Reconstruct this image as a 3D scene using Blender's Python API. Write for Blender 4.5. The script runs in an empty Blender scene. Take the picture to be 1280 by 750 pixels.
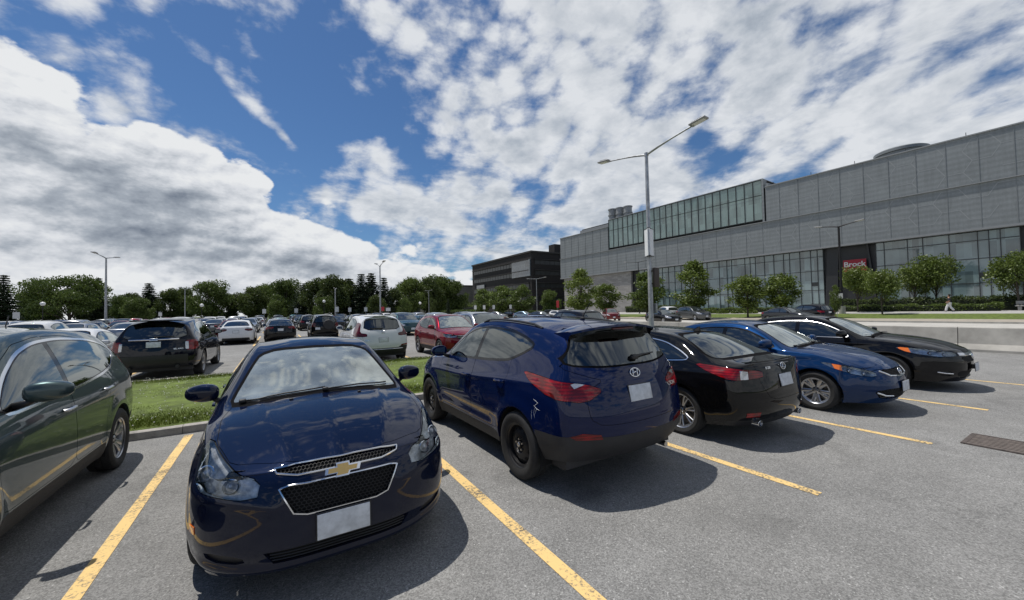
import bpy, bmesh, math, random
import numpy as np
from mathutils import Vector, Matrix
from mathutils.bvhtree import BVHTree
R = math.radians
rnd = random.Random(7)
scene = bpy.context.scene
COL = scene.collection

# ------------------------------------------------------------------ object helpers
def tag(o, label=None, cat=None, group=None, kind=None):
    if label: o['label'] = label
    if cat: o['category'] = cat
    if group: o['group'] = group
    if kind: o['kind'] = kind
    return o

def empty(name, loc=(0, 0, 0), rz=0.0, label=None, cat=None, group=None):
    o = bpy.data.objects.new(name, None)
    COL.objects.link(o)
    o.location = loc
    o.rotation_euler = (0, 0, rz)
    o.empty_display_size = .2
    return tag(o, label, cat, group)

def link(name, me, parent=None):
    o = bpy.data.objects.new(name, me)
    COL.objects.link(o)
    if parent is not None: o.parent = parent
    return o

def copy_tree(o, parent=None):
    c = o.copy()
    COL.objects.link(c)
    if parent is not None: c.parent = parent
    for ch in list(o.children): copy_tree(ch, c)
    return c

class MB:
    """collects shapes into one mesh"""
    def __init__(s):
        s.v = []; s.f = []; s.m = []; s.sm = []
    def add(s, vs, fs, mi=0, smooth=False):
        b = len(s.v)
        s.v += [tuple(p) for p in vs]
        for f in fs:
            s.f.append(tuple(b + i for i in f)); s.m.append(mi); s.sm.append(smooth)
    def box(s, x0, x1, y0, y1, z0, z1, mi=0, M=None):
        vs = [Vector((x, y, z)) for z in (z0, z1) for y in (y0, y1) for x in (x0, x1)]
        if M is not None: vs = [M @ p for p in vs]
        s.add(vs, [(0, 2, 3, 1), (4, 5, 7, 6), (0, 1, 5, 4), (2, 6, 7, 3), (0, 4, 6, 2), (1, 3, 7, 5)], mi)
    def quad(s, a, b, c, d, mi=0): s.add([a, b, c, d], [(0, 1, 2, 3)], mi)
    def rbox(s, cx, cy, cz, sx, sy, sz, r=.02, mi=0, M=None, seg=3):
        bm = bmesh.new()
        bmesh.ops.create_cube(bm, size=1)
        for v in bm.verts: v.co = Vector((v.co.x * sx, v.co.y * sy, v.co.z * sz))
        bmesh.ops.bevel(bm, geom=bm.edges[:], offset=min(r, .49 * min(sx, sy, sz)), segments=seg, profile=.5, affect='EDGES')
        vs = [v.co + Vector((cx, cy, cz)) for v in bm.verts]
        if M is not None: vs = [M @ p for p in vs]
        bm.verts.index_update()
        s.add(vs, [[v.index for v in f.verts] for f in bm.faces], mi, True)
        bm.free()
    def tube(s, pts, rad, n=8, mi=0, closed=False, cap=True):
        pts = [Vector(p) for p in pts]
        if not isinstance(rad, (list, tuple)): rad = [rad] * len(pts)
        N = len(pts); rings = []
        up0 = None
        for i, p in enumerate(pts):
            if closed: t = (pts[(i + 1) % N] - pts[i - 1])
            else: t = pts[min(i + 1, N - 1)] - pts[max(i - 1, 0)]
            t.normalize()
            if up0 is None:
                a = Vector((0, 0, 1)) if abs(t.z) < .9 else Vector((1, 0, 0))
            else: a = up0
            b = t.cross(a); b.normalize(); c = b.cross(t); c.normalize(); up0 = c
            rings.append([p + (b * math.cos(2 * math.pi * k / n) + c * math.sin(2 * math.pi * k / n)) * rad[i] for k in range(n)])
        vs = [q for r_ in rings for q in r_]; fs = []
        M_ = N if closed else N - 1
        for i in range(M_):
            j = (i + 1) % N
            for k in range(n):
                k2 = (k + 1) % n
                fs.append((i * n + k, i * n + k2, j * n + k2, j * n + k))
        if cap and not closed:
            fs.append(tuple(range(n))[::-1]); fs.append(tuple((N - 1) * n + k for k in range(n)))
        s.add(vs, fs, mi, True)
    def lathe(s, prof, n=32, axis='z', M=None, mi=0, closed=False):
        """prof: list of (r, h)"""
        vs = []
        for r_, h in prof:
            for k in range(n):
                a = 2 * math.pi * k / n
                c, d = r_ * math.cos(a), r_ * math.sin(a)
                vs.append(Vector((c, d, h)) if axis == 'z' else Vector((c, h, d)))
        fs = []
        P = len(prof)
        for i in range(P if closed else P - 1):
            j = (i + 1) % P
            for k in range(n):
                k2 = (k + 1) % n
                q = (i * n + k, i * n + k2, j * n + k2, j * n + k)
                fs.append(q if axis == 'z' else q[::-1])
        if M is not None: vs = [M @ p for p in vs]
        s.add(vs, fs, mi, True)
    def mesh(s, name, mats, autosmooth=None):
        me = bpy.data.meshes.new(name)
        me.from_pydata(s.v, [], s.f)
        for m in (mats if isinstance(mats, (list, tuple)) else [mats]): me.materials.append(m)
        me.polygons.foreach_set('material_index', s.m)
        me.polygons.foreach_set('use_smooth', s.sm)
        me.update()
        if autosmooth:
            try: me.set_sharp_from_angle(angle=R(autosmooth))
            except Exception: pass
        return me
    def build(s, name, mats, parent=None, autosmooth=40):
        return link(name, s.mesh(name, mats, autosmooth), parent)

# ------------------------------------------------------------------ materials
MATS = {}
def newmat(name):
    m = bpy.data.materials.new(name); m.use_nodes = True
    nt = m.node_tree; nt.nodes.clear()
    out = nt.nodes.new('ShaderNodeOutputMaterial')
    MATS[name] = m
    return m, nt, out
def nd(nt, t, **kw):
    n = nt.nodes.new(t)
    for k, v in kw.items():
        if k in ('inp',):
            for a, b in v.items(): n.inputs[a].default_value = b
        else: setattr(n, k, v)
    return n
def L(nt, a, b): nt.links.new(a, b)
def c4(c): return (c[0], c[1], c[2], 1)

def mat_simple(name, col, rough=.6, metal=0., coat=0., coatr=.05, noise=0., nscale=8., bump=0., bscale=60., spec=.5, coords='Object', emis=None):
    m, nt, out = newmat(name)
    p = nd(nt, 'ShaderNodeBsdfPrincipled')
    p.inputs['Base Color'].default_value = c4(col); p.inputs['Roughness'].default_value = rough
    p.inputs['Metallic'].default_value = metal; p.inputs['Coat Weight'].default_value = coat
    p.inputs['Coat Roughness'].default_value = coatr
    p.inputs['Specular IOR Level'].default_value = spec
    if noise or bump:
        tc = nd(nt, 'ShaderNodeTexCoord')
    if noise:
        n = nd(nt, 'ShaderNodeTexNoise', inp={'Scale': nscale, 'Detail': 6., 'Roughness': .6})
        L(nt, tc.outputs[coords], n.inputs['Vector'])
        mx = nd(nt, 'ShaderNodeMix', data_type='RGBA')
        mx.inputs[6].default_value = c4([x * (1 - noise) for x in col]); mx.inputs[7].default_value = c4([min(1, x * (1 + noise)) for x in col])
        mr = nd(nt, 'ShaderNodeMapRange', inp={1: .3, 2: .7})
        L(nt, n.outputs['Fac'], mr.inputs[0]); L(nt, mr.outputs[0], mx.inputs[0]); L(nt, mx.outputs[2], p.inputs['Base Color'])
    if bump:
        n2 = nd(nt, 'ShaderNodeTexNoise', inp={'Scale': bscale, 'Detail': 4.})
        L(nt, tc.outputs[coords], n2.inputs['Vector'])
        b = nd(nt, 'ShaderNodeBump', inp={'Strength': bump, 'Distance': .01})
        L(nt, n2.outputs['Fac'], b.inputs['Height']); L(nt, b.outputs[0], p.inputs['Normal'])
    L(nt, p.outputs[0], out.inputs[0])
    return m

def mat_paint(name, col, metal=.5, rough=.35, flake=.15, dirt=.07):
    m, nt, out = newmat(name)
    p = nd(nt, 'ShaderNodeBsdfPrincipled')
    p.inputs['Metallic'].default_value = metal; p.inputs['Coat Weight'].default_value = 1.; p.inputs['Coat IOR'].default_value = 1.43
    p.inputs['Coat Roughness'].default_value = .02; p.inputs['Roughness'].default_value = rough; p.inputs['Specular IOR Level'].default_value = .0
    tc = nd(nt, 'ShaderNodeTexCoord')
    v = nd(nt, 'ShaderNodeTexNoise', inp={'Scale': 900., 'Detail': 1.})
    L(nt, tc.outputs['Object'], v.inputs['Vector'])
    mx = nd(nt, 'ShaderNodeMix', data_type='RGBA')
    mx.inputs[6].default_value = c4([c * (1 - flake) for c in col]); mx.inputs[7].default_value = c4([c * (1 + flake) for c in col])
    L(nt, v.outputs['Fac'], mx.inputs[0])
    # a film of road dust towards the sills and in patches
    sx = nd(nt, 'ShaderNodeSeparateXYZ'); L(nt, tc.outputs['Object'], sx.inputs[0])
    mr = nd(nt, 'ShaderNodeMapRange', inp={1: .15, 2: .75, 3: 1., 4: 0.}); L(nt, sx.outputs['Z'], mr.inputs[0])
    n = nd(nt, 'ShaderNodeTexNoise', inp={'Scale': 5., 'Detail': 7., 'Roughness': .65}); L(nt, tc.outputs['Object'], n.inputs['Vector'])
    a = nd(nt, 'ShaderNodeMath', operation='MULTIPLY'); L(nt, mr.outputs[0], a.inputs[0]); L(nt, n.outputs['Fac'], a.inputs[1])
    a2 = nd(nt, 'ShaderNodeMath', operation='MULTIPLY_ADD'); L(nt, a.outputs[0], a2.inputs[0]); a2.inputs[1].default_value = dirt * 1.1; a2.inputs[2].default_value = dirt * .02
    mx2 = nd(nt, 'ShaderNodeMix', data_type='RGBA'); L(nt, a2.outputs[0], mx2.inputs[0]); L(nt, mx.outputs[2], mx2.inputs[6]); mx2.inputs[7].default_value = (.16, .145, .125, 1)
    L(nt, mx2.outputs[2], p.inputs['Base Color'])
    n3 = nd(nt, 'ShaderNodeMapRange', inp={1: .35, 2: .75, 3: .008, 4: .035}); L(nt, n.outputs['Fac'], n3.inputs[0]); L(nt, n3.outputs[0], p.inputs['Coat Roughness'])
    # very slight orange peel
    n4 = nd(nt, 'ShaderNodeTexNoise', inp={'Scale': 3.2, 'Detail': 2.}); L(nt, tc.outputs['Object'], n4.inputs['Vector'])
    b = nd(nt, 'ShaderNodeBump', inp={'Strength': .03, 'Distance': .02}); L(nt, n4.outputs['Fac'], b.inputs['Height'])
    L(nt, b.outputs[0], p.inputs['Coat Normal'])
    L(nt, p.outputs[0], out.inputs[0])
    return m

def mat_glass(name, tint=(.4, .45, .43), refl=.06, dark=False, sky_veil=0.):
    m, nt, out = newmat(name)
    fr = nd(nt, 'ShaderNodeFresnel', inp={'IOR': 1.55})
    ad = nd(nt, 'ShaderNodeMath', operation='MULTIPLY_ADD', use_clamp=True); L(nt, fr.outputs[0], ad.inputs[0]); ad.inputs[1].default_value = 1.25; ad.inputs[2].default_value = refl
    gl = nd(nt, 'ShaderNodeBsdfGlossy', inp={'Roughness': .015, 'Color': (.95, 1, .98, 1)})
    tr = nd(nt, 'ShaderNodeBsdfDiffuse', inp={'Color': c4(tint)}) if dark else nd(nt, 'ShaderNodeBsdfTransparent', inp={'Color': c4(tint)})
    sock = tr.outputs[0]
    if sky_veil:
        df = nd(nt, 'ShaderNodeBsdfDiffuse', inp={'Color': (.5, .55, .52, 1)})  # pale diffuse colour stands in for bright sky mirrored in the screen
        tc = nd(nt, 'ShaderNodeTexCoord'); n = nd(nt, 'ShaderNodeTexNoise', inp={'Scale': 4., 'Detail': 5.}); L(nt, tc.outputs['Object'], n.inputs['Vector'])
        mr = nd(nt, 'ShaderNodeMapRange', inp={1: .3, 2: .75, 3: sky_veil * .5, 4: sky_veil * 1.5}); L(nt, n.outputs['Fac'], mr.inputs[0])
        mf = nd(nt, 'ShaderNodeMixShader'); L(nt, mr.outputs[0], mf.inputs[0]); L(nt, sock, mf.inputs[1]); L(nt, df.outputs[0], mf.inputs[2]); sock = mf.outputs[0]
    mx = nd(nt, 'ShaderNodeMixShader'); L(nt, ad.outputs[0], mx.inputs[0]); L(nt, sock, mx.inputs[1]); L(nt, gl.outputs[0], mx.inputs[2])
    L(nt, mx.outputs[0], out.inputs[0])
    return m

M_BLACK = mat_simple('black_plastic', (.012, .012, .013), .45, noise=.3, bump=.1, bscale=300)
M_GLOSSB = mat_simple('gloss_black_trim', (.004, .004, .005), .07, spec=.35)
M_SEAL = mat_simple('window_seal_black', (.006, .006, .007), .9, spec=.05)
M_CLAD = mat_simple('textured_cladding', (.022, .022, .024), .62, noise=.25, nscale=5, bump=.2, bscale=400)
M_CHROME = mat_simple('chrome', (.75, .76, .78), .12, metal=1.)
M_SATIN = mat_simple('satin_metal', (.5, .51, .53), .3, metal=1.)
M_ALLOY = mat_simple('alloy_wheel', (.42, .43, .45), .28, metal=.9, noise=.12, nscale=12)
M_STEELB = mat_simple('black_steel_wheel', (.016, .016, .018), .42, metal=.3, noise=.3, nscale=20)
M_TYRE = mat_simple('tyre_rubber', (.018, .018, .018), .78, noise=.35, nscale=14, bump=.3, bscale=120)
M_DISC = mat_simple('brake_disc', (.22, .21, .2), .4, metal=.8, noise=.3)
M_VOID = mat_simple('dark_void', (.004, .004, .004), .9)
M_SEAT = mat_simple('seat_cloth', (.035, .034, .034), .85, noise=.2, bump=.2)
M_DASH = mat_simple('dashboard_plastic', (.03, .03, .032), .6, noise=.15)
def mat_lens(name, c, dark):
    m, nt, out = newmat(name); tc = nd(nt, 'ShaderNodeTexCoord'); p = nd(nt, 'ShaderNodeBsdfPrincipled', inp={'Roughness': .2, 'Coat Weight': 1., 'Coat Roughness': .02, 'Specular IOR Level': .1})
    sp = nd(nt, 'ShaderNodeSeparateXYZ'); L(nt, tc.outputs['Object'], sp.inputs[0])
    w = nd(nt, 'ShaderNodeMath', operation='SINE'); ml = nd(nt, 'ShaderNodeMath', operation='MULTIPLY'); L(nt, sp.outputs['Z'], ml.inputs[0]); ml.inputs[1].default_value = 210.; L(nt, ml.outputs[0], w.inputs[0])
    n = nd(nt, 'ShaderNodeTexVoronoi', inp={'Scale': 9.}); L(nt, tc.outputs['Object'], n.inputs['Vector'])
    a = nd(nt, 'ShaderNodeMath', operation='MULTIPLY_ADD'); L(nt, w.outputs[0], a.inputs[0]); a.inputs[1].default_value = .22; L(nt, n.outputs['Distance'], a.inputs[2])
    mr = nd(nt, 'ShaderNodeMapRange', inp={1: .0, 2: .7}); L(nt, a.outputs[0], mr.inputs[0])
    mx = nd(nt, 'ShaderNodeMix', data_type='RGBA'); L(nt, mr.outputs[0], mx.inputs[0]); mx.inputs[6].default_value = c4(c); mx.inputs[7].default_value = c4([k * dark for k in c])
    L(nt, mx.outputs[2], p.inputs['Base Color']); L(nt, p.outputs[0], out.inputs[0]); return m
M_RED = mat_lens('red_lens', (.32, .003, .005), .30)
M_REDD = mat_lens('dark_red_lens', (.13, .003, .005), .4)
M_AMBER = mat_simple('amber_lens', (.75, .17, .02), .15, coat=1., coatr=.02)
M_CLEARL = mat_simple('clear_lamp', (.55, .55, .56), .1, metal=.4, coat=1., coatr=.02, noise=.3, nscale=30)
M_LREFL = mat_simple('lamp_reflector', (.50, .52, .54), .25, metal=.5, noise=.72, nscale=11)
M_PLATE = mat_simple('licence_plate_white', (.58, .60, .62), .5, noise=.22, nscale=16)
M_GLASSF = mat_glass('windscreen_glass', (.34, .40, .38), .20, sky_veil=.24)
M_GLASSP = mat_glass('sky_veiled_windscreen_glass', (.30, .38, .35), .17, sky_veil=.42)  # heavier painted sky reflection for the navy saloon
M_GLASSS = mat_glass('side_glass', (.30, .34, .33), .07)
M_GLASSD = mat_glass('privacy_glass', (.05, .055, .06), .06)
M_GLASSFAR = mat_glass('far_car_glass', (.02, .025, .028), .08, dark=True)
M_LENS = mat_glass('clear_lens', (.96, .97, .98), .0)
# ------------------------------------------------------------------ car body surface
def ip(pts, x):
    pts = sorted(pts)
    return float(np.interp(x, [p[0] for p in pts], [p[1] for p in pts]))

def cage(S):
    xs = S['xs']; n = len(xs)
    rows = []   # rows[i][k], k: s0..s6,t1,t2,t3
    fr = (.84, .46, 0.)
    for i, x in enumerate(xs):
        W = ip(S['W'], x); zb = ip(S['zb'], x); zs = ip(S['zsh'], x); zl = ip(S['zbelt'], x)
        yb = W - ip(S['inset'], x); zr = ip(S['zrail'], x); yr = ip(S['yrail'], x); bw = ip(S['bow'], x)
        zt = ip(S['ztop'], x + bw)
        sh = S.get('shin', .014)
        P = [(x, W - .07, zb), (x, W - .022, zb + .12), (x, W, .52 * zs + .48 * zb), (x, W - sh, zs), (x, yb, zl)]
        x6 = x + bw * .3
        s6 = (x6, yr, zr)
        P.append((x + bw * .12, .5 * (yb + yr) + .022, .5 * (zl + zr)))
        P.append(s6)
        for f in fr:
            P.append((x6 + (x + bw - x6) * (1 - f * f), f * yr, zt - (zt - zr) * f ** 2.4))
        rows.append([Vector(p) for p in P])
    def capx(prof, cs, W0, y, z, sgn):
        return sgn * (ip(prof, z) - cs * abs(y / W0) ** S.get('capp', 3.3))
    W0 = rows[0][2].y; W1 = rows[-1][2].y
    for k, p in enumerate(rows[0]):
        if k >= 7: p.z = S['zn'] - (S['zn'] - rows[0][6].z) * (fr[k - 7] ** 2.4)
        p.x = capx(S['xN'], S['cN'], W0, p.y, p.z, 1)
    for k, p in enumerate(rows[-1]):
        if k >= 7: p.z = S['zr'] - (S['zr'] - rows[-1][6].z) * (fr[k - 7] ** 2.4)
        p.x = capx(S['xR'], S['cR'], W1, p.y, p.z, -1)
    verts = []; faces = []; idx = {}; crease = {}
    def V(p, key):
        if key in idx: return idx[key]
        idx[key] = len(verts); verts.append(tuple(p)); return idx[key]
    def vid(i, k, side):
        p = rows[i][k]
        if k == 9: return V((p.x, 0, p.z), ('g', i, k, 0))
        return V((p.x, p.y * side, p.z), ('g', i, k, side))
    def capv(end, j, c, side):  # c 0 edge..3 centre
        i = 0 if end == 'N' else n - 1
        if c == 0: return vid(i, j, side)
        if j == 6: return vid(i, 6 + c, side)
        e = rows[i][j]; top = rows[i][6 + c]; z0 = rows[i][0].z
        f = (e.z - z0) / (rows[i][6].z - z0)
        z = z0 + f * (top.z - z0); y = e.y * fr[c - 1]
        W = W0 if end == 'N' else W1
        x = capx(S['xN'] if end == 'N' else S['xR'], S['cN'] if end == 'N' else S['cR'], W, y, z, 1 if end == 'N' else -1)
        return V((x, y * side if c < 3 else 0, z), (end, j, c, side if c < 3 else 0))
    for side in (1, -1):
        for i in range(n - 1):
            for k in range(9):
                faces.append((vid(i, k, side), vid(i + 1, k, side), vid(i + 1, k + 1, side), vid(i, k + 1, side)))
                for kk, val in S.get('crease', {}).items():
                    if k == kk: crease[frozenset((vid(i, k, side), vid(i + 1, k, side)))] = val
        for end in 'NR':
            for j in range(6):
                for c in range(3):
                    faces.append((capv(end, j, c, side), capv(end, j, c + 1, side), capv(end, j + 1, c + 1, side), capv(end, j + 1, c, side)))
                    for jj, val in S.get('ccrease' + end, {}).items():
                        if j == jj: crease[frozenset((capv(end, j, c, side), capv(end, j, c + 1, side)))] = val
            if 6 in S.get('ccrease' + end, {}):
                i = 0 if end == 'N' else n - 1
                for c in range(3): crease[frozenset((capv(end, 6, c, side), capv(end, 6, c + 1, side)))] = S['ccrease' + end][6]
    return verts, faces, crease

def surface(S, level):
    verts, faces, crease = cage(S)
    bm = bmesh.new()
    bv = [bm.verts.new(v) for v in verts]
    for f in faces: bm.faces.new([bv[i] for i in f])
    bmesh.ops.recalc_face_normals(bm, faces=bm.faces[:])
    tot = sum(f.normal.y * f.calc_center_median().y for f in bm.faces)
    if tot < 0: bmesh.ops.reverse_faces(bm, faces=bm.faces[:])
    me = bpy.data.meshes.new('tmp'); bm.to_mesh(me); bm.free()
    if crease:
        at = me.attributes.new('crease_edge', 'FLOAT', 'EDGE')
        for e in me.edges:
            v = crease.get(frozenset(e.vertices))
            if v: at.data[e.index].value = v
    ob = bpy.data.objects.new('tmp', me); COL.objects.link(ob)
    md = ob.modifiers.new('s', 'SUBSURF'); md.levels = level; md.subdivision_type = 'CATMULL_CLARK'; md.use_limit_surface = False
    n = len(verts); T = np.array(verts); C = T.copy()
    for it in range(3):
        dg = bpy.context.evaluated_depsgraph_get(); dg.update()
        ev = ob.evaluated_get(dg); em = ev.to_mesh()
        co = np.empty(len(em.vertices) * 3); em.vertices.foreach_get('co', co); co = co.reshape(-1, 3)
        if it == 2: break
        ev.to_mesh_clear()
        C = C + (T - co[:n]) * .8
        me.vertices.foreach_set('co', C.ravel()); me.update()
    fs = [tuple(p.vertices) for p in em.polygons]
    ev.to_mesh_clear()
    bpy.data.objects.remove(ob); bpy.data.meshes.remove(me)
    # wheel flares
    for ax in S['axles']:
        rr = np.hypot(co[:, 0] - ax, co[:, 2] - S['R'])
        t = np.clip(1 - np.abs(rr - (S['R'] + .06)) / .13, 0, 1); t = t * t * (3 - 2 * t)
        sidey = np.clip((np.abs(co[:, 1]) - .6) / .15, 0, 1)
        low = np.clip((1.05 - co[:, 2]) / .2, 0, 1)
        co[:, 1] += np.sign(co[:, 1]) * t * sidey * low * S.get('flare', .016)
    for fn in S.get('disp', []): co = fn(co)
    return co, fs

def ridge(pts, amp, wid, axis='top'):
    """raised or sunk line along pts given as (x, y) (top) or (x, z) (side)"""
    P = np.array(pts, float)
    def f(co):
        a = co[:, 0]; b = np.abs(co[:, 1]) if axis == 'top' else co[:, 2]
        d = np.full(len(co), 9.)
        for i in range(len(P) - 1):
            p, q = P[i], P[i + 1]; e = q - p; l2 = (e ** 2).sum()
            t = np.clip(((a - p[0]) * e[0] + (b - p[1]) * e[1]) / l2, 0, 1)
            d = np.minimum(d, np.hypot(a - p[0] - t * e[0], b - p[1] - t * e[1]))
        w = amp * np.exp(-(d / wid) ** 2)
        if axis in ('front', 'rear'):
            sg = 1 if axis == 'front' else -1
            P2 = P; d = np.full(len(co), 9.)
            for i in range(len(P) - 1):
                p, q = P[i], P[i + 1]; e = q - p; l2 = (e ** 2).sum(); yy = np.abs(co[:, 1]); zz = co[:, 2]
                t = np.clip(((yy - p[0]) * e[0] + (zz - p[1]) * e[1]) / l2, 0, 1)
                d = np.minimum(d, np.hypot(yy - p[0] - t * e[0], zz - p[1] - t * e[1]))
            co[:, 0] += sg * amp * np.exp(-(d / wid) ** 2) * (co[:, 0] * sg > 1.55)
        elif axis == 'top':
            co[:, 2] += w * (co[:, 2] > .6) * (np.abs(co[:, 1]) < .8)
        else:
            co[:, 1] += np.sign(co[:, 1]) * w * (np.abs(co[:, 1]) > .6)
        return co
    return f

def is_convex(P):
    n = len(P); s = 0
    for i in range(n):
        a, b, c = P[i], P[(i + 1) % n], P[(i + 2) % n]
        cr = (b[0] - a[0]) * (c[1] - b[1]) - (b[1] - a[1]) * (c[0] - b[0])
        if abs(cr) < 1e-9: continue
        if s == 0: s = 1 if cr > 0 else -1
        elif s * cr < -1e-7: return False
    return True
def area2(P): return sum(P[i][0] * P[(i + 1) % len(P)][1] - P[(i + 1) % len(P)][0] * P[i][1] for i in range(len(P)))
def ccw(P): return list(P) if area2(P) > 0 else list(P)[::-1]
def earclip(P):
    P = ccw(P); out = []; g = 0
    while len(P) > 3 and g < 500:
        g += 1; n = len(P); done = False
        for i in range(n):
            a, b, c = P[i - 1], P[i], P[(i + 1) % n]
            if (b[0] - a[0]) * (c[1] - a[1]) - (b[1] - a[1]) * (c[0] - a[0]) <= 1e-12: continue
            ok = True
            for q in P:
                if q in (a, b, c): continue
                if all(((e[0] - s[0]) * (q[1] - s[1]) - (e[1] - s[1]) * (q[0] - s[0])) >= -1e-12 for s, e in ((a, b), (b, c), (c, a))): ok = False; break
            if ok: out.append([a, b, c]); P.pop(i); done = True; break
        if not done: break
    out.append(P)
    # join triangles back into larger convex pieces
    chg = True
    while chg:
        chg = False
        for i in range(len(out)):
            for j in range(i + 1, len(out)):
                A, B_ = out[i], out[j]; m = None
                for k in range(len(A)):
                    a, b = A[k], A[(k + 1) % len(A)]
                    for l in range(len(B_)):
                        if B_[l] == b and B_[(l + 1) % len(B_)] == a:
                            m = A[k + 1:] + A[:k + 1] + [B_[(l + 2 + t) % len(B_)] for t in range(len(B_) - 2)]
                            m = [A[(k + 1 + t) % len(A)] for t in range(len(A))] + [B_[(l + 2 + t) % len(B_)] for t in range(len(B_) - 2)]
                if m and is_convex(m): out[i] = m; out.pop(j); chg = True; break
            if chg: break
    return out
def grow(P, d):
    P = ccw(P); n = len(P); out = []
    for i in range(n):
        a, b, c = P[i - 1], P[i], P[(i + 1) % n]
        e1 = Vector((b[0] - a[0], b[1] - a[1])).normalized(); e2 = Vector((c[0] - b[0], c[1] - b[1])).normalized()
        n1 = Vector((e1.y, -e1.x)); n2 = Vector((e2.y, -e2.x)); m = n1 + n2
        if m.length < 1e-6: m = n1.copy()
        m.normalize(); k = d / max(.45, m.dot(n1))
        out.append((b[0] + m.x * k, b[1] + m.y * k))
    return out
def chaikin(P, it, q=.25):
    for _ in range(it):
        n = len(P); o = []
        for i in range(n):
            a, b = P[i], P[(i + 1) % n]
            o.append((a[0] + (b[0] - a[0]) * q, a[1] + (b[1] - a[1]) * q)); o.append((a[0] + (b[0] - a[0]) * (1 - q), a[1] + (b[1] - a[1]) * (1 - q)))
        P = o
    return P

def axes(proj):
    if proj == 'side': return Vector((1, 0, 0)), Vector((0, 0, 1)), Vector((0, 1, 0))
    if proj == 'front': return Vector((0, 1, 0)), Vector((0, 0, 1)), Vector((1, 0, 0))
    if proj == 'rear': return Vector((0, 1, 0)), Vector((0, 0, 1)), Vector((-1, 0, 0))
    if proj == 'top': return Vector((1, 0, 0)), Vector((0, 1, 0)), Vector((0, 0, 1))
    t = R(proj); return Vector((-math.sin(t), math.cos(t), 0)), Vector((0, 0, 1)), Vector((math.cos(t), math.sin(t), 0))

def clip_convex(bm, faces, P, U, V):
    P = ccw(P); cur = list(faces)
    n = len(P)
    for i in range(n):
        a, b = P[i], P[(i + 1) % n]
        e = Vector((b[0] - a[0], b[1] - a[1]))
        if e.length < 1e-7: continue
        e.normalize(); no = U * e.y + V * (-e.x)      # outward
        co = U * a[0] + V * a[1]
        k0 = no.dot(co); keep = []; cross = []
        for f in cur:
            ds = [no.dot(v.co) - k0 for v in f.verts]
            if max(ds) <= 1e-6: keep.append(f)
            elif min(ds) >= -1e-6: pass
            else: cross.append(f)
        if cross:
            ge = set(); gv = set()
            for f in cross:
                ge.update(f.edges); gv.update(f.verts)
            r = bmesh.ops.bisect_plane(bm, geom=cross + list(ge) + list(gv), dist=1e-7, plane_co=co, plane_no=no, clear_inner=False, clear_outer=False)
            for g in r['geom']:
                if isinstance(g, bmesh.types.BMFace) and no.dot(g.calc_center_median()) - k0 < 0: keep.append(g)
        cur = [f for f in set(keep) if f.is_valid]
    return cur
def clip_poly(bm, faces, P, U, V):
    if is_convex(P): return clip_convex(bm, faces, P, U, V)
    u0 = min(p[0] for p in P); u1 = max(p[0] for p in P); v0 = min(p[1] for p in P); v1 = max(p[1] for p in P)
    cl = bm.faces.layers.int['cand']
    near = []
    for f in faces:
        us = [U.dot(v.co) for v in f.verts]; vs = [V.dot(v.co) for v in f.verts]
        if max(us) < u0 or min(us) > u1 or max(vs) < v0 or min(vs) > v1: f[cl] = 0
        else: near.append(f)
    faces = near
    res = []; 
    for T in earclip(P):
        ins = clip_convex(bm, [f for f in faces if f.is_valid], T, U, V)
        res += ins
        # bisecting made new outside faces: find them again
        s = set(res); faces = [f for f in refetch(bm, faces) if f not in s]
    return [f for f in set(res) if f.is_valid]
def refetch(bm, faces):
    # faces created by a bisect keep the tag layer of their source, so collect by tag
    lay = bm.faces.layers.int['tag']
    tags = set(f[lay] for f in faces if f.is_valid)
    cf = bm.faces.layers.int['cand']
    return [f for f in bm.faces if f[cf] == 1 and f[lay] in tags]

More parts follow.
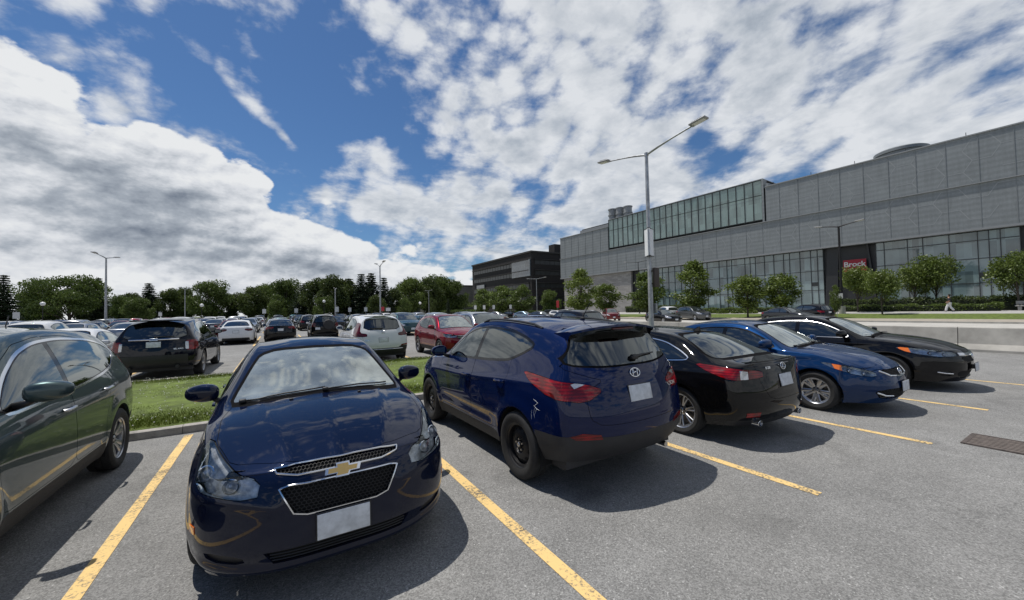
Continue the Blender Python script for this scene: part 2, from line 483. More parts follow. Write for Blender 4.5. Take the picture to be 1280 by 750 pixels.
class Body:
    def __init__(s, S, level):
        s.S = S
        co, fs = surface(S, level)
        bmf = bmesh.new()
        vs = [bmf.verts.new(c) for c in co]
        for f in fs: bmf.faces.new([vs[i] for i in f])
        bmf.normal_update()
        s.bvh = BVHTree.FromBMesh(bmf)
        for f in [f for f in bmf.faces if f.calc_center_median().y < 0]: bmf.faces.remove(f)
        for v in [v for v in bmf.verts if not v.link_faces]: bmf.verts.remove(v)
        # the half's normals must be those of the whole: redo from the full mesh
        s.bm = bmf
        nl = bmf.verts.layers.float_vector.new('n0')
        for v in bmf.verts:
            n = v.normal.copy(); v[nl] = n
        # v.normal was computed on the full mesh before deletion (normal_update not called since)
        for v in bmf.verts:
            if abs(v.co.y) < 1e-5:
                n = Vector(v[nl]); n.y = 0; v[nl] = n.normalized(); v.co.y = 0
        s.tl = bmf.faces.layers.int.new('tag'); s.cl = bmf.faces.layers.int.new('cand')
        s.names = ['body']
        s.nl = nl
    def T(s, name):
        if name not in s.names: s.names.append(name)
        return s.names.index(name)
    def cand(s, allow, d, thr, lim):
        al = [s.T(a) for a in allow]; out = []
        for f in s.bm.faces:
            f[s.cl] = 0
            if f[s.tl] in al and f.normal.dot(d) > thr and (lim is None or lim(f.calc_center_median())):
                f[s.cl] = 1; out.append(f)
        return out
    def cut(s, name, proj, poly, gap=0., ring='gap', allow=('body',), thr=.25, lim=None, rnd=0, q=.25):
        U, V, d = axes(proj)
        if len(poly[0]) == 3: poly = [(U.dot(Vector(p)), V.dot(Vector(p))) for p in poly]
        if rnd: poly = chaikin(poly, rnd, q)
        s.bm.normal_update()
        c = s.cand(allow, d, thr, lim)
        if gap > 0:
            outer = clip_poly(s.bm, c, grow(poly, gap), U, V)
            for f in s.bm.faces: f[s.cl] = 0
            for f in outer: f[s.cl] = 1; f[s.tl] = s.T(ring)
            inner = clip_poly(s.bm, outer, poly, U, V)
        else:
            inner = clip_poly(s.bm, c, poly, U, V)
        t = s.T(name)
        for f in inner: f[s.tl] = t
        return inner
    def delete(s, proj, poly, thr=.2, lim=None, allow=('body',)):
        U, V, d = axes(proj)
        s.bm.normal_update()
        c = s.cand(allow, d, thr, lim)
        ins = clip_poly(s.bm, c, poly, U, V)
        bmesh.ops.delete(s.bm, geom=ins, context='FACES')
    def hit(s, proj, u, v):
        U, V, d = axes(proj)
        o = U * u + V * v + d * 6
        r = s.bvh.ray_cast(o, -d)
        if r[0] is None: return None, d
        return r[0], r[1]
    def data(s, name, side=0, disp=0., flange=.012, fdir=None):
        """side 0: mirrored whole; +1 left only; -1 right only"""
        if name not in s.names: return None
        t = s.names.index(name)
        fs = [f for f in s.bm.faces if f[s.tl] == t]
        if not fs: return None
        V = []; N = []; F = []; FN = []
        def emit(sg):
            mp = {}
            def gv(v):
                if abs(v.co.y) < 1e-5 and side == 0: key = v.index; k2 = ('c', v.index)
                else: k2 = (sg, v.index)
                if k2 not in mp:
                    if k2[0] == 'c' and k2 in cen: mp[k2] = cen[k2]
                    else:
                        n = Vector(v[s.nl]).normalized(); p = v.co + n * disp
                        mp[k2] = len(V); V.append((p.x, p.y * sg, p.z)); N.append((n.x, n.y * sg, n.z))
                        if k2[0] == 'c': cen[k2] = mp[k2]
                return mp[k2]
            ec = {}
            for f in fs:
                ids = [gv(v) for v in f.verts]
                F.append(tuple(ids if sg > 0 else ids[::-1]))
                for e in f.edges: ec[e] = ec.get(e, 0) + 1
            if flange:
                for e, c in ec.items():
                    if c != 1: continue
                    a, b = e.verts
                    if abs(a.co.y) < 1e-5 and abs(b.co.y) < 1e-5: continue
                    f = [f for f in e.link_faces if f[s.tl] == t][0]
                    vl = list(f.verts); i = vl.index(a)
                    if vl[(i + 1) % len(vl)] is not b: a, b = b, a
                    q = []
                    for v in (a, b):
                        n = Vector(v[s.nl]).normalized(); p = v.co + n * disp
                        q.append((p, n))
                    p0, p1 = q[0][0], q[1][0]
                    d0 = -q[0][1] * flange if fdir is None else fdir * flange
                    d1 = -q[1][1] * flange if fdir is None else fdir * flange
                    pts = [p1, p0, p0 + d0, p1 + d1]
                    nn = (pts[1] - pts[0]).cross(pts[2] - pts[1])
                    if nn.length < 1e-12: continue
                    nn.normalize(); base = len(V)
                    for p in pts:
                        V.append((p.x, p.y * sg, p.z)); N.append((nn.x, nn.y * sg, nn.z))
                    ids = [base, base + 1, base + 2, base + 3]
                    F.append(tuple(ids if sg > 0 else ids[::-1]))
        cen = {}
        s.bm.verts.index_update()
        if side == 0: emit(1); emit(-1)
        else: emit(side)
        return V, F, N

def mesh_from(data, name, mats, mi=None):
    V, F, N = data
    me = bpy.data.meshes.new(name)
    me.from_pydata(V, [], F)
    for m in (mats if isinstance(mats, (list, tuple)) else [mats]): me.materials.append(m)
    if mi is not None: me.polygons.foreach_set('material_index', mi)
    me.polygons.foreach_set('use_smooth', [True] * len(F))
    me.update()
    me.normals_split_custom_set_from_vertices(N)
    return me

# ------------------------------------------------------------------ wheels
WCACHE = {}
def wheel_meshes(R_, w, style, rr):
    key = (R_, w, style, rr)
    if key in WCACHE: return WCACHE[key]
    h = w / 2
    t = MB()   # tyre: axis y, outer face +y
    t.lathe([(rr - .012, h * .62), (rr + .004, h * .86), (rr + .03, h * .98), (rr + (R_ - rr) * .55, h * 1.06), (R_ - .028, h * 1.0), (R_ - .008, h * .86), (R_ - .001, h * .6),
             (R_, h * .3), (R_ - .007, h * .28), (R_ - .007, h * .22), (R_, h * .2), (R_, -h * .2), (R_ - .007, -h * .22), (R_ - .007, -h * .28), (R_, -h * .3), (R_ - .008, -h * .86), (R_ - .04, -h), (rr, -h * .8)], 56, 'y')
    tm = t.mesh('tyre', M_TYRE, 30)
    r = MB()
    # barrel and lip
    r.lathe([(rr - .004, h * .8), (rr + .006, h * .88), (rr + .008, h * .8), (rr - .004, h * .74), (rr - .022, h * .66), (rr - .03, h * .2), (rr - .03, -h * .8)], 48, 'y', mi=0)
    mats = [M_ALLOY, M_VOID, M_DISC, M_CHROME]
    r.lathe([(.0, -h * .1), (rr * .62, -h * .1), (rr * .62, -h * .16), (rr * .95, -h * .2)], 36, 'y', mi=2)
    r.lathe([(rr * .95, -h * .22), (.0, -h * .3)], 24, 'y', mi=1)
    def spoke(a, w0, w1, r0, r1, y0, y1, th=.03, mi=0, skew=0.):
        ca, sa = math.cos(a), math.sin(a)
        def P(rad, t_, y): 
            return Vector((ca * rad - sa * t_, y, sa * rad + ca * t_))
        vs = []
        for rad, ww, y, sk in ((r0, w0, y0, 0), ((r0 + r1) / 2, (w0 + w1) / 2 * .9, (y0 + y1) / 2 + .006, skew / 2), (r1, w1, y1, skew)):
            vs += [P(rad, sk - ww / 2, y - .006), P(rad, sk - ww / 4, y), P(rad, sk + ww / 4, y), P(rad, sk + ww / 2, y - .006), P(rad, sk + ww / 2, y - th), P(rad, sk - ww / 2, y - th)]
        fs = []
        for i in range(2):
            for k in range(6):
                k2 = (k + 1) % 6
                fs.append((i * 6 + k, (i + 1) * 6 + k, (i + 1) * 6 + k2, i * 6 + k2))
        r.add(vs, fs, mi, False)
    yf = h * .55
    if style == 'steel':
        r.lathe([(0, yf + .02), (.035, yf + .02), (.04, yf - .005), (.075, yf - .01), (.09, yf + .012), (rr * .62, yf + .004), (rr * .82, yf - .03), (rr - .015, yf - .035), (rr - .004, h * .74)], 48, 'y', mi=0)
        for k in range(10):
            a = 2 * math.pi * k / 10
            M_ = Matrix.Translation((math.cos(a) * rr * .70, yf - .012, math.sin(a) * rr * .70)) @ Matrix.Rotation(-a, 4, 'Y')
            r.lathe([(.0, .0045), (.017, .0045), (.019, .0)], 12, 'y', M=M_ @ Matrix.Rotation(R(-28), 4, 'Z') @ Matrix.Diagonal((1, 1, 1.4, 1)), mi=1)
        for k in range(5):
            a = 2 * math.pi * k / 5
            r.lathe([(.0, .02), (.009, .02), (.011, 0)], 8, 'y', M=Matrix.Translation((math.cos(a) * .057, yf - .006, math.sin(a) * .057)), mi=3)
        r.lathe([(0, yf + .026), (.02, yf + .024), (.027, yf + .016)], 16, 'y', mi=3)
        mats = [M_STEELB, M_VOID, M_DISC, M_SATIN]
    else:
        nsp, wid, twin = {'five': (5, .075, 0), 'twin': (5, .032, .17), 'ten': (10, .03, 0), 'seven': (7, .05, 0), 'multi': (7, .024, .12), 'blade': (5, .055, .2)}[style]
        for k in range(nsp):
            a = 2 * math.pi * (k + .25) / nsp
            if twin:
                for sg in (1, -1): spoke(a + sg * twin * .5, wid, wid * 1.1, .05, rr - .012, yf - .012, h * .72, skew=sg * twin * .13)
            else: spoke(a, wid * 1.1, wid, .05, rr - .012, yf - .012, h * .72)
            r.lathe([(.0, .012), (.008, .012), (.01, 0)], 8, 'y', M=Matrix.Translation((math.cos(a) * .045, yf - .012, math.sin(a) * .045)), mi=1)
        r.lathe([(0, yf + .004), (.028, yf + .002), (.034, yf - .006), (.07, yf - .012), (.078, yf - .03)], 32, 'y', mi=0)
    rm = r.mesh('rim', mats, 35)
    WCACHE[key] = (tm, rm)
    return WCACHE[key]

def add_wheels(root, S, style, steer=0.):
    tm, rm = wheel_meshes(S['R'], S.get('tw', .215), style, S['rr'])
    for ax in S['axles']:
        for sg in (1, -1):
            w = link('wheel', tm, root)   # the wheel object is its tyre; the rim is its child
            y = S['tyreY'] * sg
            w.location = (ax, y, S['R'])
            w.rotation_euler = (0, rnd.uniform(0, 6.28), 0 if sg > 0 else math.pi)
            rim = link('rim', rm, w)

# ------------------------------------------------------------------ car parts
def strip_box(b, body, proj, pts, wid, dep, lift=.0, mi=0, n=None):
    """a thin raised bar laid on the body surface along 2-D points"""
    U, V, d = axes(proj); P = []
    for u, v in pts:
        p, nn = body.hit(proj, u, v)
        if p is None: continue
        P.append((Vector(p), Vector(nn)))
    for sgy in (1,):
        vs = []; fs = []
        for i, (p, nn) in enumerate(P):
            a = P[max(i - 1, 0)][0]; c = P[min(i + 1, len(P) - 1)][0]
            t = (c - a).normalized(); s_ = t.cross(nn).normalized()
            vs += [p + s_ * wid / 2 - nn * .004, p + s_ * wid / 2 * .8 + nn * (dep + lift), p - s_ * wid / 2 * .8 + nn * (dep + lift), p - s_ * wid / 2 - nn * .004]
        for i in range(len(P) - 1):
            for k in range(3): fs.append((i * 4 + k, i * 4 + k + 1, i * 4 + 5 + k, i * 4 + 4 + k))
        fs.append((0, 3, 2, 1)); e = (len(P) - 1) * 4; fs.append((e, e + 1, e + 2, e + 3))
        b.add(vs, fs, mi, False)

def dense(pts, n=6, closed=False):
    out = []; m = len(pts)
    for i in range(m if closed else m - 1):
        a, b = pts[i], pts[(i + 1) % m]
        for k in range(n): out.append((a[0] + (b[0] - a[0]) * k / n, a[1] + (b[1] - a[1]) * k / n))
    if not closed: out.append(pts[-1])
    return out

def text_mesh(txt, size, mat, name='lettering', depth=.002, bold=0.):
    cu = bpy.data.curves.new('t', 'FONT'); cu.body = txt; cu.size = size; cu.extrude = depth; cu.align_x = 'CENTER'; cu.align_y = 'CENTER'; cu.offset = bold
    ob = bpy.data.objects.new('t', cu); COL.objects.link(ob)
    dg = bpy.context.evaluated_depsgraph_get(); dg.update()
    me = bpy.data.meshes.new_from_object(ob.evaluated_get(dg)); me.name = name
    bpy.data.objects.remove(ob); bpy.data.curves.remove(cu)
    me.materials.clear(); me.materials.append(mat)
    return me

def frame_at(p, n, up=Vector((0, 0, 1))):
    """matrix whose +Z is n, +Y close to up"""
    z = n.normalized(); x = up.cross(z).normalized(); y = z.cross(x)
    M_ = Matrix((x, y, z)).transposed().to_4x4(); M_.translation = p
    return M_

def plate(root, body, proj, z, tilt=0, dz=.03, holder=True, label=None, w=.305, h=.15):
    p, n = body.hit(proj, 0, z)
    d = axes(proj)[2]
    pp = Vector((p.x, 0, z)) + d * dz
    M_ = frame_at(pp, (d + Vector((0, 0, tilt))).normalized())
    b = MB()
    b.rbox(0, 0, -.006, w + .016, h + .016, .008, .004, 1, M=M_)
    b.box(-.05, .05, -.04, .04, -dz - .02, -.008, 1, M=M_)
    o = b.build('licence_plate', [M_PLATE, M_BLACK], root)
    b2 = MB(); b2.rbox(0, 0, 0, w, h, .006, .0028, 0, M=M_); b2.build('plate_face', [M_PLATE], o)
    return M_

def mirror(root, S, x, y, z, paint, sc=1.):
    for sg in (1, -1):
        b = MB()
        bm = bmesh.new(); bmesh.ops.create_uvsphere(bm, u_segments=20, v_segments=14, radius=1)
        vs = []
        for v in bm.verts:
            c = v.co
            q = Vector([math.copysign(abs(k) ** .72, k) for k in c])
            px = q.x * .075 + .012; 
            if q.x < -.35: px = -.014
            taper = 1 - .22 * max(0, q.y)
            vs.append(Vector((x + px * sc - .03 * q.y * sc, sg * (y + .16 * sc + q.y * .125 * sc), z + (.085 + q.z * .078 * taper) * sc)))
        bm.verts.index_update()
        fs = [[v.index for v in f.verts] for f in bm.faces]
        if sg < 0: fs = [f[::-1] for f in fs]
        b.add(vs, fs, 0, True); bm.free()
        # foot
        b.tube([(x + .02, sg * (y - .02), z - .01), (x + .02, sg * (y + .05), z + .01), (x + .01, sg * (y + .1), z + .04)], [.03 * sc, .024 * sc, .02 * sc], 8, 1)
        o = b.build('door_mirror', [paint, M_BLACK], root, None)
        g = MB(); 
        q = [(x - .016 * sc - .03 * ky * sc - .002, sg * (y + .16 * sc + ky * .105 * sc), z + (.085 + kz * .06) * sc) for ky, kz in ((-1, -.8), (-.9, .9), (.6, .8), (.95, .2), (.8, -.7))]
        g.add(q, [(0, 1, 2, 3, 4) if sg > 0 else (4, 3, 2, 1, 0)]); g.build('mirror_glass', [M_CHROME], o)

def interior(root, S, full=True):
    x0, x1 = S['cabin']   # front, rear of cabin tub
    W = S['tyreY'] - .06; zb = S['belt'] - .03
    b = MB()
    for yy in (1, -1): b.box(x1, x0, yy * (W - .06) if yy > 0 else -W, W if yy > 0 else -(W - .06), .3, zb - .02, 0)
    b.box(x1, x0, -W, W, .24, .3, 0); b.box(x1 - .03, x1, -W, W, .25, zb - .02, 0)
    b.box(x0, x0 + .03, -W, W, .25, zb - .05, 0)
    b.build('cabin_tub', [M_DASH], root)
    d = MB()
    d.rbox(x0 - .18, 0, zb - .12, .42, W * 2 - .1, .2, .07, 0)
    d.rbox(x0 - .32, .38, zb - .03, .14, .34, .07, .03, 0)
    d.build('dashboard', [M_DASH], root)
    sw = MB()
    c = Vector((x0 - .48, .37, zb - .06)); ax = Vector((-.9, 0, .42)).normalized(); M_ = frame_at(c, ax)
    sw.tube([M_ @ Vector((.18 * math.cos(a), .18 * math.sin(a), 0)) for a in [k * math.pi / 12 for k in range(24)]], .014, 8, 0, closed=True)
    sw.rbox(0, 0, -.01, .14, .1, .05, .02, 0, M=M_); sw.box(-.17, .17, -.015, .015, -.012, 0, 0, M=M_); sw.box(-.015, .015, -.17, 0, -.012, 0, 0, M=M_)
    sw.build('steering_wheel', [M_BLACK], root)
    for yy in (.37, -.37):
        s_ = MB(); xs_ = x0 - 1.0
        s_.rbox(xs_ + .05, yy, zb - .42, .52, .5, .16, .06)
        Mr = Matrix.Translation((xs_ - .2, yy, zb - .36)) @ Matrix.Rotation(R(-14), 4, 'Y')
        s_.rbox(0, 0, .30, .13, .48, .62, .06, M=Mr); s_.rbox(-.01, 0, .70, .09, .25, .17, .04, M=Mr)
        s_.build('seat', [M_SEAT], root)
    s_ = MB(); xs_ = x0 - 1.95
    s_.rbox(xs_ + .1, 0, zb - .42, .5, 1.25, .16, .06)
    Mr = Matrix.Translation((xs_ - .15, 0, zb - .36)) @ Matrix.Rotation(R(-18), 4, 'Y')
    s_.rbox(0, 0, .27, .14, 1.25, .55, .06, M=Mr)
    for yy in (.4, -.4): s_.rbox(0, yy, .6, .09, .24, .14, .04, M=Mr)
    s_.build('rear_seat', [M_SEAT], root)

def underside(root, S):
    b = MB(); f, r_ = S['axles']; W = S['tyreY'] - .13
    zb = ip(S['zb'], 0) + .015
    xf = ip(S['xN'], .3) - .12; xr = -(ip(S['xR'], .35) - .12)
    b.box(r_, f, -W + .06, W - .06, zb + .02, zb + .14, 0)
    b.box(xr + .08, r_, -W + .14, W - .14, zb + .10, zb + .20, 0); b.box(f, xf - .10, -W + .22, W - .22, zb + .03, zb + .14, 0)
    b.box(r_ + S['R'] + .05, f - S['R'] - .05, -W - .06, W + .06, zb + .03, zb + .12, 0)
    for ax in S['axles']:
        for sg in (1, -1):
            n = 18; R1 = S['R'] + .055; vs = []; fs = []
            y0 = sg * (S['tyreY'] + .085); y1 = sg * (S['tyreY'] - .24)
            for k in range(n + 1):
                a = -.25 + (math.pi + .5) * k / n
                for yy in (y0, y1): vs.append((ax + R1 * math.cos(a), yy, S['R'] + R1 * math.sin(a)))
            for k in range(n): fs.append((2 * k, 2 * k + 1, 2 * k + 3, 2 * k + 2))
            fs.append(tuple(2 * k + 1 for k in range(n + 1)))
            b.add(vs, fs, 0)
    b.build('underbody', [M_VOID], root)
# ------------------------------------------------------------------ car specifications (x forward, metres)
def circle(cx, cz, r, n=28): return [(cx + r * math.cos(2 * math.pi * k / n), cz + r * math.sin(2 * math.pi * k / n)) for k in range(n)]

SEDAN = dict(
    axles=(1.37, -1.315), R=.325, rr=.222, tyreY=.775, belt=.97, cabin=(.95, -1.45),
    xs=[1.93, 1.70, 1.37, 1.05, .80, .46, .1, -.35, -.8, -1.15, -1.5, -1.8, -2.02],
    W=[(-2.1, .82), (-1.75, .875), (-1.3, .897), (-.5, .893), (.9, .893), (1.37, .897), (1.7, .88), (1.95, .85)],
    zb=[(-2.1, .27), (-1.6, .22), (-1.3, .19), (1.35, .18), (1.7, .18), (1.95, .19)],
    zsh=[(-2.1, .84), (-1, .82), (0, .79), (1, .76), (1.95, .66)],
    zbelt=[(-2.1, .98), (-1.7, 1.0), (-1, .985), (.1, .95), (.8, .935), (1.37, .90), (1.7, .83), (1.95, .75)],
    inset=[(-2.1, .10), (-1.5, .09), (-.8, .055), (0, .045), (.8, .06), (1.4, .07), (1.95, .08)],
    zrail=[(-2.1, 1.04), (-1.8, 1.07), (-1.5, 1.165), (-1.15, 1.315), (-.8, 1.38), (-.35, 1.408), (.1, 1.375), (.46, 1.225), (.80, 1.035), (1.05, .975), (1.37, .945), (1.7, .875), (1.95, .79)],
    yrail=[(-2.1, .64), (-1.8, .65), (-1.15, .585), (-.8, .565), (-.35, .565), (.1, .575), (.46, .635), (.80, .705), (1.05, .74), (1.4, .74), (1.7, .70), (1.95, .64)],
    bow=[(-2.1, 0), (-1.8, -.05), (-1.5, -.10), (-1.15, -.07), (-.8, 0), (-.1, .03), (.1, .1), (.46, .19), (.8, .22), (1.05, .20), (1.5, .2), (1.95, .2)],
    ztop=[(-2.3, 1.05), (-2.05, 1.09), (-1.85, 1.105), (-1.6, 1.205), (-1.22, 1.37), (-1.0, 1.425), (-.6, 1.465), (-.3, 1.475), (.0, 1.46), (.2, 1.43), (.65, 1.245), (1.02, 1.055), (1.25, 1.02), (1.6, .975), (1.9, .915), (2.1, .84)],
    xN=[(.15, 2.17), (.26, 2.26), (.4, 2.295), (.55, 2.30), (.68, 2.28), (.78, 2.21), (.84, 2.1), (.9, 1.98)], cN=.40, zn=.81,
    xR=[(.25, 2.17), (.4, 2.27), (.55, 2.30), (.8, 2.27), (.98, 2.24), (1.06, 2.2)], cR=.26, zr=1.06,
    crease={3: .25, 4: .15}, ccreaseR={6: .5},
    dlo=[(.80, .985), (.2, .985), (-.5, 1.0), (-1.15, 1.03), (-1.42, 1.06), (-1.22, 1.17), (-.95, 1.275), (-.5, 1.33), (-.05, 1.335), (.22, 1.285), (.5, 1.165)],
    pillars=[(-.18, -.26, .05), (-1.08, -1.02, .02)],
    doors=[[(.90, .33), (.93, .6), (.90, .95), (.5, 1.22), (.2, 1.335), (-.1, 1.375), (-.22, 1.375), (-.19, .9), (-.17, .33)],
           [(-.178, .33), (-.198, .9), (-.228, 1.375), (-.6, 1.37), (-1.0, 1.30), (-1.22, 1.12), (-1.2, .95), (-.98, .72), (-.90, .5), (-.86, .33)]],
    handles=[(-.05, .84), (-1.02, .87)],
    wind=[(0, 1.39), (.35, 1.38), (.49, 1.34), (.54, 1.27), (.67, 1.03), (.66, 1.015), (.3, 1.05), (0, 1.062), (-.1, 1.062), (-.1, 1.39)],
    rwind=[(-.1, 1.375), (.35, 1.365), (.47, 1.33), (.52, 1.28), (.62, 1.13), (.6, 1.115), (.3, 1.125), (-.1, 1.13)],
    hood=[(-.1, -.1), (1.10, -.1), (1.10, .3), (.98, .66), (1.3, .715), (1.7, .70), (2.0, .60), (2.14, .3), (2.17, -.1)],
    headlight=(35, [(1.55, .82, .90), (1.80, .84, .64), (2.17, .47, .585), (2.18, .49, .70), (1.98, .68, .785)]),
    taillight=(145, [(-1.78, .85, .97), (-2.26, .52, .985), (-2.27, .52, .83), (-1.95, .84, .80)]),
    trunk=[(-.1, 1.10), (.58, 1.07), (.56, .80), (.42, .62), (-.1, .62)],
    mirror=(.66, .80, .985), rplate=.79, fplate=.46,
)

def variant(base, sx=1., sy=1., sz=1., **ov):
    S = {}
    def s2(P, a, b): return [(p[0] * a, p[1] * b) for p in P]
    for k, v in base.items():
        if k in ('W', 'inset', 'yrail'): v = s2(v, sx, sy)
        elif k in ('zb', 'zsh', 'zbelt', 'zrail', 'ztop'): v = s2(v, sx, sz)
        elif k in ('xN', 'xR'): v = s2(v, sz, sx)
        elif k == 'bow': v = s2(v, sx, 1)
        elif k == 'xs': v = [x * sx for x in v]
        elif k == 'axles': v = (v[0] * sx, v[1] * sx)
        elif k in ('dlo', 'handles'): v = s2(v, sx, sz)
        elif k == 'doors': v = [s2(d, sx, sz) for d in v]
        elif k in ('wind', 'rwind', 'trunk'): v = s2(v, sy, sz)
        elif k == 'hood': v = s2(v, sx, sy)
        elif k == 'pillars': v = [(a * sx, b * sx, c) for a, b, c in v]
        elif k in ('headlight', 'taillight'): v = (v[0], [(p[0] * sx, p[1] * sy, p[2] * sz) for p in v[1]])
        elif k == 'mirror': v = (v[0] * sx, v[1] * sy, v[2] * sz)
        elif k in ('zn', 'zr', 'rplate', 'fplate', 'belt'): v = v * sz
        elif k == 'cabin': v = (v[0] * sx, v[1] * sx)
        elif k == 'tyreY': v = v * sy
        S[k] = v
    S.update(ov)
    return S

SUV = dict(
    axles=(1.36, -1.28), R=.345, rr=.222, tyreY=.80, tw=.225, belt=1.06, cabin=(.98, -1.85),
    xs=[1.86, 1.64, 1.36, 1.08, .84, .5, .12, -.35, -.8, -1.2, -1.5, -1.78],
    W=[(-1.9, .84), (-1.7, .885), (-1.28, .912), (-.5, .905), (.9, .905), (1.36, .912), (1.65, .89), (1.9, .85)],
    zb=[(-1.9, .36), (-1.6, .31), (-1.3, .25), (1.35, .23), (1.7, .25), (1.9, .27)],
    zsh=[(-1.9, .98), (-1, .92), (0, .86), (1, .84), (1.9, .76)],
    zbelt=[(-1.9, 1.13), (-1.3, 1.12), (-.6, 1.06), (.1, 1.03), (.84, 1.02), (1.36, .985), (1.64, .93), (1.86, .86)],
    inset=[(-1.9, .09), (-1.3, .075), (-.8, .06), (0, .05), (.8, .06), (1.4, .07), (1.9, .08)],
    zrail=[(-1.85, 1.43), (-1.5, 1.50), (-1.2, 1.54), (-.8, 1.575), (-.35, 1.585), (.12, 1.545), (.5, 1.375), (.84, 1.135), (1.08, 1.06), (1.36, 1.03), (1.64, .975), (1.86, .90)],
    yrail=[(-1.85, .60), (-1.5, .615), (-1.2, .62), (-.8, .615), (-.35, .615), (.12, .62), (.5, .665), (.84, .735), (1.08, .765), (1.4, .765), (1.64, .73), (1.86, .67)],
    bow=[(-1.8, 0), (-1.2, 0), (-.1, .03), (.12, .1), (.5, .19), (.84, .22), (1.05, .20), (1.5, .2), (1.9, .2)],
    ztop=[(-1.8, 1.585), (-1.4, 1.62), (-.8, 1.65), (-.3, 1.655), (.0, 1.645), (.22, 1.61), (.69, 1.39), (1.06, 1.145), (1.3, 1.105), (1.6, 1.065), (1.84, 1.01), (2.0, .95)],
    xN=[(.2, 2.05), (.32, 2.14), (.5, 2.19), (.7, 2.195), (.85, 2.16), (.93, 2.08), (1.0, 1.95)], cN=.40, zn=.93,
    xR=[(.33, 2.06), (.45, 2.15), (.6, 2.19), (.8, 2.175), (.95, 2.14), (1.08, 2.08), (1.3, 1.94), (1.5, 1.80), (1.6, 1.74)], cR=.27, zr=1.575,
    crease={3: .25, 4: .12}, ccreaseR={6: .7},
    dlo=[(.83, 1.075), (.2, 1.075), (-.5, 1.10), (-1.0, 1.145), (-1.35, 1.24), (-1.50, 1.33), (-1.25, 1.42), (-.9, 1.49), (-.4, 1.515), (-.05, 1.505), (.22, 1.45), (.5, 1.315)],
    pillars=[(-.17, -.25, .05), (-1.0, -.93, .035)],
    doors=[[(.93, .42), (.97, .7), (.93, 1.04), (.5, 1.37), (.2, 1.51), (-.1, 1.55), (-.22, 1.555), (-.18, 1.0), (-.16, .42)],
           [(-.168, .42), (-.188, 1.0), (-.228, 1.555), (-.6, 1.55), (-.98, 1.50), (-1.06, 1.25), (-1.05, 1.0), (-.93, .78), (-.86, .6), (-.84, .42)]],
    handles=[(-.04, .92), (-.93, .96)],
    wind=[(0, 1.575), (.38, 1.56), (.52, 1.52), (.57, 1.44), (.70, 1.13), (.69, 1.115), (.3, 1.145), (-.1, 1.155), (-.1, 1.575)],
    rwind=[(-.1, 1.49), (.44, 1.475), (.55, 1.45), (.60, 1.36), (.68, 1.16), (.62, 1.13), (.3, 1.12), (-.1, 1.12)],
    hood=[(-.1, -.1), (1.15, -.1), (1.15, .3), (1.03, .68), (1.3, .745), (1.66, .73), (1.93, .62), (2.06, .3), (2.08, -.1)],
    headlight=(35, [(1.50, .86, .98), (1.74, .86, .78), (2.06, .52, .70), (2.07, .52, .80), (1.9, .68, .87)]),
    taillight=(145, [(-1.55, .88, 1.08), (-2.0, .62, 1.03), (-2.1, .50, .93), (-2.08, .58, .87), (-1.86, .83, .88)]),
    trunk=[(-.1, 1.56), (.55, 1.52), (.70, 1.12), (.64, .85), (.56, .62), (-.1, .60)],
    mirror=(.70, .82, 1.085), rplate=.90, fplate=.50,
)

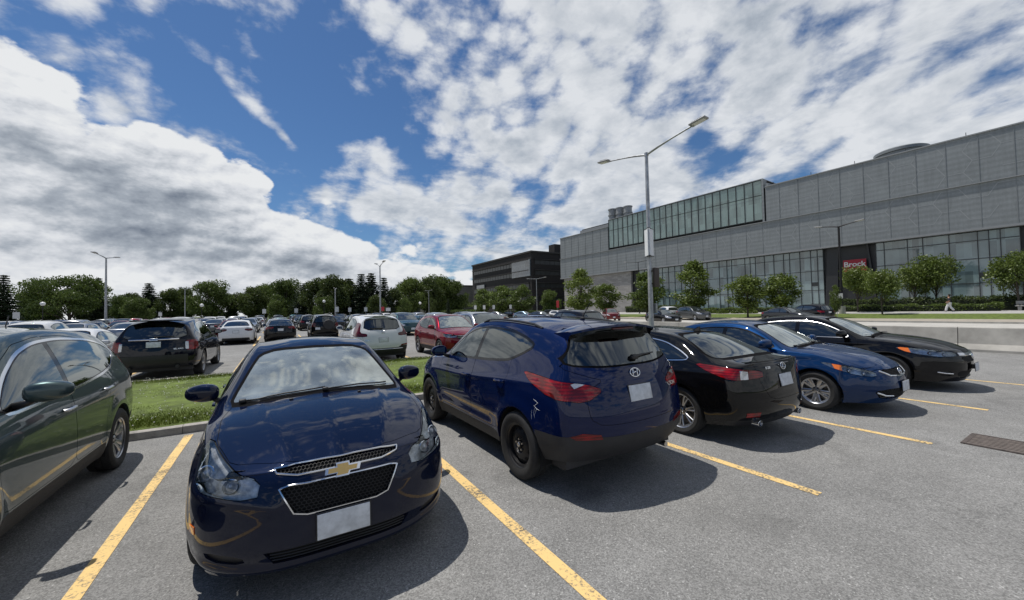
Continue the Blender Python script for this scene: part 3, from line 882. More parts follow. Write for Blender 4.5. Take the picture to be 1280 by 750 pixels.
def make_car(root, S, paint, level=3, style='five', detail=2, feat=None, glassR=None, glassS=None, glassF=None, trim=None, frontglass=None):
    """parts of one car under the empty `root`; returns the Body for further fittings"""
    B = Body(S, level)
    Rr = S['R']; GAP = .0042 if detail >= 2 and level >= 3 else .003
    for ax in S['axles']:
        B.delete('side', circle(ax, Rr, Rr + .052, 30), thr=.15, lim=lambda c: c.y > .45 and c.z < 1.1)
    # glazing first
    up = lambda c: c.z > S['belt'] - .08
    tw = S.get('trimw', .016)
    B.cut('window_frame', 'side', S['dlo'], gap=tw, ring='window_trim', thr=.3, rnd=2, q=.2, lim=up)
    dl = S['dlo']; x1 = max(p[0] for p in dl) + .2; x0 = min(p[0] for p in dl) - .2
    ps = S['pillars']
    cuts = [x1] + [v for p in ps for v in (p[0] + 0, p[1])] + [x0]
    names = ['front_side', 'rear_side', 'quarter']
    lean = .5
    inner = grow(chaikin(dl, 2, .2), -.012)
    zc = S['belt'] + .2
    for k in range(len(ps) + 1):
        a = x1 if k == 0 else ps[k - 1][1]; b = x0 if k == len(ps) else ps[k][0]
        la = 0 if k == 0 else ps[k - 1][2]; lb = 0 if k == len(ps) else ps[k][2]
        # side strip polygon intersected with the inner outline
        st = [(b + lb, .8), (a + la, .8), (a - la, 1.8), (b - lb, 1.8)] if True else None
        U, V, d = axes('side'); B.bm.normal_update()
        c = B.cand(('window_frame',), d, .2, None)
        c = clip_poly(B.bm, c, st, U, V)
        for f in B.bm.faces: f[B.cl] = 0
        for f in c: f[B.cl] = 1
        c = clip_poly(B.bm, c, inner, U, V)
        t = B.T('win%d' % k)
        for f in c: f[B.tl] = t
    B.cut('windscreen', 'front', S['wind'], gap=.022, ring='frit_front', thr=.12, rnd=1, q=.2, lim=lambda c: c.x > 0 and c.z > S['belt'] - .06)
    B.cut('rear_window', 'rear', S['rwind'], gap=.018, ring='frit_rear', thr=.1, rnd=1, q=.2, lim=lambda c: c.x < -.6 and c.z > S['belt'] - .02)
    al = ('body',)
    for nm, key in (('headlight', 'headlight'), ('taillight', 'taillight')):
        pr, P = S[key]
        B.cut(nm, pr, P, gap=GAP, thr=.15, rnd=1, q=.18, lim=(lambda c: c.x > 1.2) if nm == 'headlight' else (lambda c: c.x < -1.2))
    for ft in (feat or []):
        nm, pr, P = ft[:3]; kw = dict(gap=GAP, thr=.2); kw.update(ft[3] if len(ft) > 3 else {})
        kw.pop('mat', None); kw.pop('mats', None)
        kw2 = {k: v for k, v in kw.items() if k in ('gap', 'ring', 'allow', 'thr', 'lim', 'rnd', 'q')}
        B.cut(nm, pr, P, **kw2)
    if detail >= 1:
        B.cut('hood', 'top', S['hood'], gap=GAP, thr=.35, rnd=1, q=.12, lim=lambda c: c.x > .75)
        for k, dp in enumerate(S['doors']):
            B.cut('door%d' % k, 'side', dp, gap=GAP, thr=.2, rnd=1, q=.08)
        B.cut('tailgate', 'rear', S['trunk'], gap=GAP, thr=.1, lim=lambda c: c.x < -1.2, rnd=1, q=.15)
    fl = .014
    def part(tagn, name, mat, side=0, parent=root, disp=0., flange=fl, fdir=None):
        d = B.data(tagn, side, disp, flange, fdir)
        if d is None: return None
        return link(name, mesh_from(d, name, mat), parent)
    part('body', 'body', paint, flange=.03)
    part('gap', 'panel_gap', M_VOID, disp=-.010, flange=0)
    for sg in (1, -1):
        part('window_frame', 'window_frame', M_GLOSSB, sg, disp=-.001)
        part('window_trim', 'window_trim', trim or M_GLOSSB, sg, disp=.002, flange=.006)
    part('frit_front', 'window_seal', M_SEAL, disp=-.001, flange=.004); part('frit_rear', 'window_seal', M_SEAL, disp=-.001, flange=.004)
    part('windscreen', 'windscreen', glassF or M_GLASSF, flange=0)
    part('rear_window', 'rear_window', glassR or M_GLASSD, flange=0)
    gs = glassS or M_GLASSS
    for k in range(len(ps) + 1):
        for sg in (1, -1):
            part('win%d' % k, 'side_window', frontglass if (k == 0 and frontglass) else gs, sg, flange=0)
    if detail >= 1:
        part('hood', 'hood', paint); part('tailgate', 'tailgate', paint)
        for k in range(len(S['doors'])):
            for sg in (1, -1):
                d_ = part('door%d' % k, 'door', paint, sg)
                if d_ is None or detail < 2 and False: continue
                hx, hz = S['handles'][k]
                p, n = B.hit('side', hx, hz)
                if p is not None:
                    b = MB()
                    b.tube([(hx + .085, sg * (p.y + .004), hz), (hx + .07, sg * (p.y + .03), hz + .003), (hx, sg * (p.y + .036), hz + .006), (hx - .07, sg * (p.y + .03), hz + .006), (hx - .09, sg * (p.y + .004), hz + .004)], [.012, .014, .014, .014, .012], 8, 0)
                    b.build('handle', [S.get('handlemat') or paint], d_)
    return B

def lamp_unit(B, root, tagn, name, lens, parts=None, back=.05, refl=None, disp=.003, flange=.03):
    """lamp with a housing pushed into the body and a lens over it"""
    out = []
    for sg in (1, -1):
        d = B.data(tagn, sg, -back, 0)
        if d is None: continue
        h = link(name, mesh_from(d, name, refl or M_LREFL), root)
        d2 = B.data(tagn, sg, disp, flange)
        l = link('lens', mesh_from(d2, 'lens', lens), h)
        out.append((sg, h))
    return out

def solid_lamp(B, root, tagn, name, mat, disp=.004, flange=.03):
    out = []
    for sg in (1, -1):
        d = B.data(tagn, sg, disp, flange)
        if d is None: continue
        out.append((sg, link(name, mesh_from(d, name, mat), root)))
    return out

def surf_tube(B, b, proj, pts, rad, mi=0, closed=False, n=6, lift=0., steps=6, half=True):
    for sg in (1, -1):
        P = []
        for u, v in dense(pts, steps, closed):
            p, nn = B.hit(proj, u, v)
            if p is None: continue
            q = Vector(p) + Vector(nn) * lift
            P.append((q.x, q.y * sg, q.z))
        if len(P) > 1: b.tube(P, rad, n, mi, closed=closed)
        if not half: break

def projector(b, p, d, r, mi_ring=0, mi_in=1):
    M_ = frame_at(p, d)
    b.lathe([(r * 1.0, -.05), (r * 1.05, 0), (r * .9, .004), (r * .82, -.02)], 20, 'z', M=M_, mi=mi_ring)
    b.lathe([(r * .82, -.02), (r * .6, -.002), (r * .3, .008), (0, .011)], 20, 'z', M=M_, mi=mi_in)
# ------------------------------------------------------------------ the near cars
import os
LV = int(os.environ.get('LV', '3'))
P_NAVY = mat_paint('dark_navy_paint', (.0022, .0056, .022), .12, .4)
P_BLUE = mat_paint('deep_blue_paint', (.0020, .0085, .050), .14, .4)
P_GREEN = mat_paint('grey_green_paint', (.052, .078, .080), .55, .34)
P_BLACK = mat_paint('black_paint', (.003, .003, .0035), .0, .4, dirt=.04)
P_CIVIC = mat_paint('bright_blue_paint', (.003, .024, .085), .2, .38)
P_ACCORD = mat_paint('black_pearl_paint', (.004, .004, .005), .0, .4, dirt=.04)
M_GOLD = mat_simple('gold_emblem', (.62, .42, .16), .3, metal=.8)
M_MARK = mat_simple('scratch_primer', (.62, .64, .68), .7)

def pip(pt, P):
    x, y = pt; ins = False; n = len(P)
    for i in range(n):
        a, b = P[i], P[i - 1]
        if (a[1] > y) != (b[1] > y) and x < (b[0] - a[0]) * (y - a[1]) / (b[1] - a[1]) + a[0]: ins = not ins
    return ins

def bowl(B, b, th, P, sg, r, back=.02):
    P = Vector(P); U = axes(th)[0]
    p, n = B.hit(th, U.dot(P), P.z)
    if p is None: return
    n = Vector(n); q = Vector(p) - n * back; d = (n + Vector((1.2, 0, .1))).normalized()
    q.y *= sg; d.y *= sg
    projector(b, q, d, r)

def honeycomb(B, root, poly, cell=.026, name='grille_mesh', mat=None, back=.008, wire=.0022):
    b = MB(); full = [(p[0], p[1]) for p in poly]
    y0 = max(p[0] for p in poly); z0 = min(p[1] for p in poly); z1 = max(p[1] for p in poly)
    s = cell / math.sqrt(3); done = set()
    r_ = 0; z = z0 - cell
    def put(q1, q2):
        k = tuple(sorted(((round(q1[0], 4), round(q1[1], 4)), (round(q2[0], 4), round(q2[1], 4)))))
        if k in done: return
        done.add(k)
        if not (pip((abs(q1[0]), q1[1]), full) and pip((abs(q2[0]), q2[1]), full)): return
        P = []
        for q in (q1, q2):
            p, n = B.hit('front', q[0], q[1])
            if p is None: return
            P.append(Vector(p) - Vector(n) * back)
        b.tube(P, wire, 4, 0, cap=False)
    rows = int((z1 - z0) / (1.5 * s * .8)) + 3; cols = int(2 * y0 / cell) + 3
    for i in range(rows):
        for j in range(cols):
            cy = -y0 + (j + .5 * (i % 2)) * cell; cz = z0 + i * 1.5 * s * .8
            if not (-y0 - cell < cy < y0 + cell): continue
            H = [(cy + s * math.sin(k * math.pi / 3), cz + s * .8 * math.cos(k * math.pi / 3)) for k in range(6)]
            for k in range(6): put(H[k], H[(k + 1) % 6])
    return b.build(name, [mat or M_BLACK], root, None)

def recess(B, root, tagn, name, depth=.035, mat=None, both=False):
    """opening: a dark sheet set back, with side walls"""
    for sg in ((1, -1) if both else (0,)):
        d = B.data(tagn, sg, -depth, 0)
        if d is None: return
        o = link(name, mesh_from(d, name, mat or M_VOID), root)
    return o

def wiper(B, root, pts, proj='front', name='wiper'):
    b = MB(); P = []
    for u, v in dense(pts, 5):
        p, n = B.hit(proj, u, v)
        if p is not None: P.append(Vector(p) + Vector(n) * .018)
    b.tube(P, .007, 6, 0)
    P2 = [p - Vector((0, 0, .0)) for p in P[len(P) // 6:]]
    b.tube([p + (P2[-1] - P2[0]).normalized().cross(Vector((1, 0, .5))) * .02 for p in P2], .005, 5, 0)
    b.rbox(P[0].x, P[0].y, P[0].z, .05, .05, .03, .01)
    return b.build(name, [M_BLACK], root, None)

def oval_emblem(root, M_, kind, w=.13, h=.10, mat=None, bg=True):
    b = MB()
    b.tube([M_ @ Vector((w / 2 * math.cos(a), h / 2 * math.sin(a), .004)) for a in [k * math.pi / 14 for k in range(28)]], .006, 6, 0, closed=True)
    t = .0065
    if kind == 'slantH':
        b.tube([M_ @ Vector(p) for p in ((-w * .27, -h * .34, .004), (-w * .17, h * .40, .006))], t, 6); b.tube([M_ @ Vector(p) for p in ((w * .17, -h * .40, .004), (w * .27, h * .34, .006))], t, 6)
        b.tube([M_ @ Vector(p) for p in ((-w * .24, -.006, .005), (0, .004, .008), (w * .24, .006, .005))], t, 6)
    elif kind == 'L':
        b.tube([M_ @ Vector(p) for p in ((w * .12, h * .42, .005), (-w * .2, -h * .22, .006), (w * .32, -h * .22, .005))], t, 6)
    elif kind == 'H':
        for sg in (1, -1): b.tube([M_ @ Vector(p) for p in ((sg * w * .22, -h * .4, .005), (sg * w * .25, 0, .006), (sg * w * .34, h * .4, .005))], t * 1.1, 6)
        b.tube([M_ @ Vector(p) for p in ((-w * .24, 0, .005), (w * .24, 0, .005))], t * 1.1, 6)
    return b.build('emblem', [mat or M_CHROME], root, None)

def surf_frame(B, proj, u, v, lift=.003):
    p, n = B.hit(proj, u, v)
    d = axes(proj)[2]
    n = Vector(n)
    n = (n + d * .5).normalized()
    return frame_at(Vector(p) + n * lift, n)

def lettering(B, root, txt, proj, u, v, size, mat=None, bold=.0006):
    M_ = surf_frame(B, proj, u, v)
    o = link('lettering', text_mesh(txt, size, mat or M_CHROME, bold=bold), root)
    o.matrix_local = M_
    return o

def shark_fin(root, x, z, mat):
    b = MB()
    b.add([(x + .09, 0, z), (x + .03, .022, z), (x - .07, .03, z), (x - .07, -.03, z), (x + .03, -.022, z), (x - .045, .004, z + .065), (x - .07, .006, z + .07), (x - .07, -.006, z + .07), (x - .045, -.004, z + .065)],
          [(0, 1, 5), (1, 2, 6, 5), (2, 3, 7, 6), (3, 4, 8, 7), (4, 0, 8), (0, 5, 8), (5, 6, 7, 8)], 0, False)
    b.build('roof_antenna', [mat], root, None)

def finish(root, B, S, paint, style, mir=True, inter=True):
    add_wheels(root, S, style)
    underside(root, S)
    if mir: mirror(root, S, *S['mirror'], paint)
    if inter: interior(root, S)

# ---- dark navy compact saloon, nose to the camera
def car_navy():
    S = variant(SEDAN, disp=[ridge([(2.12, .30), (1.6, .40), (1.0, .50)], .010, .05), ridge([(2.16, .0), (1.6, .0), (1.05, .0)], .006, .035), ridge([(1.2, .80), (0, .84), (-1.6, .88)], .006, .03, 'side'),
                ridge([(.84, .675), (.50, .635), (.38, .60)], .016, .028, 'front'), ridge([(0, .225), (.5, .23), (.85, .27)], .030, .03, 'front')])
    S['capp'] = 4.2; S['cN'] = .43
    S['W'] = [(-2.1, .82), (-1.75, .875), (-1.3, .897), (-.5, .893), (.9, .885), (1.37, .88), (1.7, .85), (1.95, .815)]; S['tyreY'] = .755; S['mirror'] = (.60, .76, .985)
    root = empty('parked_car', (.36, 4.98, 0), R(-90), 'dark navy four door saloon facing the camera with chrome edged mesh grille and gold emblem', 'car', 'cars parked in the nearest row')
    gl = [(-.1, .535), (.20, .54), (.275, .56), (.35, .705), (.3, .715), (-.1, .73)]
    gu = [(-.1, .762), (.25, .760), (.36, .780), (.372, .80), (.26, .808), (-.1, .815)]
    lo = [(-.1, .265), (.38, .27), (.43, .35), (-.1, .365)]
    fog = [(.52, .285), (.72, .30), (.74, .355), (.54, .34)]
    S['headlight'] = (35, [(1.66, .80, .915), (1.74, .80, .83), (1.88, .78, .70), (2.16, .42, .66), (2.17, .43, .755), (2.0, .60, .815)])
    feat = [('grille', 'front', gl, dict(rnd=1, q=.12, gap=.001)), ('upper_grille', 'front', gu, dict(rnd=1, q=.12, gap=.001)), ('intake', 'front', lo, dict(gap=.001)),
            ('fog_recess', 'front', fog, dict(rnd=1, gap=.001)), ('side_marker', 40, [(1.96, .8, .43), (1.90, .84, .43), (1.90, .84, .475), (1.96, .8, .475)], dict(gap=.001))]
    B = make_car(root, S, P_NAVY, LV, 'five', feat=feat, glassF=M_GLASSP)
    for t_, n_ in (('grille', 'grille'), ('upper_grille', 'upper_grille'), ('intake', 'lower_intake')): recess(B, root, t_, n_, .03)
    recess(B, root, 'fog_recess', 'fog_light_recess', .015, M_BLACK, True)
    honeycomb(B, root, gl, .026); honeycomb(B, root, gu, .022)
    b = MB()
    for k in range(4): surf_tube(B, b, 'front', [(-.40, .282 + k * .022), (.40, .282 + k * .022)], .004, 0, lift=-.01, steps=14, half=False)
    b.build('intake_slat', [M_BLACK], root)
    b = MB()
    g2 = [(-x, z) for x, z in gl[1:-1]][::-1] + gl[1:-1]
    surf_tube(B, b, 'front', g2, .0068, 0, closed=True, half=False, lift=.002)
    g3 = [(-x, z) for x, z in gu[1:-1]][::-1] + gu[1:-1]
    surf_tube(B, b, 'front', g3, .006, 0, closed=True, half=False, lift=.002)
    b.build('grille_surround', [M_CHROME], root)
    # bow tie emblem
    M_ = surf_frame(B, 'front', 0, .745, .012)
    w, h = .092, .036
    tie = [(-w, -h * .42), (-w * .32, -h * .42), (-w * .42, -h), (w * .36, -h), (w * .46, -h * .42), (w * 1.0, -h * .42), (w * 1.1, h * .42), (w * .46, h * .42), (w * .42, h), (-w * .36, h), (-w * .32, h * .42), (-w * .94, h * .42)]
    b = MB()
    for sc, z0, z1, mi in ((1.12, -.012, .004, 0), (.92, 0, .009, 1)):
        n = len(tie); vs = [M_ @ Vector((x * sc, y * (sc if mi else 1.2), z)) for z in (z0, z1) for x, y in tie]
        fs = [(i, (i + 1) % n, n + (i + 1) % n, n + i) for i in range(n)] + [tuple(range(n, 2 * n))]
        b.add(vs, fs, mi)
    b.build('emblem', [M_CHROME, M_GOLD], root, None)
    for sg, h_ in lamp_unit(B, root, 'headlight', 'headlight', M_LENS, back=.04):
        b = MB(); d = Vector((1, .12 * sg, .05)).normalized()
        bowl(B, b, 35, (2.05, .56, .735), sg, .042); bowl(B, b, 35, (1.86, .74, .77), sg, .050)
        b.build('reflector', [M_CHROME, M_CLEARL], h_)
        b = MB(); b.rbox(1.79, sg * .735, .73, .04, .03, .08, .012); b.build('indicator', [M_AMBER], h_)
    solid_lamp(B, root, 'side_marker', 'side_marker', M_AMBER)
    solid_lamp(B, root, 'taillight', 'tail_light', M_RED)
    plate(root, B, 'front', .455, .02, .03)
    plate(root, B, 'rear', .79, .1, .01)
    finish(root, B, S, P_NAVY, 'five')
    wiper(B, root, [(-.60, 1.015), (-.30, 1.045), (.02, 1.062)]); wiper(B, root, [(0.02, 1.05), (.30, 1.052), (.58, 1.035)])
    b = MB()
    for y in (.30, -.25):
        p, n = B.hit('top', 1.14, y); b.rbox(1.14, y, p.z + .004, .03, .03, .012, .005)
    b.build('washer_nozzle', [M_BLACK], root)
    return root

# ---- blue compact SUV, tail to the camera
def car_blue_suv():
    S = variant(SUV, disp=[ridge([(1.3, .86), (.3, .88), (-.9, .98), (-1.6, 1.03)], .010, .03, 'side'), ridge([(.8, .52), (-.7, .50)], -.012, .06, 'side')])
    S['taillight'] = (145, [(-1.42, .89, 1.12), (-1.52, .90, 1.04), (-1.80, .86, .93), (-2.04, .62, .885), (-2.09, .44, .985), (-2.04, .60, 1.045), (-1.75, .85, 1.09)])
    S['dlo'] = [(.80, 1.115), (.2, 1.125), (-.5, 1.155), (-.98, 1.19), (-1.2, 1.27), (-1.40, 1.37), (-1.18, 1.445), (-.9, 1.50), (-.4, 1.53), (-.05, 1.52), (.22, 1.46), (.5, 1.325)]
    S['rwind'] = [(-.1, 1.51), (.44, 1.50), (.56, 1.47), (.62, 1.36), (.73, 1.245), (.62, 1.21), (.3, 1.19), (-.1, 1.19)]
    S['trunk'] = [(-.1, 1.56), (.56, 1.54), (.66, 1.3), (.76, 1.19), (.58, 1.12), (.41, 1.07), (.62, .97), (.60, .74), (.50, .68), (-.1, .67)]
    root = empty('parked_car', (3.03, 4.72, 0), R(90), 'deep blue sport utility car seen from behind with black steel wheels and scratched rear corner', 'car', 'cars parked in the nearest row')
    feat = [('rear_clad', 'rear', [(-.1, .2), (1.2, .2), (1.2, .58), (.70, .60), (.45, .57), (-.1, .56)], dict(gap=.0015, thr=-.35, lim=lambda c: c.x < -1.62)),
            ('rear_fog', 'rear', [(.50, .555), (.74, .565), (.79, .60), (.68, .62), (.52, .60)], dict(allow=('rear_clad', 'body'), gap=.001, thr=.1, lim=lambda c: c.x < -1.8)),
            ('sill_clad', 'side', [(-.95, .15), (1.02, .15), (.96, .385), (-.86, .385)], dict(gap=.0015, thr=-.5)),
            ('reverse_lamp', 150, [(-1.90, .66, 1.012), (-1.97, .45, 1.078), (-1.93, .54, 1.085), (-1.87, .68, 1.05)], dict(allow=('taillight',), gap=.001, lim=lambda c: c.x < -1.9))]
    B = make_car(root, S, P_BLUE, LV, 'steel', feat=feat, glassR=M_GLASSD, glassS=M_GLASSD, frontglass=M_GLASSS)
    def part(t, name, mat, side=0, disp=0., fl=.014):
        d = B.data(t, side, disp, fl)
        if d: return link(name, mesh_from(d, name, mat), root)
    part('rear_clad', 'rear_bumper', M_CLAD)
    for sg in (1, -1): part('sill_clad', 'sill_cladding', M_CLAD, sg)
    solid_lamp(B, root, 'rear_fog', 'fog_reflector', M_RED, .003)
    tl = dict(solid_lamp(B, root, 'taillight', 'tail_light', M_RED, .005))
    for sg, o in solid_lamp(B, root, 'reverse_lamp', 'reverse_lamp', M_CLEARL, .005): o.parent = tl[sg]
    lamp_unit(B, root, 'headlight', 'headlight', M_LENS)
    # roof spoiler
    b = MB(); n = 20; top = []; rows_ = []
    for k in range(n + 1):
        y = -.60 + 1.2 * k / n; e = (abs(y) / .6) ** 2.2
        p, _ = B.hit('top', -1.60, y * .96); z1 = p.z if p else 1.6
        xe = -1.95 + .12 * e; ze = 1.58 - .06 * e
        rows_.append([(-1.56, y, z1 - .002), (-1.78, y, (z1 + ze) / 2 + .012), (xe, y, ze), (xe - .004, y, ze - .022), (xe + .03, y, ze - .04), (-1.78, y, ze - .085)])
    vs = [p for r_ in rows_ for p in r_]
    for k in range(n):
        for j in range(5): b.add([vs[k * 6 + j], vs[k * 6 + j + 1], vs[k * 6 + 7 + j], vs[k * 6 + 6 + j]], [(0, 1, 2, 3)], 0 if j < 3 else 1, True)
    b.add(rows_[0], [(0, 1, 2, 3, 4, 5)], 0); b.add(rows_[-1], [(5, 4, 3, 2, 1, 0)], 0)
    bm = bmesh.new(); me = b.mesh('roof_spoiler', [P_BLUE, M_GLOSSB]); bm.from_mesh(me); bmesh.ops.remove_doubles(bm, verts=bm.verts[:], dist=.0005); bmesh.ops.recalc_face_normals(bm, faces=bm.faces[:]); bm.to_mesh(me); bm.free()
    me.set_sharp_from_angle(angle=R(35))
    sp = link('roof_spoiler', me, root)
    b = MB(); b.rbox(-1.93, 0, 1.538, .02, .3, .018, .006); b.build('brake_lamp', [M_REDD], sp)
    plate(root, B, 'rear', .925, .2, .004)
    M_ = surf_frame(B, 'rear', 0, 1.105); oval_emblem(root, M_, 'slantH', .135, .085)
    lettering(B, root, 'TUCSON', 'rear', -.53, .94, .055)
    # rear wiper
    b = MB(); P = []
    for u, v in ((-.08, 1.235), (-.22, 1.25), (-.42, 1.255)):
        p, nn = B.hit('rear', u, v); P.append(Vector(p) + Vector(nn) * .02)
    b.tube(P, [.018, .011, .007], 6); b.rbox(P[0].x, P[0].y, P[0].z, .05, .09, .05, .015); b.build('rear_wiper', [M_BLACK], root)
    # roof aerial and rails
    p, _ = B.hit('top', -1.33, 0.0)
    b = MB(); b.rbox(-1.33, 0, p.z + .012, .06, .035, .03, .01); b.tube([(-1.33, 0, p.z + .02), (-1.46, 0, p.z + .19)], [.006, .004], 6); b.build('roof_antenna', [M_BLACK], root)
    for sg in (1, -1):
        b = MB(); P = []
        for x in np.linspace(.0, -1.35, 10):
            p, _ = B.hit('top', x, .585); P.append((x, sg * .585, p.z + (.022 if -1.3 < x < -.05 else .0)))
        b.tube(P, .014, 6); b.build('roof_rail', [M_BLACK], root)
    # scratches on the left rear quarter
    b = MB()
    for st in ([(-1.585, .875), (-1.64, .86), (-1.665, .845)], [(-1.66, .85), (-1.62, .825), (-1.60, .80)], [(-1.595, .815), (-1.65, .79), (-1.69, .785)], [(-1.61, .795), (-1.60, .75), (-1.615, .70)], [(-1.66, .80), (-1.63, .775), (-1.625, .74)], [(-1.57, .77), (-1.565, .73), (-1.575, .68)]):
        q = []
        for x, z in dense(st, 3):
            p, nn = B.hit('side', x, z)
            if p is not None: q.append(Vector(p) + Vector(nn) * .0006)
        if len(q) > 2: b.tube(q, [.0006] + [.0020 if i % 2 else .0011 for i in range(len(q) - 2)] + [.0005], 4)
    b.build('scratch', [M_MARK], root)
    b = MB(); b.tube([(-1.8, -.5, .30), (-2.03, -.5, .29)], .028, 10, 0); b.build('exhaust_pipe', [M_SATIN], root)
    finish(root, B, S, P_BLUE, 'steel')
    return root

# ---- grey green SUV on the left, nose past the camera
def car_green_suv():
    S = variant(SUV, 1.03, 1., 1.025, trimw=.022)
    S['dlo'] = [(.86, 1.075), (.2, 1.085), (-.5, 1.11), (-1.0, 1.15), (-1.38, 1.21), (-1.58, 1.30), (-1.64, 1.37), (-1.45, 1.45), (-1.1, 1.515), (-.5, 1.555), (-.05, 1.54), (.25, 1.47), (.55, 1.315)]
    S['handlemat'] = M_SATIN; S['mirror'] = (.62, .84, 1.12)
    root = empty('parked_car', (-2.48, 5.02, 0), R(-90), 'grey green sport utility car at the left edge with chrome framed side windows', 'car', 'cars parked in the nearest row')
    feat = [('sill_clad', 'side', [(-.98, .15), (1.05, .15), (.99, .41), (-.88, .41)], dict(gap=.0015, thr=-.5)),
            ('rear_clad', 'rear', [(-.1, .2), (1.2, .2), (1.2, .56), (-.1, .56)], dict(gap=.0015, thr=-.35, lim=lambda c: c.x < -1.66)),
            ('grille', 'front', [(-.1, .62), (.40, .64), (.48, .80), (-.1, .82)], dict(rnd=1))]
    S['taillight'] = (170, [(-1.86, .74, 1.40), (-1.98, .78, .98), (-2.02, .78, .90), (-2.1, .62, .90), (-2.0, .60, 1.1), (-1.9, .60, 1.38)])
    B = make_car(root, S, P_GREEN, LV, 'blade', feat=feat, trim=M_CHROME, glassS=M_GLASSD, frontglass=M_GLASSS)
    for t, n_ in (('sill_clad', 'sill_cladding'), ('rear_clad', 'rear_bumper')):
        for sg in ((1, -1) if t[:4] == 'sill' else (0,)): d = B.data(t, sg, 0, .014); link(n_, mesh_from(d, n_, M_CLAD), root)
    recess(B, root, 'grille', 'grille', .02, M_BLACK)
    solid_lamp(B, root, 'taillight', 'tail_light', M_RED)
    lamp_unit(B, root, 'headlight', 'headlight', M_LENS)
    b = MB(); p, _ = B.hit('top', -1.35, 0); b.tube([(-1.35, 0, p.z), (-1.42, 0, p.z + .13)], .006, 6); b.rbox(-1.35, 0, p.z + .01, .05, .03, .02, .008); b.build('roof_antenna', [M_BLACK], root)
    # chrome strip above the sill catching the light
    plate(root, B, 'front', .5, .1)
    plate(root, B, 'rear', .9, .1)
    finish(root, B, S, P_GREEN, 'blade')
    return root

# ---- black saloon, tail to the camera
def car_black_saloon():
    S = variant(SEDAN, 1.0, 1.005, .965, R=.325, rr=.228, axles=(1.42, -1.31), trimw=.012, ccreaseR={6: .8},
                disp=[ridge([(1.2, .78), (0, .80), (-.9, .84), (-1.9, .90)], .010, .03, 'side')])
    S['xR'] = [(z, x - .02) for z, x in S['xR']]; S['W'] = [(-2.1, .835), (-1.75, .89), (-1.3, .905), (-.5, .893), (.9, .89), (1.37, .897), (1.7, .88), (1.95, .85)]
    S['taillight'] = (145, [(-1.62, .88, .985), (-1.76, .88, .90), (-1.96, .80, .82), (-2.20, .46, .845), (-2.20, .46, .925), (-1.95, .78, .965)])
    S['trunk'] = [(-.1, 1.08), (.56, 1.05), (.52, .9), (.50, .78), (.38, .58), (-.1, .57)]
    S['rwind'] = [(-.1, 1.345), (.38, 1.33), (.49, 1.30), (.55, 1.23), (.66, 1.07), (.62, 1.055), (.3, 1.07), (-.1, 1.075)]
    root = empty('parked_car', (5.60, 4.68, 0), R(90), 'black saloon seen from behind with long red tail lights and bright multi spoke wheels', 'car', 'cars parked in the nearest row')
    feat = [('rear_fog', 160, [(-2.16, .72, .37), (-2.22, .54, .37), (-2.22, .54, .43), (-2.16, .72, .43)], dict(gap=.001)),
            ('reverse_lamp', 145, [(-2.04, .72, .83), (-2.1, .64, .83), (-2.1, .64, .925), (-2.04, .72, .94)], dict(allow=('taillight',), gap=.001)),
            ('lower_clad', 'rear', [(-.1, .2), (1.0, .2), (.8, .33), (-.1, .33)], dict(gap=.001, thr=-.2, lim=lambda c: c.x < -1.9))]
    B = make_car(root, S, P_BLACK, LV, 'multi', feat=feat, trim=M_CHROME, glassS=M_GLASSD, glassR=M_GLASSD, frontglass=M_GLASSS)
    d = B.data('lower_clad', 0, 0, .014); link('rear_diffuser', mesh_from(d, 'rear_diffuser', M_BLACK), root)
    solid_lamp(B, root, 'rear_fog', 'fog_reflector', M_RED)
    tl = dict(solid_lamp(B, root, 'taillight', 'tail_light', M_RED, .005))
    for sg, o in solid_lamp(B, root, 'reverse_lamp', 'reverse_lamp', M_CLEARL, .005): o.parent = tl[sg]
    lamp_unit(B, root, 'headlight', 'headlight', M_LENS)
    plate(root, B, 'rear', .79, .2, .008)
    M_ = surf_frame(B, 'rear', 0, .955); oval_emblem(root, M_, 'L', .115, .085)
    lettering(B, root, 'IS 250', 'rear', .34, .955, .04)
    # boot lid lip
    b = MB(); P = []
    for y in np.linspace(-.6, .6, 15):
        p, _ = B.hit('top', -2.15 + .10 * (abs(y) / .6) ** 2.5, y); P.append((p.x - .01, y, p.z + .004))
    b.tube(P, [.006] + [.013] * 13 + [.006], 6); b.build('boot_lip', [P_BLACK], root)
    p, _ = B.hit('top', -1.02, 0); shark_fin(root, -1.02, p.z - .003, P_BLACK)
    for yy in (.52, -.52):
        b = MB(); M_ = Matrix.Translation((-2.17, yy, .285)) @ Matrix.Rotation(R(-90), 4, 'Y') @ Matrix.Diagonal((.8, 1.2, 1, 1))
        b.lathe([(.045, -.15), (.045, .01), (.040, .012), (.036, -.02), (.030, -.10), (0, -.1)], 20, 'z', M=M_); b.build('exhaust_pipe', [M_CHROME], root)
    finish(root, B, S, P_BLACK, 'multi')
    return root

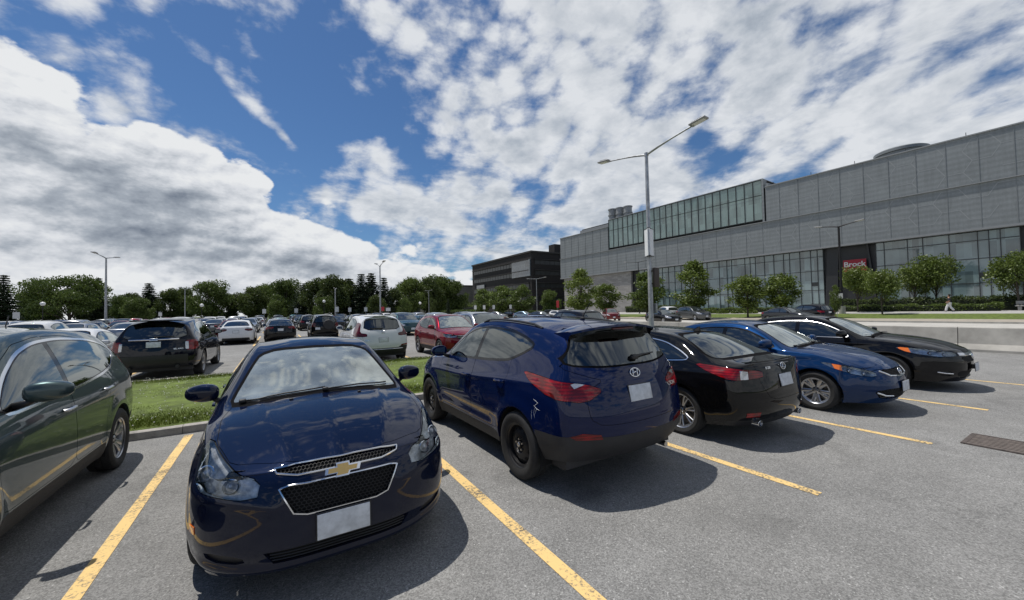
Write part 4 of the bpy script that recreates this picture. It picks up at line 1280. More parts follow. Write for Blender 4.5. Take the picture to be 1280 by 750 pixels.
# ---- bright blue saloon, nose to the camera side
def car_blue_saloon():
    S = variant(SEDAN, .99, .985, .975, R=.318, rr=.205, axles=(1.36, -1.31),
                disp=[ridge([(1.3, .86), (.4, .845), (-.8, .86), (-1.8, .92)], .010, .028, 'side'), ridge([(2.05, .32), (1.5, .50), (1.05, .62)], .014, .05)])
    S['xN'] = [(.15, 2.07), (.26, 2.18), (.4, 2.22), (.52, 2.225), (.63, 2.19), (.72, 2.12), (.80, 1.99), (.88, 1.86)]
    S['zn'] = .765; S['cN'] = .52
    S['zrail'] = [(x, z - (.05 if x > 1.5 else .0)) for x, z in S['zrail']]
    S['ztop'] = [(x, z - (.05 if x > 1.9 else .02 if x > 1.5 else 0)) for x, z in S['ztop']]
    S['headlight'] = (40, [(1.42, .84, .80), (1.60, .85, .715), (1.88, .72, .62), (2.02, .52, .60), (2.01, .50, .665), (1.78, .72, .745)])
    root = empty('parked_car', (8.42, 4.22, 0), R(-90), 'bright blue saloon between two black saloons, clear headlight with amber corner towards the camera', 'car', 'cars parked in the nearest row')
    gl = [(-.1, .60), (.34, .615), (.46, .675), (.40, .70), (.2, .705), (-.1, .71)]
    lo = [(-.1, .24), (.50, .26), (.60, .38), (.40, .42), (-.1, .42)]
    feat = [('grille', 'front', gl, dict(rnd=1, q=.15, gap=.001)), ('intake', 'front', lo, dict(gap=.001, rnd=1, q=.15)),
            ('indicator', 40, [(1.60, .84, .80), (1.64, .85, .68), (1.74, .82, .66), (1.70, .80, .79)], dict(allow=('headlight',), gap=.001))]
    B = make_car(root, S, P_CIVIC, LV, 'blade', feat=feat)
    recess(B, root, 'grille', 'grille', .025); recess(B, root, 'intake', 'lower_intake', .03)
    honeycomb(B, root, gl, .028); honeycomb(B, root, lo, .04)
    b = MB(); surf_tube(B, b, 'front', [(-.47, .685), (-.33, .612), (0, .592), (.33, .612), (.47, .685)], .012, 0, lift=.004, half=False)
    b.build('grille_bar', [M_CHROME], root)
    b = MB(); surf_tube(B, b, 'front', [(.30, .30), (.44, .31), (.57, .36)], .012, 0, lift=.002); b.build('bumper_trim', [M_CHROME], root)
    M_ = surf_frame(B, 'front', 0, .655, .012); oval_emblem(root, M_, 'H', .12, .10)
    for sg, h_ in lamp_unit(B, root, 'headlight', 'headlight', M_LENS, back=.03):
        b = MB(); d = Vector((1, .2 * sg, .03)).normalized()
        bowl(B, b, 40, (1.93, .62, .65), sg, .034); bowl(B, b, 40, (1.80, .74, .69), sg, .034)
        b.build('reflector', [M_CHROME, M_CLEARL], h_)
    solid_lamp(B, root, 'indicator', 'indicator', M_AMBER, .003)
    solid_lamp(B, root, 'taillight', 'tail_light', M_RED)
    plate(root, B, 'front', .44, .03, .02); plate(root, B, 'rear', .77, .1, .008)
    finish(root, B, S, P_CIVIC, 'blade')
    wiper(B, root, [(-.58, .995), (-.3, 1.02), (0.02, 1.035)]); wiper(B, root, [(.04, 1.03), (.30, 1.03), (.58, 1.01)])
    return root

# ---- black saloon at the end of the row
def car_black_end():
    S = variant(SEDAN, 1.055, 1.03, 1.0, R=.335, rr=.235, axles=(1.43, -1.345), trimw=.010,
                disp=[ridge([(1.3, .88), (.4, .86), (-.8, .89), (-1.8, .95)], .012, .028, 'side'), ridge([(2.15, .36), (1.5, .48), (1.05, .58)], .016, .05)])
    S['cN'] = .5
    S['headlight'] = (40, [(1.50, .86, .84), (1.72, .88, .74), (2.05, .72, .675), (2.24, .44, .675), (2.24, .44, .745), (1.98, .70, .80)])
    root = empty('parked_car', (11.62, 4.2, 0), R(-90), 'black saloon with chrome grille bar, beyond the bright blue saloon at the row end', 'car', 'cars parked in the nearest row')
    gl = [(-.1, .56), (.30, .565), (.42, .63), (.40, .67), (-.1, .68)]
    lo = [(-.1, .25), (.44, .26), (.52, .36), (.46, .40), (-.1, .41)]
    feat = [('grille', 'front', gl, dict(rnd=1, q=.15, gap=.001)), ('intake', 'front', lo, dict(gap=.001, rnd=1, q=.15)), ('fog_recess', 'front', [(.58, .30), (.76, .33), (.76, .42), (.60, .40)], dict(gap=.001, rnd=1)),
            ('indicator', 40, [(1.56, .86, .86), (1.62, .88, .74), (1.76, .87, .72), (1.72, .84, .84)], dict(allow=('headlight',), gap=.001))]
    B = make_car(root, S, P_ACCORD, LV, 'twin', feat=feat, trim=M_SATIN, glassS=M_GLASSD)
    recess(B, root, 'grille', 'grille', .025); recess(B, root, 'intake', 'lower_intake', .03); recess(B, root, 'fog_recess', 'fog_light_recess', .02, M_BLACK, True)
    b = MB()
    for k in range(5): surf_tube(B, b, 'front', [(-.38, .575 + k * .022), (.38, .575 + k * .022)], .004, 0, lift=-.008, steps=12, half=False)
    b.build('grille_slat', [M_BLACK], root)
    b = MB(); b2 = []
    for dz in (0, .018, .034): surf_tube(B, b, 'front', [(-.45, .70 + dz), (-.2, .69 + dz), (.2, .69 + dz), (.45, .70 + dz)], .012, 0, lift=.004, half=False)
    b.build('grille_bar', [M_CHROME], root)
    b = MB(); surf_tube(B, b, 'front', [(.58, .35), (.68, .36), (.77, .38)], .010, 0, lift=.004); b.build('bumper_trim', [M_CHROME], root)
    M_ = surf_frame(B, 'front', 0, .665, .016); oval_emblem(root, M_, 'H', .13, .10)
    for sg, h_ in lamp_unit(B, root, 'headlight', 'headlight', M_LENS, back=.03):
        b = MB(); d = Vector((1, .2 * sg, .03)).normalized()
        bowl(B, b, 40, (2.12, .58, .72), sg, .034); bowl(B, b, 40, (1.98, .74, .745), sg, .034)
        b.build('reflector', [M_CHROME, M_CLEARL], h_)
    solid_lamp(B, root, 'indicator', 'indicator', M_AMBER, .003)
    solid_lamp(B, root, 'taillight', 'tail_light', M_RED)
    plate(root, B, 'front', .46, .03, .06); plate(root, B, 'rear', .8, .1, .008)
    finish(root, B, S, P_ACCORD, 'twin')
    wiper(B, root, [(-.58, 1.02), (-.3, 1.045), (0.02, 1.06)]); wiper(B, root, [(.04, 1.055), (.30, 1.055), (.58, 1.035)])
    return root
# ------------------------------------------------------------------ camera
CAM_H = 1.75
def make_camera():
    yaw, pitch, roll = R(31.4876), R(1.4639), R(1.2)
    F0 = Vector((math.sin(yaw) * math.cos(pitch), math.cos(yaw) * math.cos(pitch), math.sin(pitch)))
    R0 = Vector((math.cos(yaw), -math.sin(yaw), 0)); U0 = R0.cross(F0)
    right = R0 * math.cos(roll) - U0 * math.sin(roll); up = R0 * math.sin(roll) + U0 * math.cos(roll)
    M_ = Matrix((right, up, -F0)).transposed().to_4x4(); M_.translation = (0, 0, CAM_H)
    c = bpy.data.cameras.new('camera'); c.sensor_width = 36; c.lens = 482 / 1280 * 36; c.clip_start = .05; c.clip_end = 5000
    o = bpy.data.objects.new('camera', c); COL.objects.link(o); o.matrix_world = M_
    scene.camera = o
make_camera()
# ------------------------------------------------------------------ world, sun
SUN_DIR = Vector((-.20, .34, 1)).normalized()      # towards the sun
def make_world():
    w = bpy.data.worlds.new('World'); scene.world = w; w.use_nodes = True
    nt = w.node_tree; nt.nodes.clear()
    out = nd(nt, 'ShaderNodeOutputWorld')
    sky = nd(nt, 'ShaderNodeTexSky', sky_type='NISHITA'); sky.sun_disc = False
    sky.sun_elevation = math.asin(SUN_DIR.z); sky.sun_rotation = math.atan2(SUN_DIR.x, SUN_DIR.y)
    sky.air_density = 1.1; sky.dust_density = .3; sky.ozone_density = 2.5
    tc = nd(nt, 'ShaderNodeTexCoord')
    sp = nd(nt, 'ShaderNodeSeparateXYZ'); L(nt, tc.outputs['Generated'], sp.inputs[0])
    def M(op, a, b=None, c=None, clamp=False):
        n = nd(nt, 'ShaderNodeMath', operation=op, use_clamp=clamp)
        for i, x in enumerate((a, b, c)):
            if x is None: continue
            if isinstance(x, (int, float)): n.inputs[i].default_value = x
            else: L(nt, x, n.inputs[i])
        return n.outputs[0]
    def mr(x, a, b, c=0., d=1., smooth=True):
        n = nd(nt, 'ShaderNodeMapRange', inp={1: a, 2: b, 3: c, 4: d}); n.interpolation_type = 'SMOOTHSTEP' if smooth else 'LINEAR'
        if isinstance(x, (int, float)): n.inputs[0].default_value = x
        else: L(nt, x, n.inputs[0])
        return n.outputs[0]
    x, y, z = sp.outputs[0], sp.outputs[1], sp.outputs[2]
    az = M('MULTIPLY', M('ARCTAN2', x, y), 57.2958)
    el = M('MULTIPLY', M('ARCSINE', z), 57.2958)
    # cloud-deck coordinates: flat layers seen in perspective
    zz = M('MAXIMUM', M('ADD', z, .17), .04)
    px = M('DIVIDE', x, zz); py = M('DIVIDE', y, zz)
    def vec(a, b, c=0.):
        n = nd(nt, 'ShaderNodeCombineXYZ')
        for i, q in enumerate((a, b, c)):
            if isinstance(q, (int, float)): n.inputs[i].default_value = q
            else: L(nt, q, n.inputs[i])
        return n.outputs[0]
    def noise(v, s, d=8., r=.55, lac=2., dist=0., off=0.):
        n = nd(nt, 'ShaderNodeTexNoise', inp={'Scale': s, 'Detail': d, 'Roughness': r, 'Lacunarity': lac, 'Distortion': dist})
        if off:
            va = nd(nt, 'ShaderNodeVectorMath', operation='ADD'); L(nt, v, va.inputs[0]); va.inputs[1].default_value = (off, off * .7, off * .3); v = va.outputs[0]
        L(nt, v, n.inputs['Vector']); return n.outputs['Fac']
    deck = vec(px, py)
    # ---- layer A: broken high cloud, patchy
    nA = noise(deck, 2.5, 8., .60, off=3.7, dist=.25)
    nA2 = noise(deck, .5, 4., .5, off=9.1)
    # streak direction: stretch
    ax_ = M('ADD', M('MULTIPLY', px, .55), M('MULTIPLY', py, .83)); ay_ = M('SUBTRACT', M('MULTIPLY', px, .83), M('MULTIPLY', py, .55))
    nS = noise(vec(M('MULTIPLY', ax_, .8), M('MULTIPLY', ay_, 3.2)), 1.3, 9., .6, off=1.3, dist=.3)
    def voro(v, s, dist=.35, off=0.):
        n = nd(nt, 'ShaderNodeTexNoise', inp={'Scale': s * .9, 'Detail': 3., 'Roughness': .6}); L(nt, v, n.inputs['Vector'])
        va = nd(nt, 'ShaderNodeVectorMath', operation='MULTIPLY_ADD'); L(nt, n.outputs['Color'], va.inputs[0]); va.inputs[1].default_value = (dist * 2.2 / s,) * 3; L(nt, v, va.inputs[2])
        w_ = nd(nt, 'ShaderNodeTexVoronoi', inp={'Scale': s}); L(nt, va.outputs[0], w_.inputs['Vector']); return w_.outputs['Distance']
    sphA = vec(M('MULTIPLY', az, .06), M('MULTIPLY', el, .10))
    vP = voro(vec(M('ADD', M('MULTIPLY', px, .35), M('MULTIPLY', az, .034)), M('ADD', M('MULTIPLY', py, .30), M('MULTIPLY', el, .062))), 6.0)
    nP = noise(vec(M('MULTIPLY', az, .06), M('MULTIPLY', el, .10)), 2.2, 7., .58, off=14.4)
    base = M('MULTIPLY_ADD', M('SUBTRACT', M('ADD', M('MULTIPLY', nA, .42), M('ADD', M('MULTIPLY', nS, .08), M('ADD', M('MULTIPLY', nA2, .10), M('MULTIPLY', nP, .40)))), .5), 2.1, .5)
    # coverage by direction
    def blob(a0, e0, ra, re, rot=0.):
        da = M('SUBTRACT', az, a0); de = M('SUBTRACT', el, e0)
        c, s_ = math.cos(R(rot)), math.sin(R(rot))
        u = M('DIVIDE', M('ADD', M('MULTIPLY', da, c), M('MULTIPLY', de, s_)), ra)
        v = M('DIVIDE', M('SUBTRACT', M('MULTIPLY', de, c), M('MULTIPLY', da, s_)), re)
        d2 = M('ADD', M('MULTIPLY', u, u), M('MULTIPLY', v, v))
        return M('POWER', 2.718, M('MULTIPLY', d2, -1.))
    cov = mr(az, 18., 42., .0, .31)                                    # closes up to the right
    cov = M('ADD', cov, M('MULTIPLY', mr(az, 110., 175., 0., 1.), -.12))
    for a0, e0, ra, re, rot, k in BLOBS:
        cov = M('ADD', cov, M('MULTIPLY', blob(a0, e0, ra, re, rot), k))
    cov = M('ADD', cov, M('MULTIPLY', mr(el, 0., 14., 1., 0.), .14))
    base = M('MULTIPLY_ADD', M('SUBTRACT', .42, vP), .30, base)
    dA = mr(M('ADD', base, cov), .52, .84)
    # ---- layer B: the big cumulus bank on the left
    cr = nd(nt, 'ShaderNodeValToRGB'); cr.color_ramp.interpolation = 'B_SPLINE'
    L(nt, mr(az, -180., 180., 0., 1., False), cr.inputs[0])
    els = cr.color_ramp.elements
    while len(els) > 1: els.remove(els[-1])
    els[0].position = 0.; els[0].color = (0.12, .12, .12, 1)
    for a_, e_ in BANK:
        q = els.new((a_ + 180) / 360); q.color = (e_ / 60, e_ / 60, e_ / 60, 1)
    eb = M('MULTIPLY', cr.outputs[0], 60.)
    sph = vec(M('MULTIPLY', az, .045), M('MULTIPLY', el, .075))
    nB = noise(sph, 1.5, 9., .58, off=5.5)
    nB2 = noise(sph, 5., 6., .6, off=2.2)
    hB = M('ADD', M('SUBTRACT', eb, el), M('ADD', M('MULTIPLY', M('SUBTRACT', nB, .5), 8.), M('MULTIPLY', M('SUBTRACT', nB2, .5), 5.)))
    vB = voro(sph, 2.6); vB2 = voro(sph, 6.5)
    hB = M('MULTIPLY_ADD', M('SUBTRACT', .42, vB), 5.5, M('MULTIPLY_ADD', M('SUBTRACT', .42, vB2), 2.2, hB))
    dB = mr(hB, -.1, .9)
    # shading of the bank: white rim, grey heart, paler streaks lower down
    sB = noise(vec(M('MULTIPLY', az, .035), M('MULTIPLY', el, .11)), 2.2, 9., .6, off=7.7)
    depth = mr(M('ADD', hB, M('MULTIPLY', M('SUBTRACT', sB, .5), 9.)), 1.2, 8.)
    low = mr(el, 1.5, 8.5, .62, 1.)
    core = M('ADD', blob(-12., 14.2, 13., 4.6, -8), M('MULTIPLY', blob(0., 6.5, 24., 2.8, -5), .70))
    dark = M('MULTIPLY', M('MULTIPLY', depth, low), M('MULTIPLY_ADD', core, .66, M('MULTIPLY', mr(sB, .35, .66), .26)))
    # relief: sample the density towards the sun
    nBs = noise(vec(M('ADD', M('MULTIPLY', az, .045), -.02), M('ADD', M('MULTIPLY', el, .075), .05)), 1.5, 9., .58, off=5.5)
    rel = M('MULTIPLY', M('SUBTRACT', nB, nBs), 3.6)
    shB = M('SUBTRACT', 1.0, M('MULTIPLY', dark, .86)); shB = M('ADD', shB, M('MULTIPLY_ADD', M('SUBTRACT', .42, vB), .40, M('MULTIPLY_ADD', M('SUBTRACT', .42, vB2), .22, rel)), clamp=True)
    rampB = nd(nt, 'ShaderNodeValToRGB'); e = rampB.color_ramp.elements
    e[0].position = 0.; e[0].color = (.17, .21, .28, 1); e[1].position = 1.; e[1].color = (.98, 1., 1.02, 1)
    q = e.new(.45); q.color = (.46, .51, .58, 1); q = e.new(.8); q.color = (.84, .87, .92, 1)
    L(nt, shB, rampB.inputs[0])
    # shading of layer A
    nAs = noise(vec(M('ADD', px, -.035), M('ADD', py, .05)), 2.5, 8., .60, off=3.7, dist=.25)
    relA = M('MULTIPLY_ADD', M('SUBTRACT', .40, vP), .42, M('MULTIPLY', M('SUBTRACT', nA, nAs), 1.8))
    thick = mr(M('ADD', base, cov), .72, 1.15)
    nAd = noise(deck, .9, 7., .6, off=21.)
    shA = M('ADD', M('SUBTRACT', .96, M('MULTIPLY', thick, mr(nAd, .35, .66, .12, .72))), relA, clamp=True)
    rampA = nd(nt, 'ShaderNodeValToRGB'); e = rampA.color_ramp.elements
    e[0].position = 0.; e[0].color = (.24, .29, .37, 1); e[1].position = 1.; e[1].color = (.93, .96, 1.0, 1)
    q = e.new(.5); q.color = (.52, .58, .66, 1)
    L(nt, shA, rampA.inputs[0])
    # combine
    def mix(f, a, b):
        n = nd(nt, 'ShaderNodeMix', data_type='RGBA'); L(nt, f, n.inputs[0]); L(nt, a, n.inputs[6]); L(nt, b, n.inputs[7]); return n.outputs[2]
    skyc = nd(nt, 'ShaderNodeMix', data_type='RGBA', blend_type='MULTIPLY'); skyc.inputs[0].default_value = 1.
    L(nt, sky.outputs[0], skyc.inputs[6]); skyc.inputs[7].default_value = SKYMUL
    cs = 1 / .10
    def scl(a, k):
        n = nd(nt, 'ShaderNodeVectorMath', operation='SCALE'); L(nt, a, n.inputs[0]); n.inputs['Scale'].default_value = k; return n.outputs[0]
    c = mix(M('MULTIPLY', dA, .96), skyc.outputs[2], scl(rampA.outputs[0], cs * .80))
    c = mix(dB, c, scl(rampB.outputs[0], cs * .82))
    bg = nd(nt, 'ShaderNodeBackground'); bg.inputs[1].default_value = .10
    L(nt, c, bg.inputs[0]); L(nt, bg.outputs[0], out.inputs[0])
    w.cycles.sampling_method = 'MANUAL'; w.cycles.sample_map_resolution = 512
BLOBS = [(-5.5, 27., 2.0, 1.0, -45, .20), (-2., 24.2, 3.4, 1.1, -42, .26), (1., 22., 1.8, .7, -42, .24),
         (-14., 23.5, 7., 2.2, -20, .22), (-22, 30, 9, 5, 0, .10),
         (16., 36., 8., 4., 0, .20), (24, 33, 7, 5, 0, .12), (12., 19., 7.5, 3.6, -25, .26), (13., 14.5, 6., 2.4, 0, .28), (20., 13., 8., 4.5, 0, .27), (27., 21., 8, 7., -30, .20), (5., 16.5, 3., 1.2, 0, .16),
         (2., 31., 9., 5., 0, -.22), (11., 25., 6., 3., 0, -.10), (20., 28., 3.5, 4, 0, -.08),
         (36., 10., 5., 2., 0, -.12), (80., 27., 9., 3., 0, -.10), (49., 31., 6., 3., 0, -.09), (-60, 50, 40, 25, 0, .06)]
BANK = [(-120, 14), (-70, 24), (-40, 30), (-24, 27), (-19.4, 22.5), (-16.9, 21), (-14, 21), (-11, 20.8), (-8.6, 20.3), (-6, 20.2), (-3, 19.6), (-1.8, 18.6), (-.6, 15.4), (.6, 14.2), (5, 13.6), (9, 11.8), (13, 10.), (22, 7.), (29, 4.5), (36, 2), (42, 0)]
SKYMUL = (.43, .60, .78, 1)
make_world()
sl = bpy.data.lights.new('sun', 'SUN'); sl.energy = 4.2; sl.angle = R(.5); sl.color = (1., .955, .89)
so = bpy.data.objects.new('sun', sl); COL.objects.link(so); so.rotation_euler = SUN_DIR.to_track_quat('Z', 'Y').to_euler(); so.location = SUN_DIR * 60
scene.view_settings.view_transform = 'Standard'; scene.view_settings.look = 'None'; scene.view_settings.exposure = 0; scene.view_settings.gamma = 1
# ------------------------------------------------------------------ ground and paving
def sstep(x, a, b):
    t = max(0., min(1., (x - a) / (b - a))); return t * t * (3 - 2 * t)
def gz(x): return .62 * sstep(x, 45.5, 61.)
def polar(px, D):
    """ground point seen at bearing px of the photograph's frame, D metres along the view axis"""
    a = math.atan((px - 640) / 482); r = D / math.cos(a); b = R(31.4876) + a
    return r * math.sin(b), r * math.cos(b)

def mat_asphalt():
    m, nt, out = newmat('asphalt')
    p = nd(nt, 'ShaderNodeBsdfPrincipled'); tc = nd(nt, 'ShaderNodeTexCoord')
    def N(s, d=4., r=.6, off=0):
        n = nd(nt, 'ShaderNodeTexNoise', inp={'Scale': s, 'Detail': d, 'Roughness': r})
        mp = nd(nt, 'ShaderNodeMapping'); mp.inputs['Location'].default_value = (off, off, 0); L(nt, tc.outputs['Object'], mp.inputs[0]); L(nt, mp.outputs[0], n.inputs['Vector']); return n.outputs['Fac']
    def MR(x, a, b, c, d):
        n = nd(nt, 'ShaderNodeMapRange', inp={1: a, 2: b, 3: c, 4: d}); L(nt, x, n.inputs[0]); return n.outputs[0]
    def MM(op, a, b):
        n = nd(nt, 'ShaderNodeMath', operation=op)
        for i, x in enumerate((a, b)):
            if isinstance(x, (int, float)): n.inputs[i].default_value = x
            else: L(nt, x, n.inputs[i])
        return n.outputs[0]
    big = MR(N(.22, 5), .3, .7, .82, 1.14); mid = MR(N(1.7, 6, off=5), .3, .7, .86, 1.13)
    vo = nd(nt, 'ShaderNodeTexVoronoi', inp={'Scale': 112.}); L(nt, tc.outputs['Object'], vo.inputs['Vector'])
    sc_ = nd(nt, 'ShaderNodeSeparateColor'); L(nt, vo.outputs['Color'], sc_.inputs[0])
    st = MR(sc_.outputs[0], 0, 1, .66, 1.38)                       # single stones
    bright = MR(sc_.outputs[1], .955, 1., 1., 1.7)
    fine = MR(N(260., 3), .25, .75, .72, 1.3)
    # cracks
    v2 = nd(nt, 'ShaderNodeTexVoronoi', feature='DISTANCE_TO_EDGE', inp={'Scale': .16})
    wv = nd(nt, 'ShaderNodeTexNoise', inp={'Scale': 1.1, 'Detail': 7.}); L(nt, tc.outputs['Object'], wv.inputs['Vector'])
    va = nd(nt, 'ShaderNodeVectorMath', operation='MULTIPLY_ADD'); L(nt, wv.outputs['Color'], va.inputs[0]); va.inputs[1].default_value = (2.2, 2.2, 0); L(nt, tc.outputs['Object'], va.inputs[2]); L(nt, va.outputs[0], v2.inputs['Vector'])
    crk = MR(v2.outputs['Distance'], 0, .0020, .78, 1.)
    # drips of oil in the stalls
    oil = MR(N(.75, 4, off=31), .58, .72, 1., .66)
    f = MM('MULTIPLY', MM('MULTIPLY', MM('MULTIPLY', big, mid), MM('MULTIPLY', st, fine)), MM('MULTIPLY', MM('MULTIPLY', crk, bright), oil))
    sc = nd(nt, 'ShaderNodeVectorMath', operation='SCALE'); sc.inputs[0].default_value = (.205, .203, .195); L(nt, f, sc.inputs['Scale'])
    L(nt, sc.outputs[0], p.inputs['Base Color']); p.inputs['Roughness'].default_value = .88; p.inputs['Specular IOR Level'].default_value = .35
    b = nd(nt, 'ShaderNodeBump', inp={'Strength': .55, 'Distance': .006}); L(nt, vo.outputs['Distance'], b.inputs['Height']); L(nt, b.outputs[0], p.inputs['Normal'])
    L(nt, p.outputs[0], out.inputs[0]); return m
M_ASPH = mat_asphalt()
M_CONC = mat_simple('concrete', (.34, .33, .30), .85, noise=.18, nscale=2.2, bump=.25, bscale=60)
M_BARR = mat_simple('barrier_concrete', (.36, .345, .31), .88, noise=.24, nscale=1.6, bump=.3, bscale=50)
M_KERB = mat_simple('kerb_concrete', (.33, .31, .28), .9, noise=.35, nscale=5., bump=.6, bscale=40)
M_ROADC = mat_simple('pale_road', (.42, .405, .37), .9, noise=.12, nscale=.8, bump=.1)
M_TAN = mat_simple('tan_pavement', (.32, .285, .235), .9, noise=.15, nscale=1.2)
M_PLAZA = mat_simple('plaza_paving', (.36, .35, .33), .85, noise=.1, nscale=1.)
M_TURF = mat_simple('turf', (.09, .125, .018), .95, noise=.5, nscale=3.5, bump=.6, bscale=30)
M_TERR = mat_simple('terrain_grass', (.06, .085, .03), .95, noise=.3, nscale=.05)
def mat_line():
    m, nt, out = newmat('yellow_road_paint')
    p = nd(nt, 'ShaderNodeBsdfPrincipled', inp={'Roughness': .8}); tc = nd(nt, 'ShaderNodeTexCoord')
    n = nd(nt, 'ShaderNodeTexNoise', inp={'Scale': 38., 'Detail': 8., 'Roughness': .7}); L(nt, tc.outputs['Object'], n.inputs['Vector'])
    n2 = nd(nt, 'ShaderNodeTexNoise', inp={'Scale': 2.5, 'Detail': 4.}); L(nt, tc.outputs['Object'], n2.inputs['Vector'])
    ad = nd(nt, 'ShaderNodeMath', operation='MULTIPLY_ADD'); L(nt, n2.outputs['Fac'], ad.inputs[0]); ad.inputs[1].default_value = .5; L(nt, n.outputs['Fac'], ad.inputs[2])
    mr = nd(nt, 'ShaderNodeMapRange', inp={1: .60, 2: .74}); L(nt, ad.outputs[0], mr.inputs[0])
    mx = nd(nt, 'ShaderNodeMix', data_type='RGBA'); L(nt, mr.outputs[0], mx.inputs[0]); mx.inputs[6].default_value = (.17, .15, .12, 1); mx.inputs[7].default_value = (.72, .50, .20, 1)
    L(nt, mx.outputs[2], p.inputs['Base Color']); L(nt, p.outputs[0], out.inputs[0])
    tr = nd(nt, 'ShaderNodeBsdfTransparent'); ms = nd(nt, 'ShaderNodeMixShader'); mr2 = nd(nt, 'ShaderNodeMapRange', inp={1: .56, 2: .62}); L(nt, ad.outputs[0], mr2.inputs[0])
    L(nt, mr2.outputs[0], ms.inputs[0]); L(nt, tr.outputs[0], ms.inputs[1]); L(nt, p.outputs[0], ms.inputs[2]); L(nt, ms.outputs[0], out.inputs[0])
    return m
M_LINE = mat_line()
M_LINEW = mat_simple('white_road_paint', (.6, .6, .58), .85, noise=.25, nscale=9)

def sheet(name, x0, x1, y0, y1, dz, mat, xs=None):
    xs = sorted(set([x0, x1] + [x for x in (45.5, 47, 49, 51, 53, 55, 57, 59, 61) if x0 < x < x1]))
    b = MB()
    for a, c in zip(xs[:-1], xs[1:]): b.add([(a, y0, gz(a) + dz), (c, y0, gz(c) + dz), (c, y1, gz(c) + dz), (a, y1, gz(a) + dz)], [(0, 1, 2, 3)])
    return tag(b.build(name, mat, None, None), kind='structure')
sheet('ground', -1800, 1800, -1800, 1800, -.03, M_TERR)
sheet('parking_lot', -110, 20.2, -60, 128, 0, M_ASPH)
sheet('road', 20.2, 45., -60, 128, 0, M_ROADC)
sheet('pavement', 45., 49.2, -60, 140, .10, M_TAN)
b = MB(); b.box(44.85, 45., -60, 140, -.02, .13); tag(b.build('kerb', M_CONC), kind='structure')
sheet('grass_verge', 49.2, 56., -60, 140, .03, M_TURF)
sheet('footpath', 56., 60.5, -60, 140, .012, M_PLAZA)
sheet('plaza', 60.5, 80., -60, 190, .008, M_PLAZA)
# stall lines
def line(x, y0, y1, w=.10, mat=None, slant=0.):
    b = MB(); n = 12; rr = random.Random(int(x * 10))
    L_ = [x - w / 2 + rr.uniform(-.004, .004) for _ in range(n + 1)]; R_ = [x + w / 2 + rr.uniform(-.004, .004) for _ in range(n + 1)]
    for k in range(n):
        ya = y0 + (y1 - y0) * k / n; yb = y0 + (y1 - y0) * (k + 1) / n
        b.add([(L_[k], ya, .004), (R_[k], ya, .004), (R_[k + 1], yb, .004), (L_[k + 1], yb, .004)], [(0, 1, 2, 3)])
    tag(b.build('stall_line', mat or M_LINE, None, None), kind='structure')
for x, y0 in ((-3.86, 1.5), (-1.10, 1.45), (1.63, 1.42), (4.245, 1.60), (6.85, 1.40), (9.63, 1.33), (12.98, 1.2)): line(x, y0, 7.42)
for k in range(-9, 7): line(1.62 + k * 2.72, 13.95, 19.3)
for k in range(-12, 7): line(1.62 + k * 2.72, 26.4, 37.8)
for k in range(-16, 7): line(1.62 + k * 2.72, 45., 56.)

# grass island with kerbs
ISL = (-46., 17.8, 7.68, 13.55)
b = MB(); nx, ny = 120, 14; vs = []
rr = random.Random(4)
for j in range(ny + 1):
    for i in range(nx + 1):
        x = ISL[0] + (ISL[1] - ISL[0]) * i / nx; y = ISL[2] + (ISL[3] - ISL[2]) * j / ny
        e = min(j, ny - j) / 3.
        vs.append((x, y, .10 + .07 * min(1, e) + rr.uniform(-.008, .008) * min(1, e)))
b.add(vs, [(j * (nx + 1) + i, j * (nx + 1) + i + 1, (j + 1) * (nx + 1) + i + 1, (j + 1) * (nx + 1) + i) for j in range(ny) for i in range(nx)], 0, True)
tag(b.build('grass_island', M_TURF, None, None), kind='structure')
def kerb(y0, y1, x0, x1, seed):
    b = MB(); rr = random.Random(seed); x = x0
    while x < x1:
        l = 1.6; xa, xb = x, min(x + l, x1); dz = rr.uniform(-.008, .008); h = .115 + dz
        r_ = .025
        pr = [(y0, -.02), (y0, h - r_), (y0 + r_ * .3, h - r_ * .3), (y0 + r_, h), (y1 - .01, h + .004), (y1, h - .01), (y1, -.02)]
        vs = [(xa + .004, y, z) for y, z in pr] + [(xb - .004, y, z) for y, z in pr]
        n = len(pr); b.add(vs, [(k, n + k, n + k + 1, k + 1) for k in range(n - 1)] + [tuple(range(n)), tuple(range(2 * n - 1, n - 1, -1))]); x += l
    tag(b.build('kerb', M_KERB), kind='structure')
kerb(7.55, 7.68, ISL[0], ISL[1], 1); kerb(13.55, 13.70, ISL[0], ISL[1], 2)
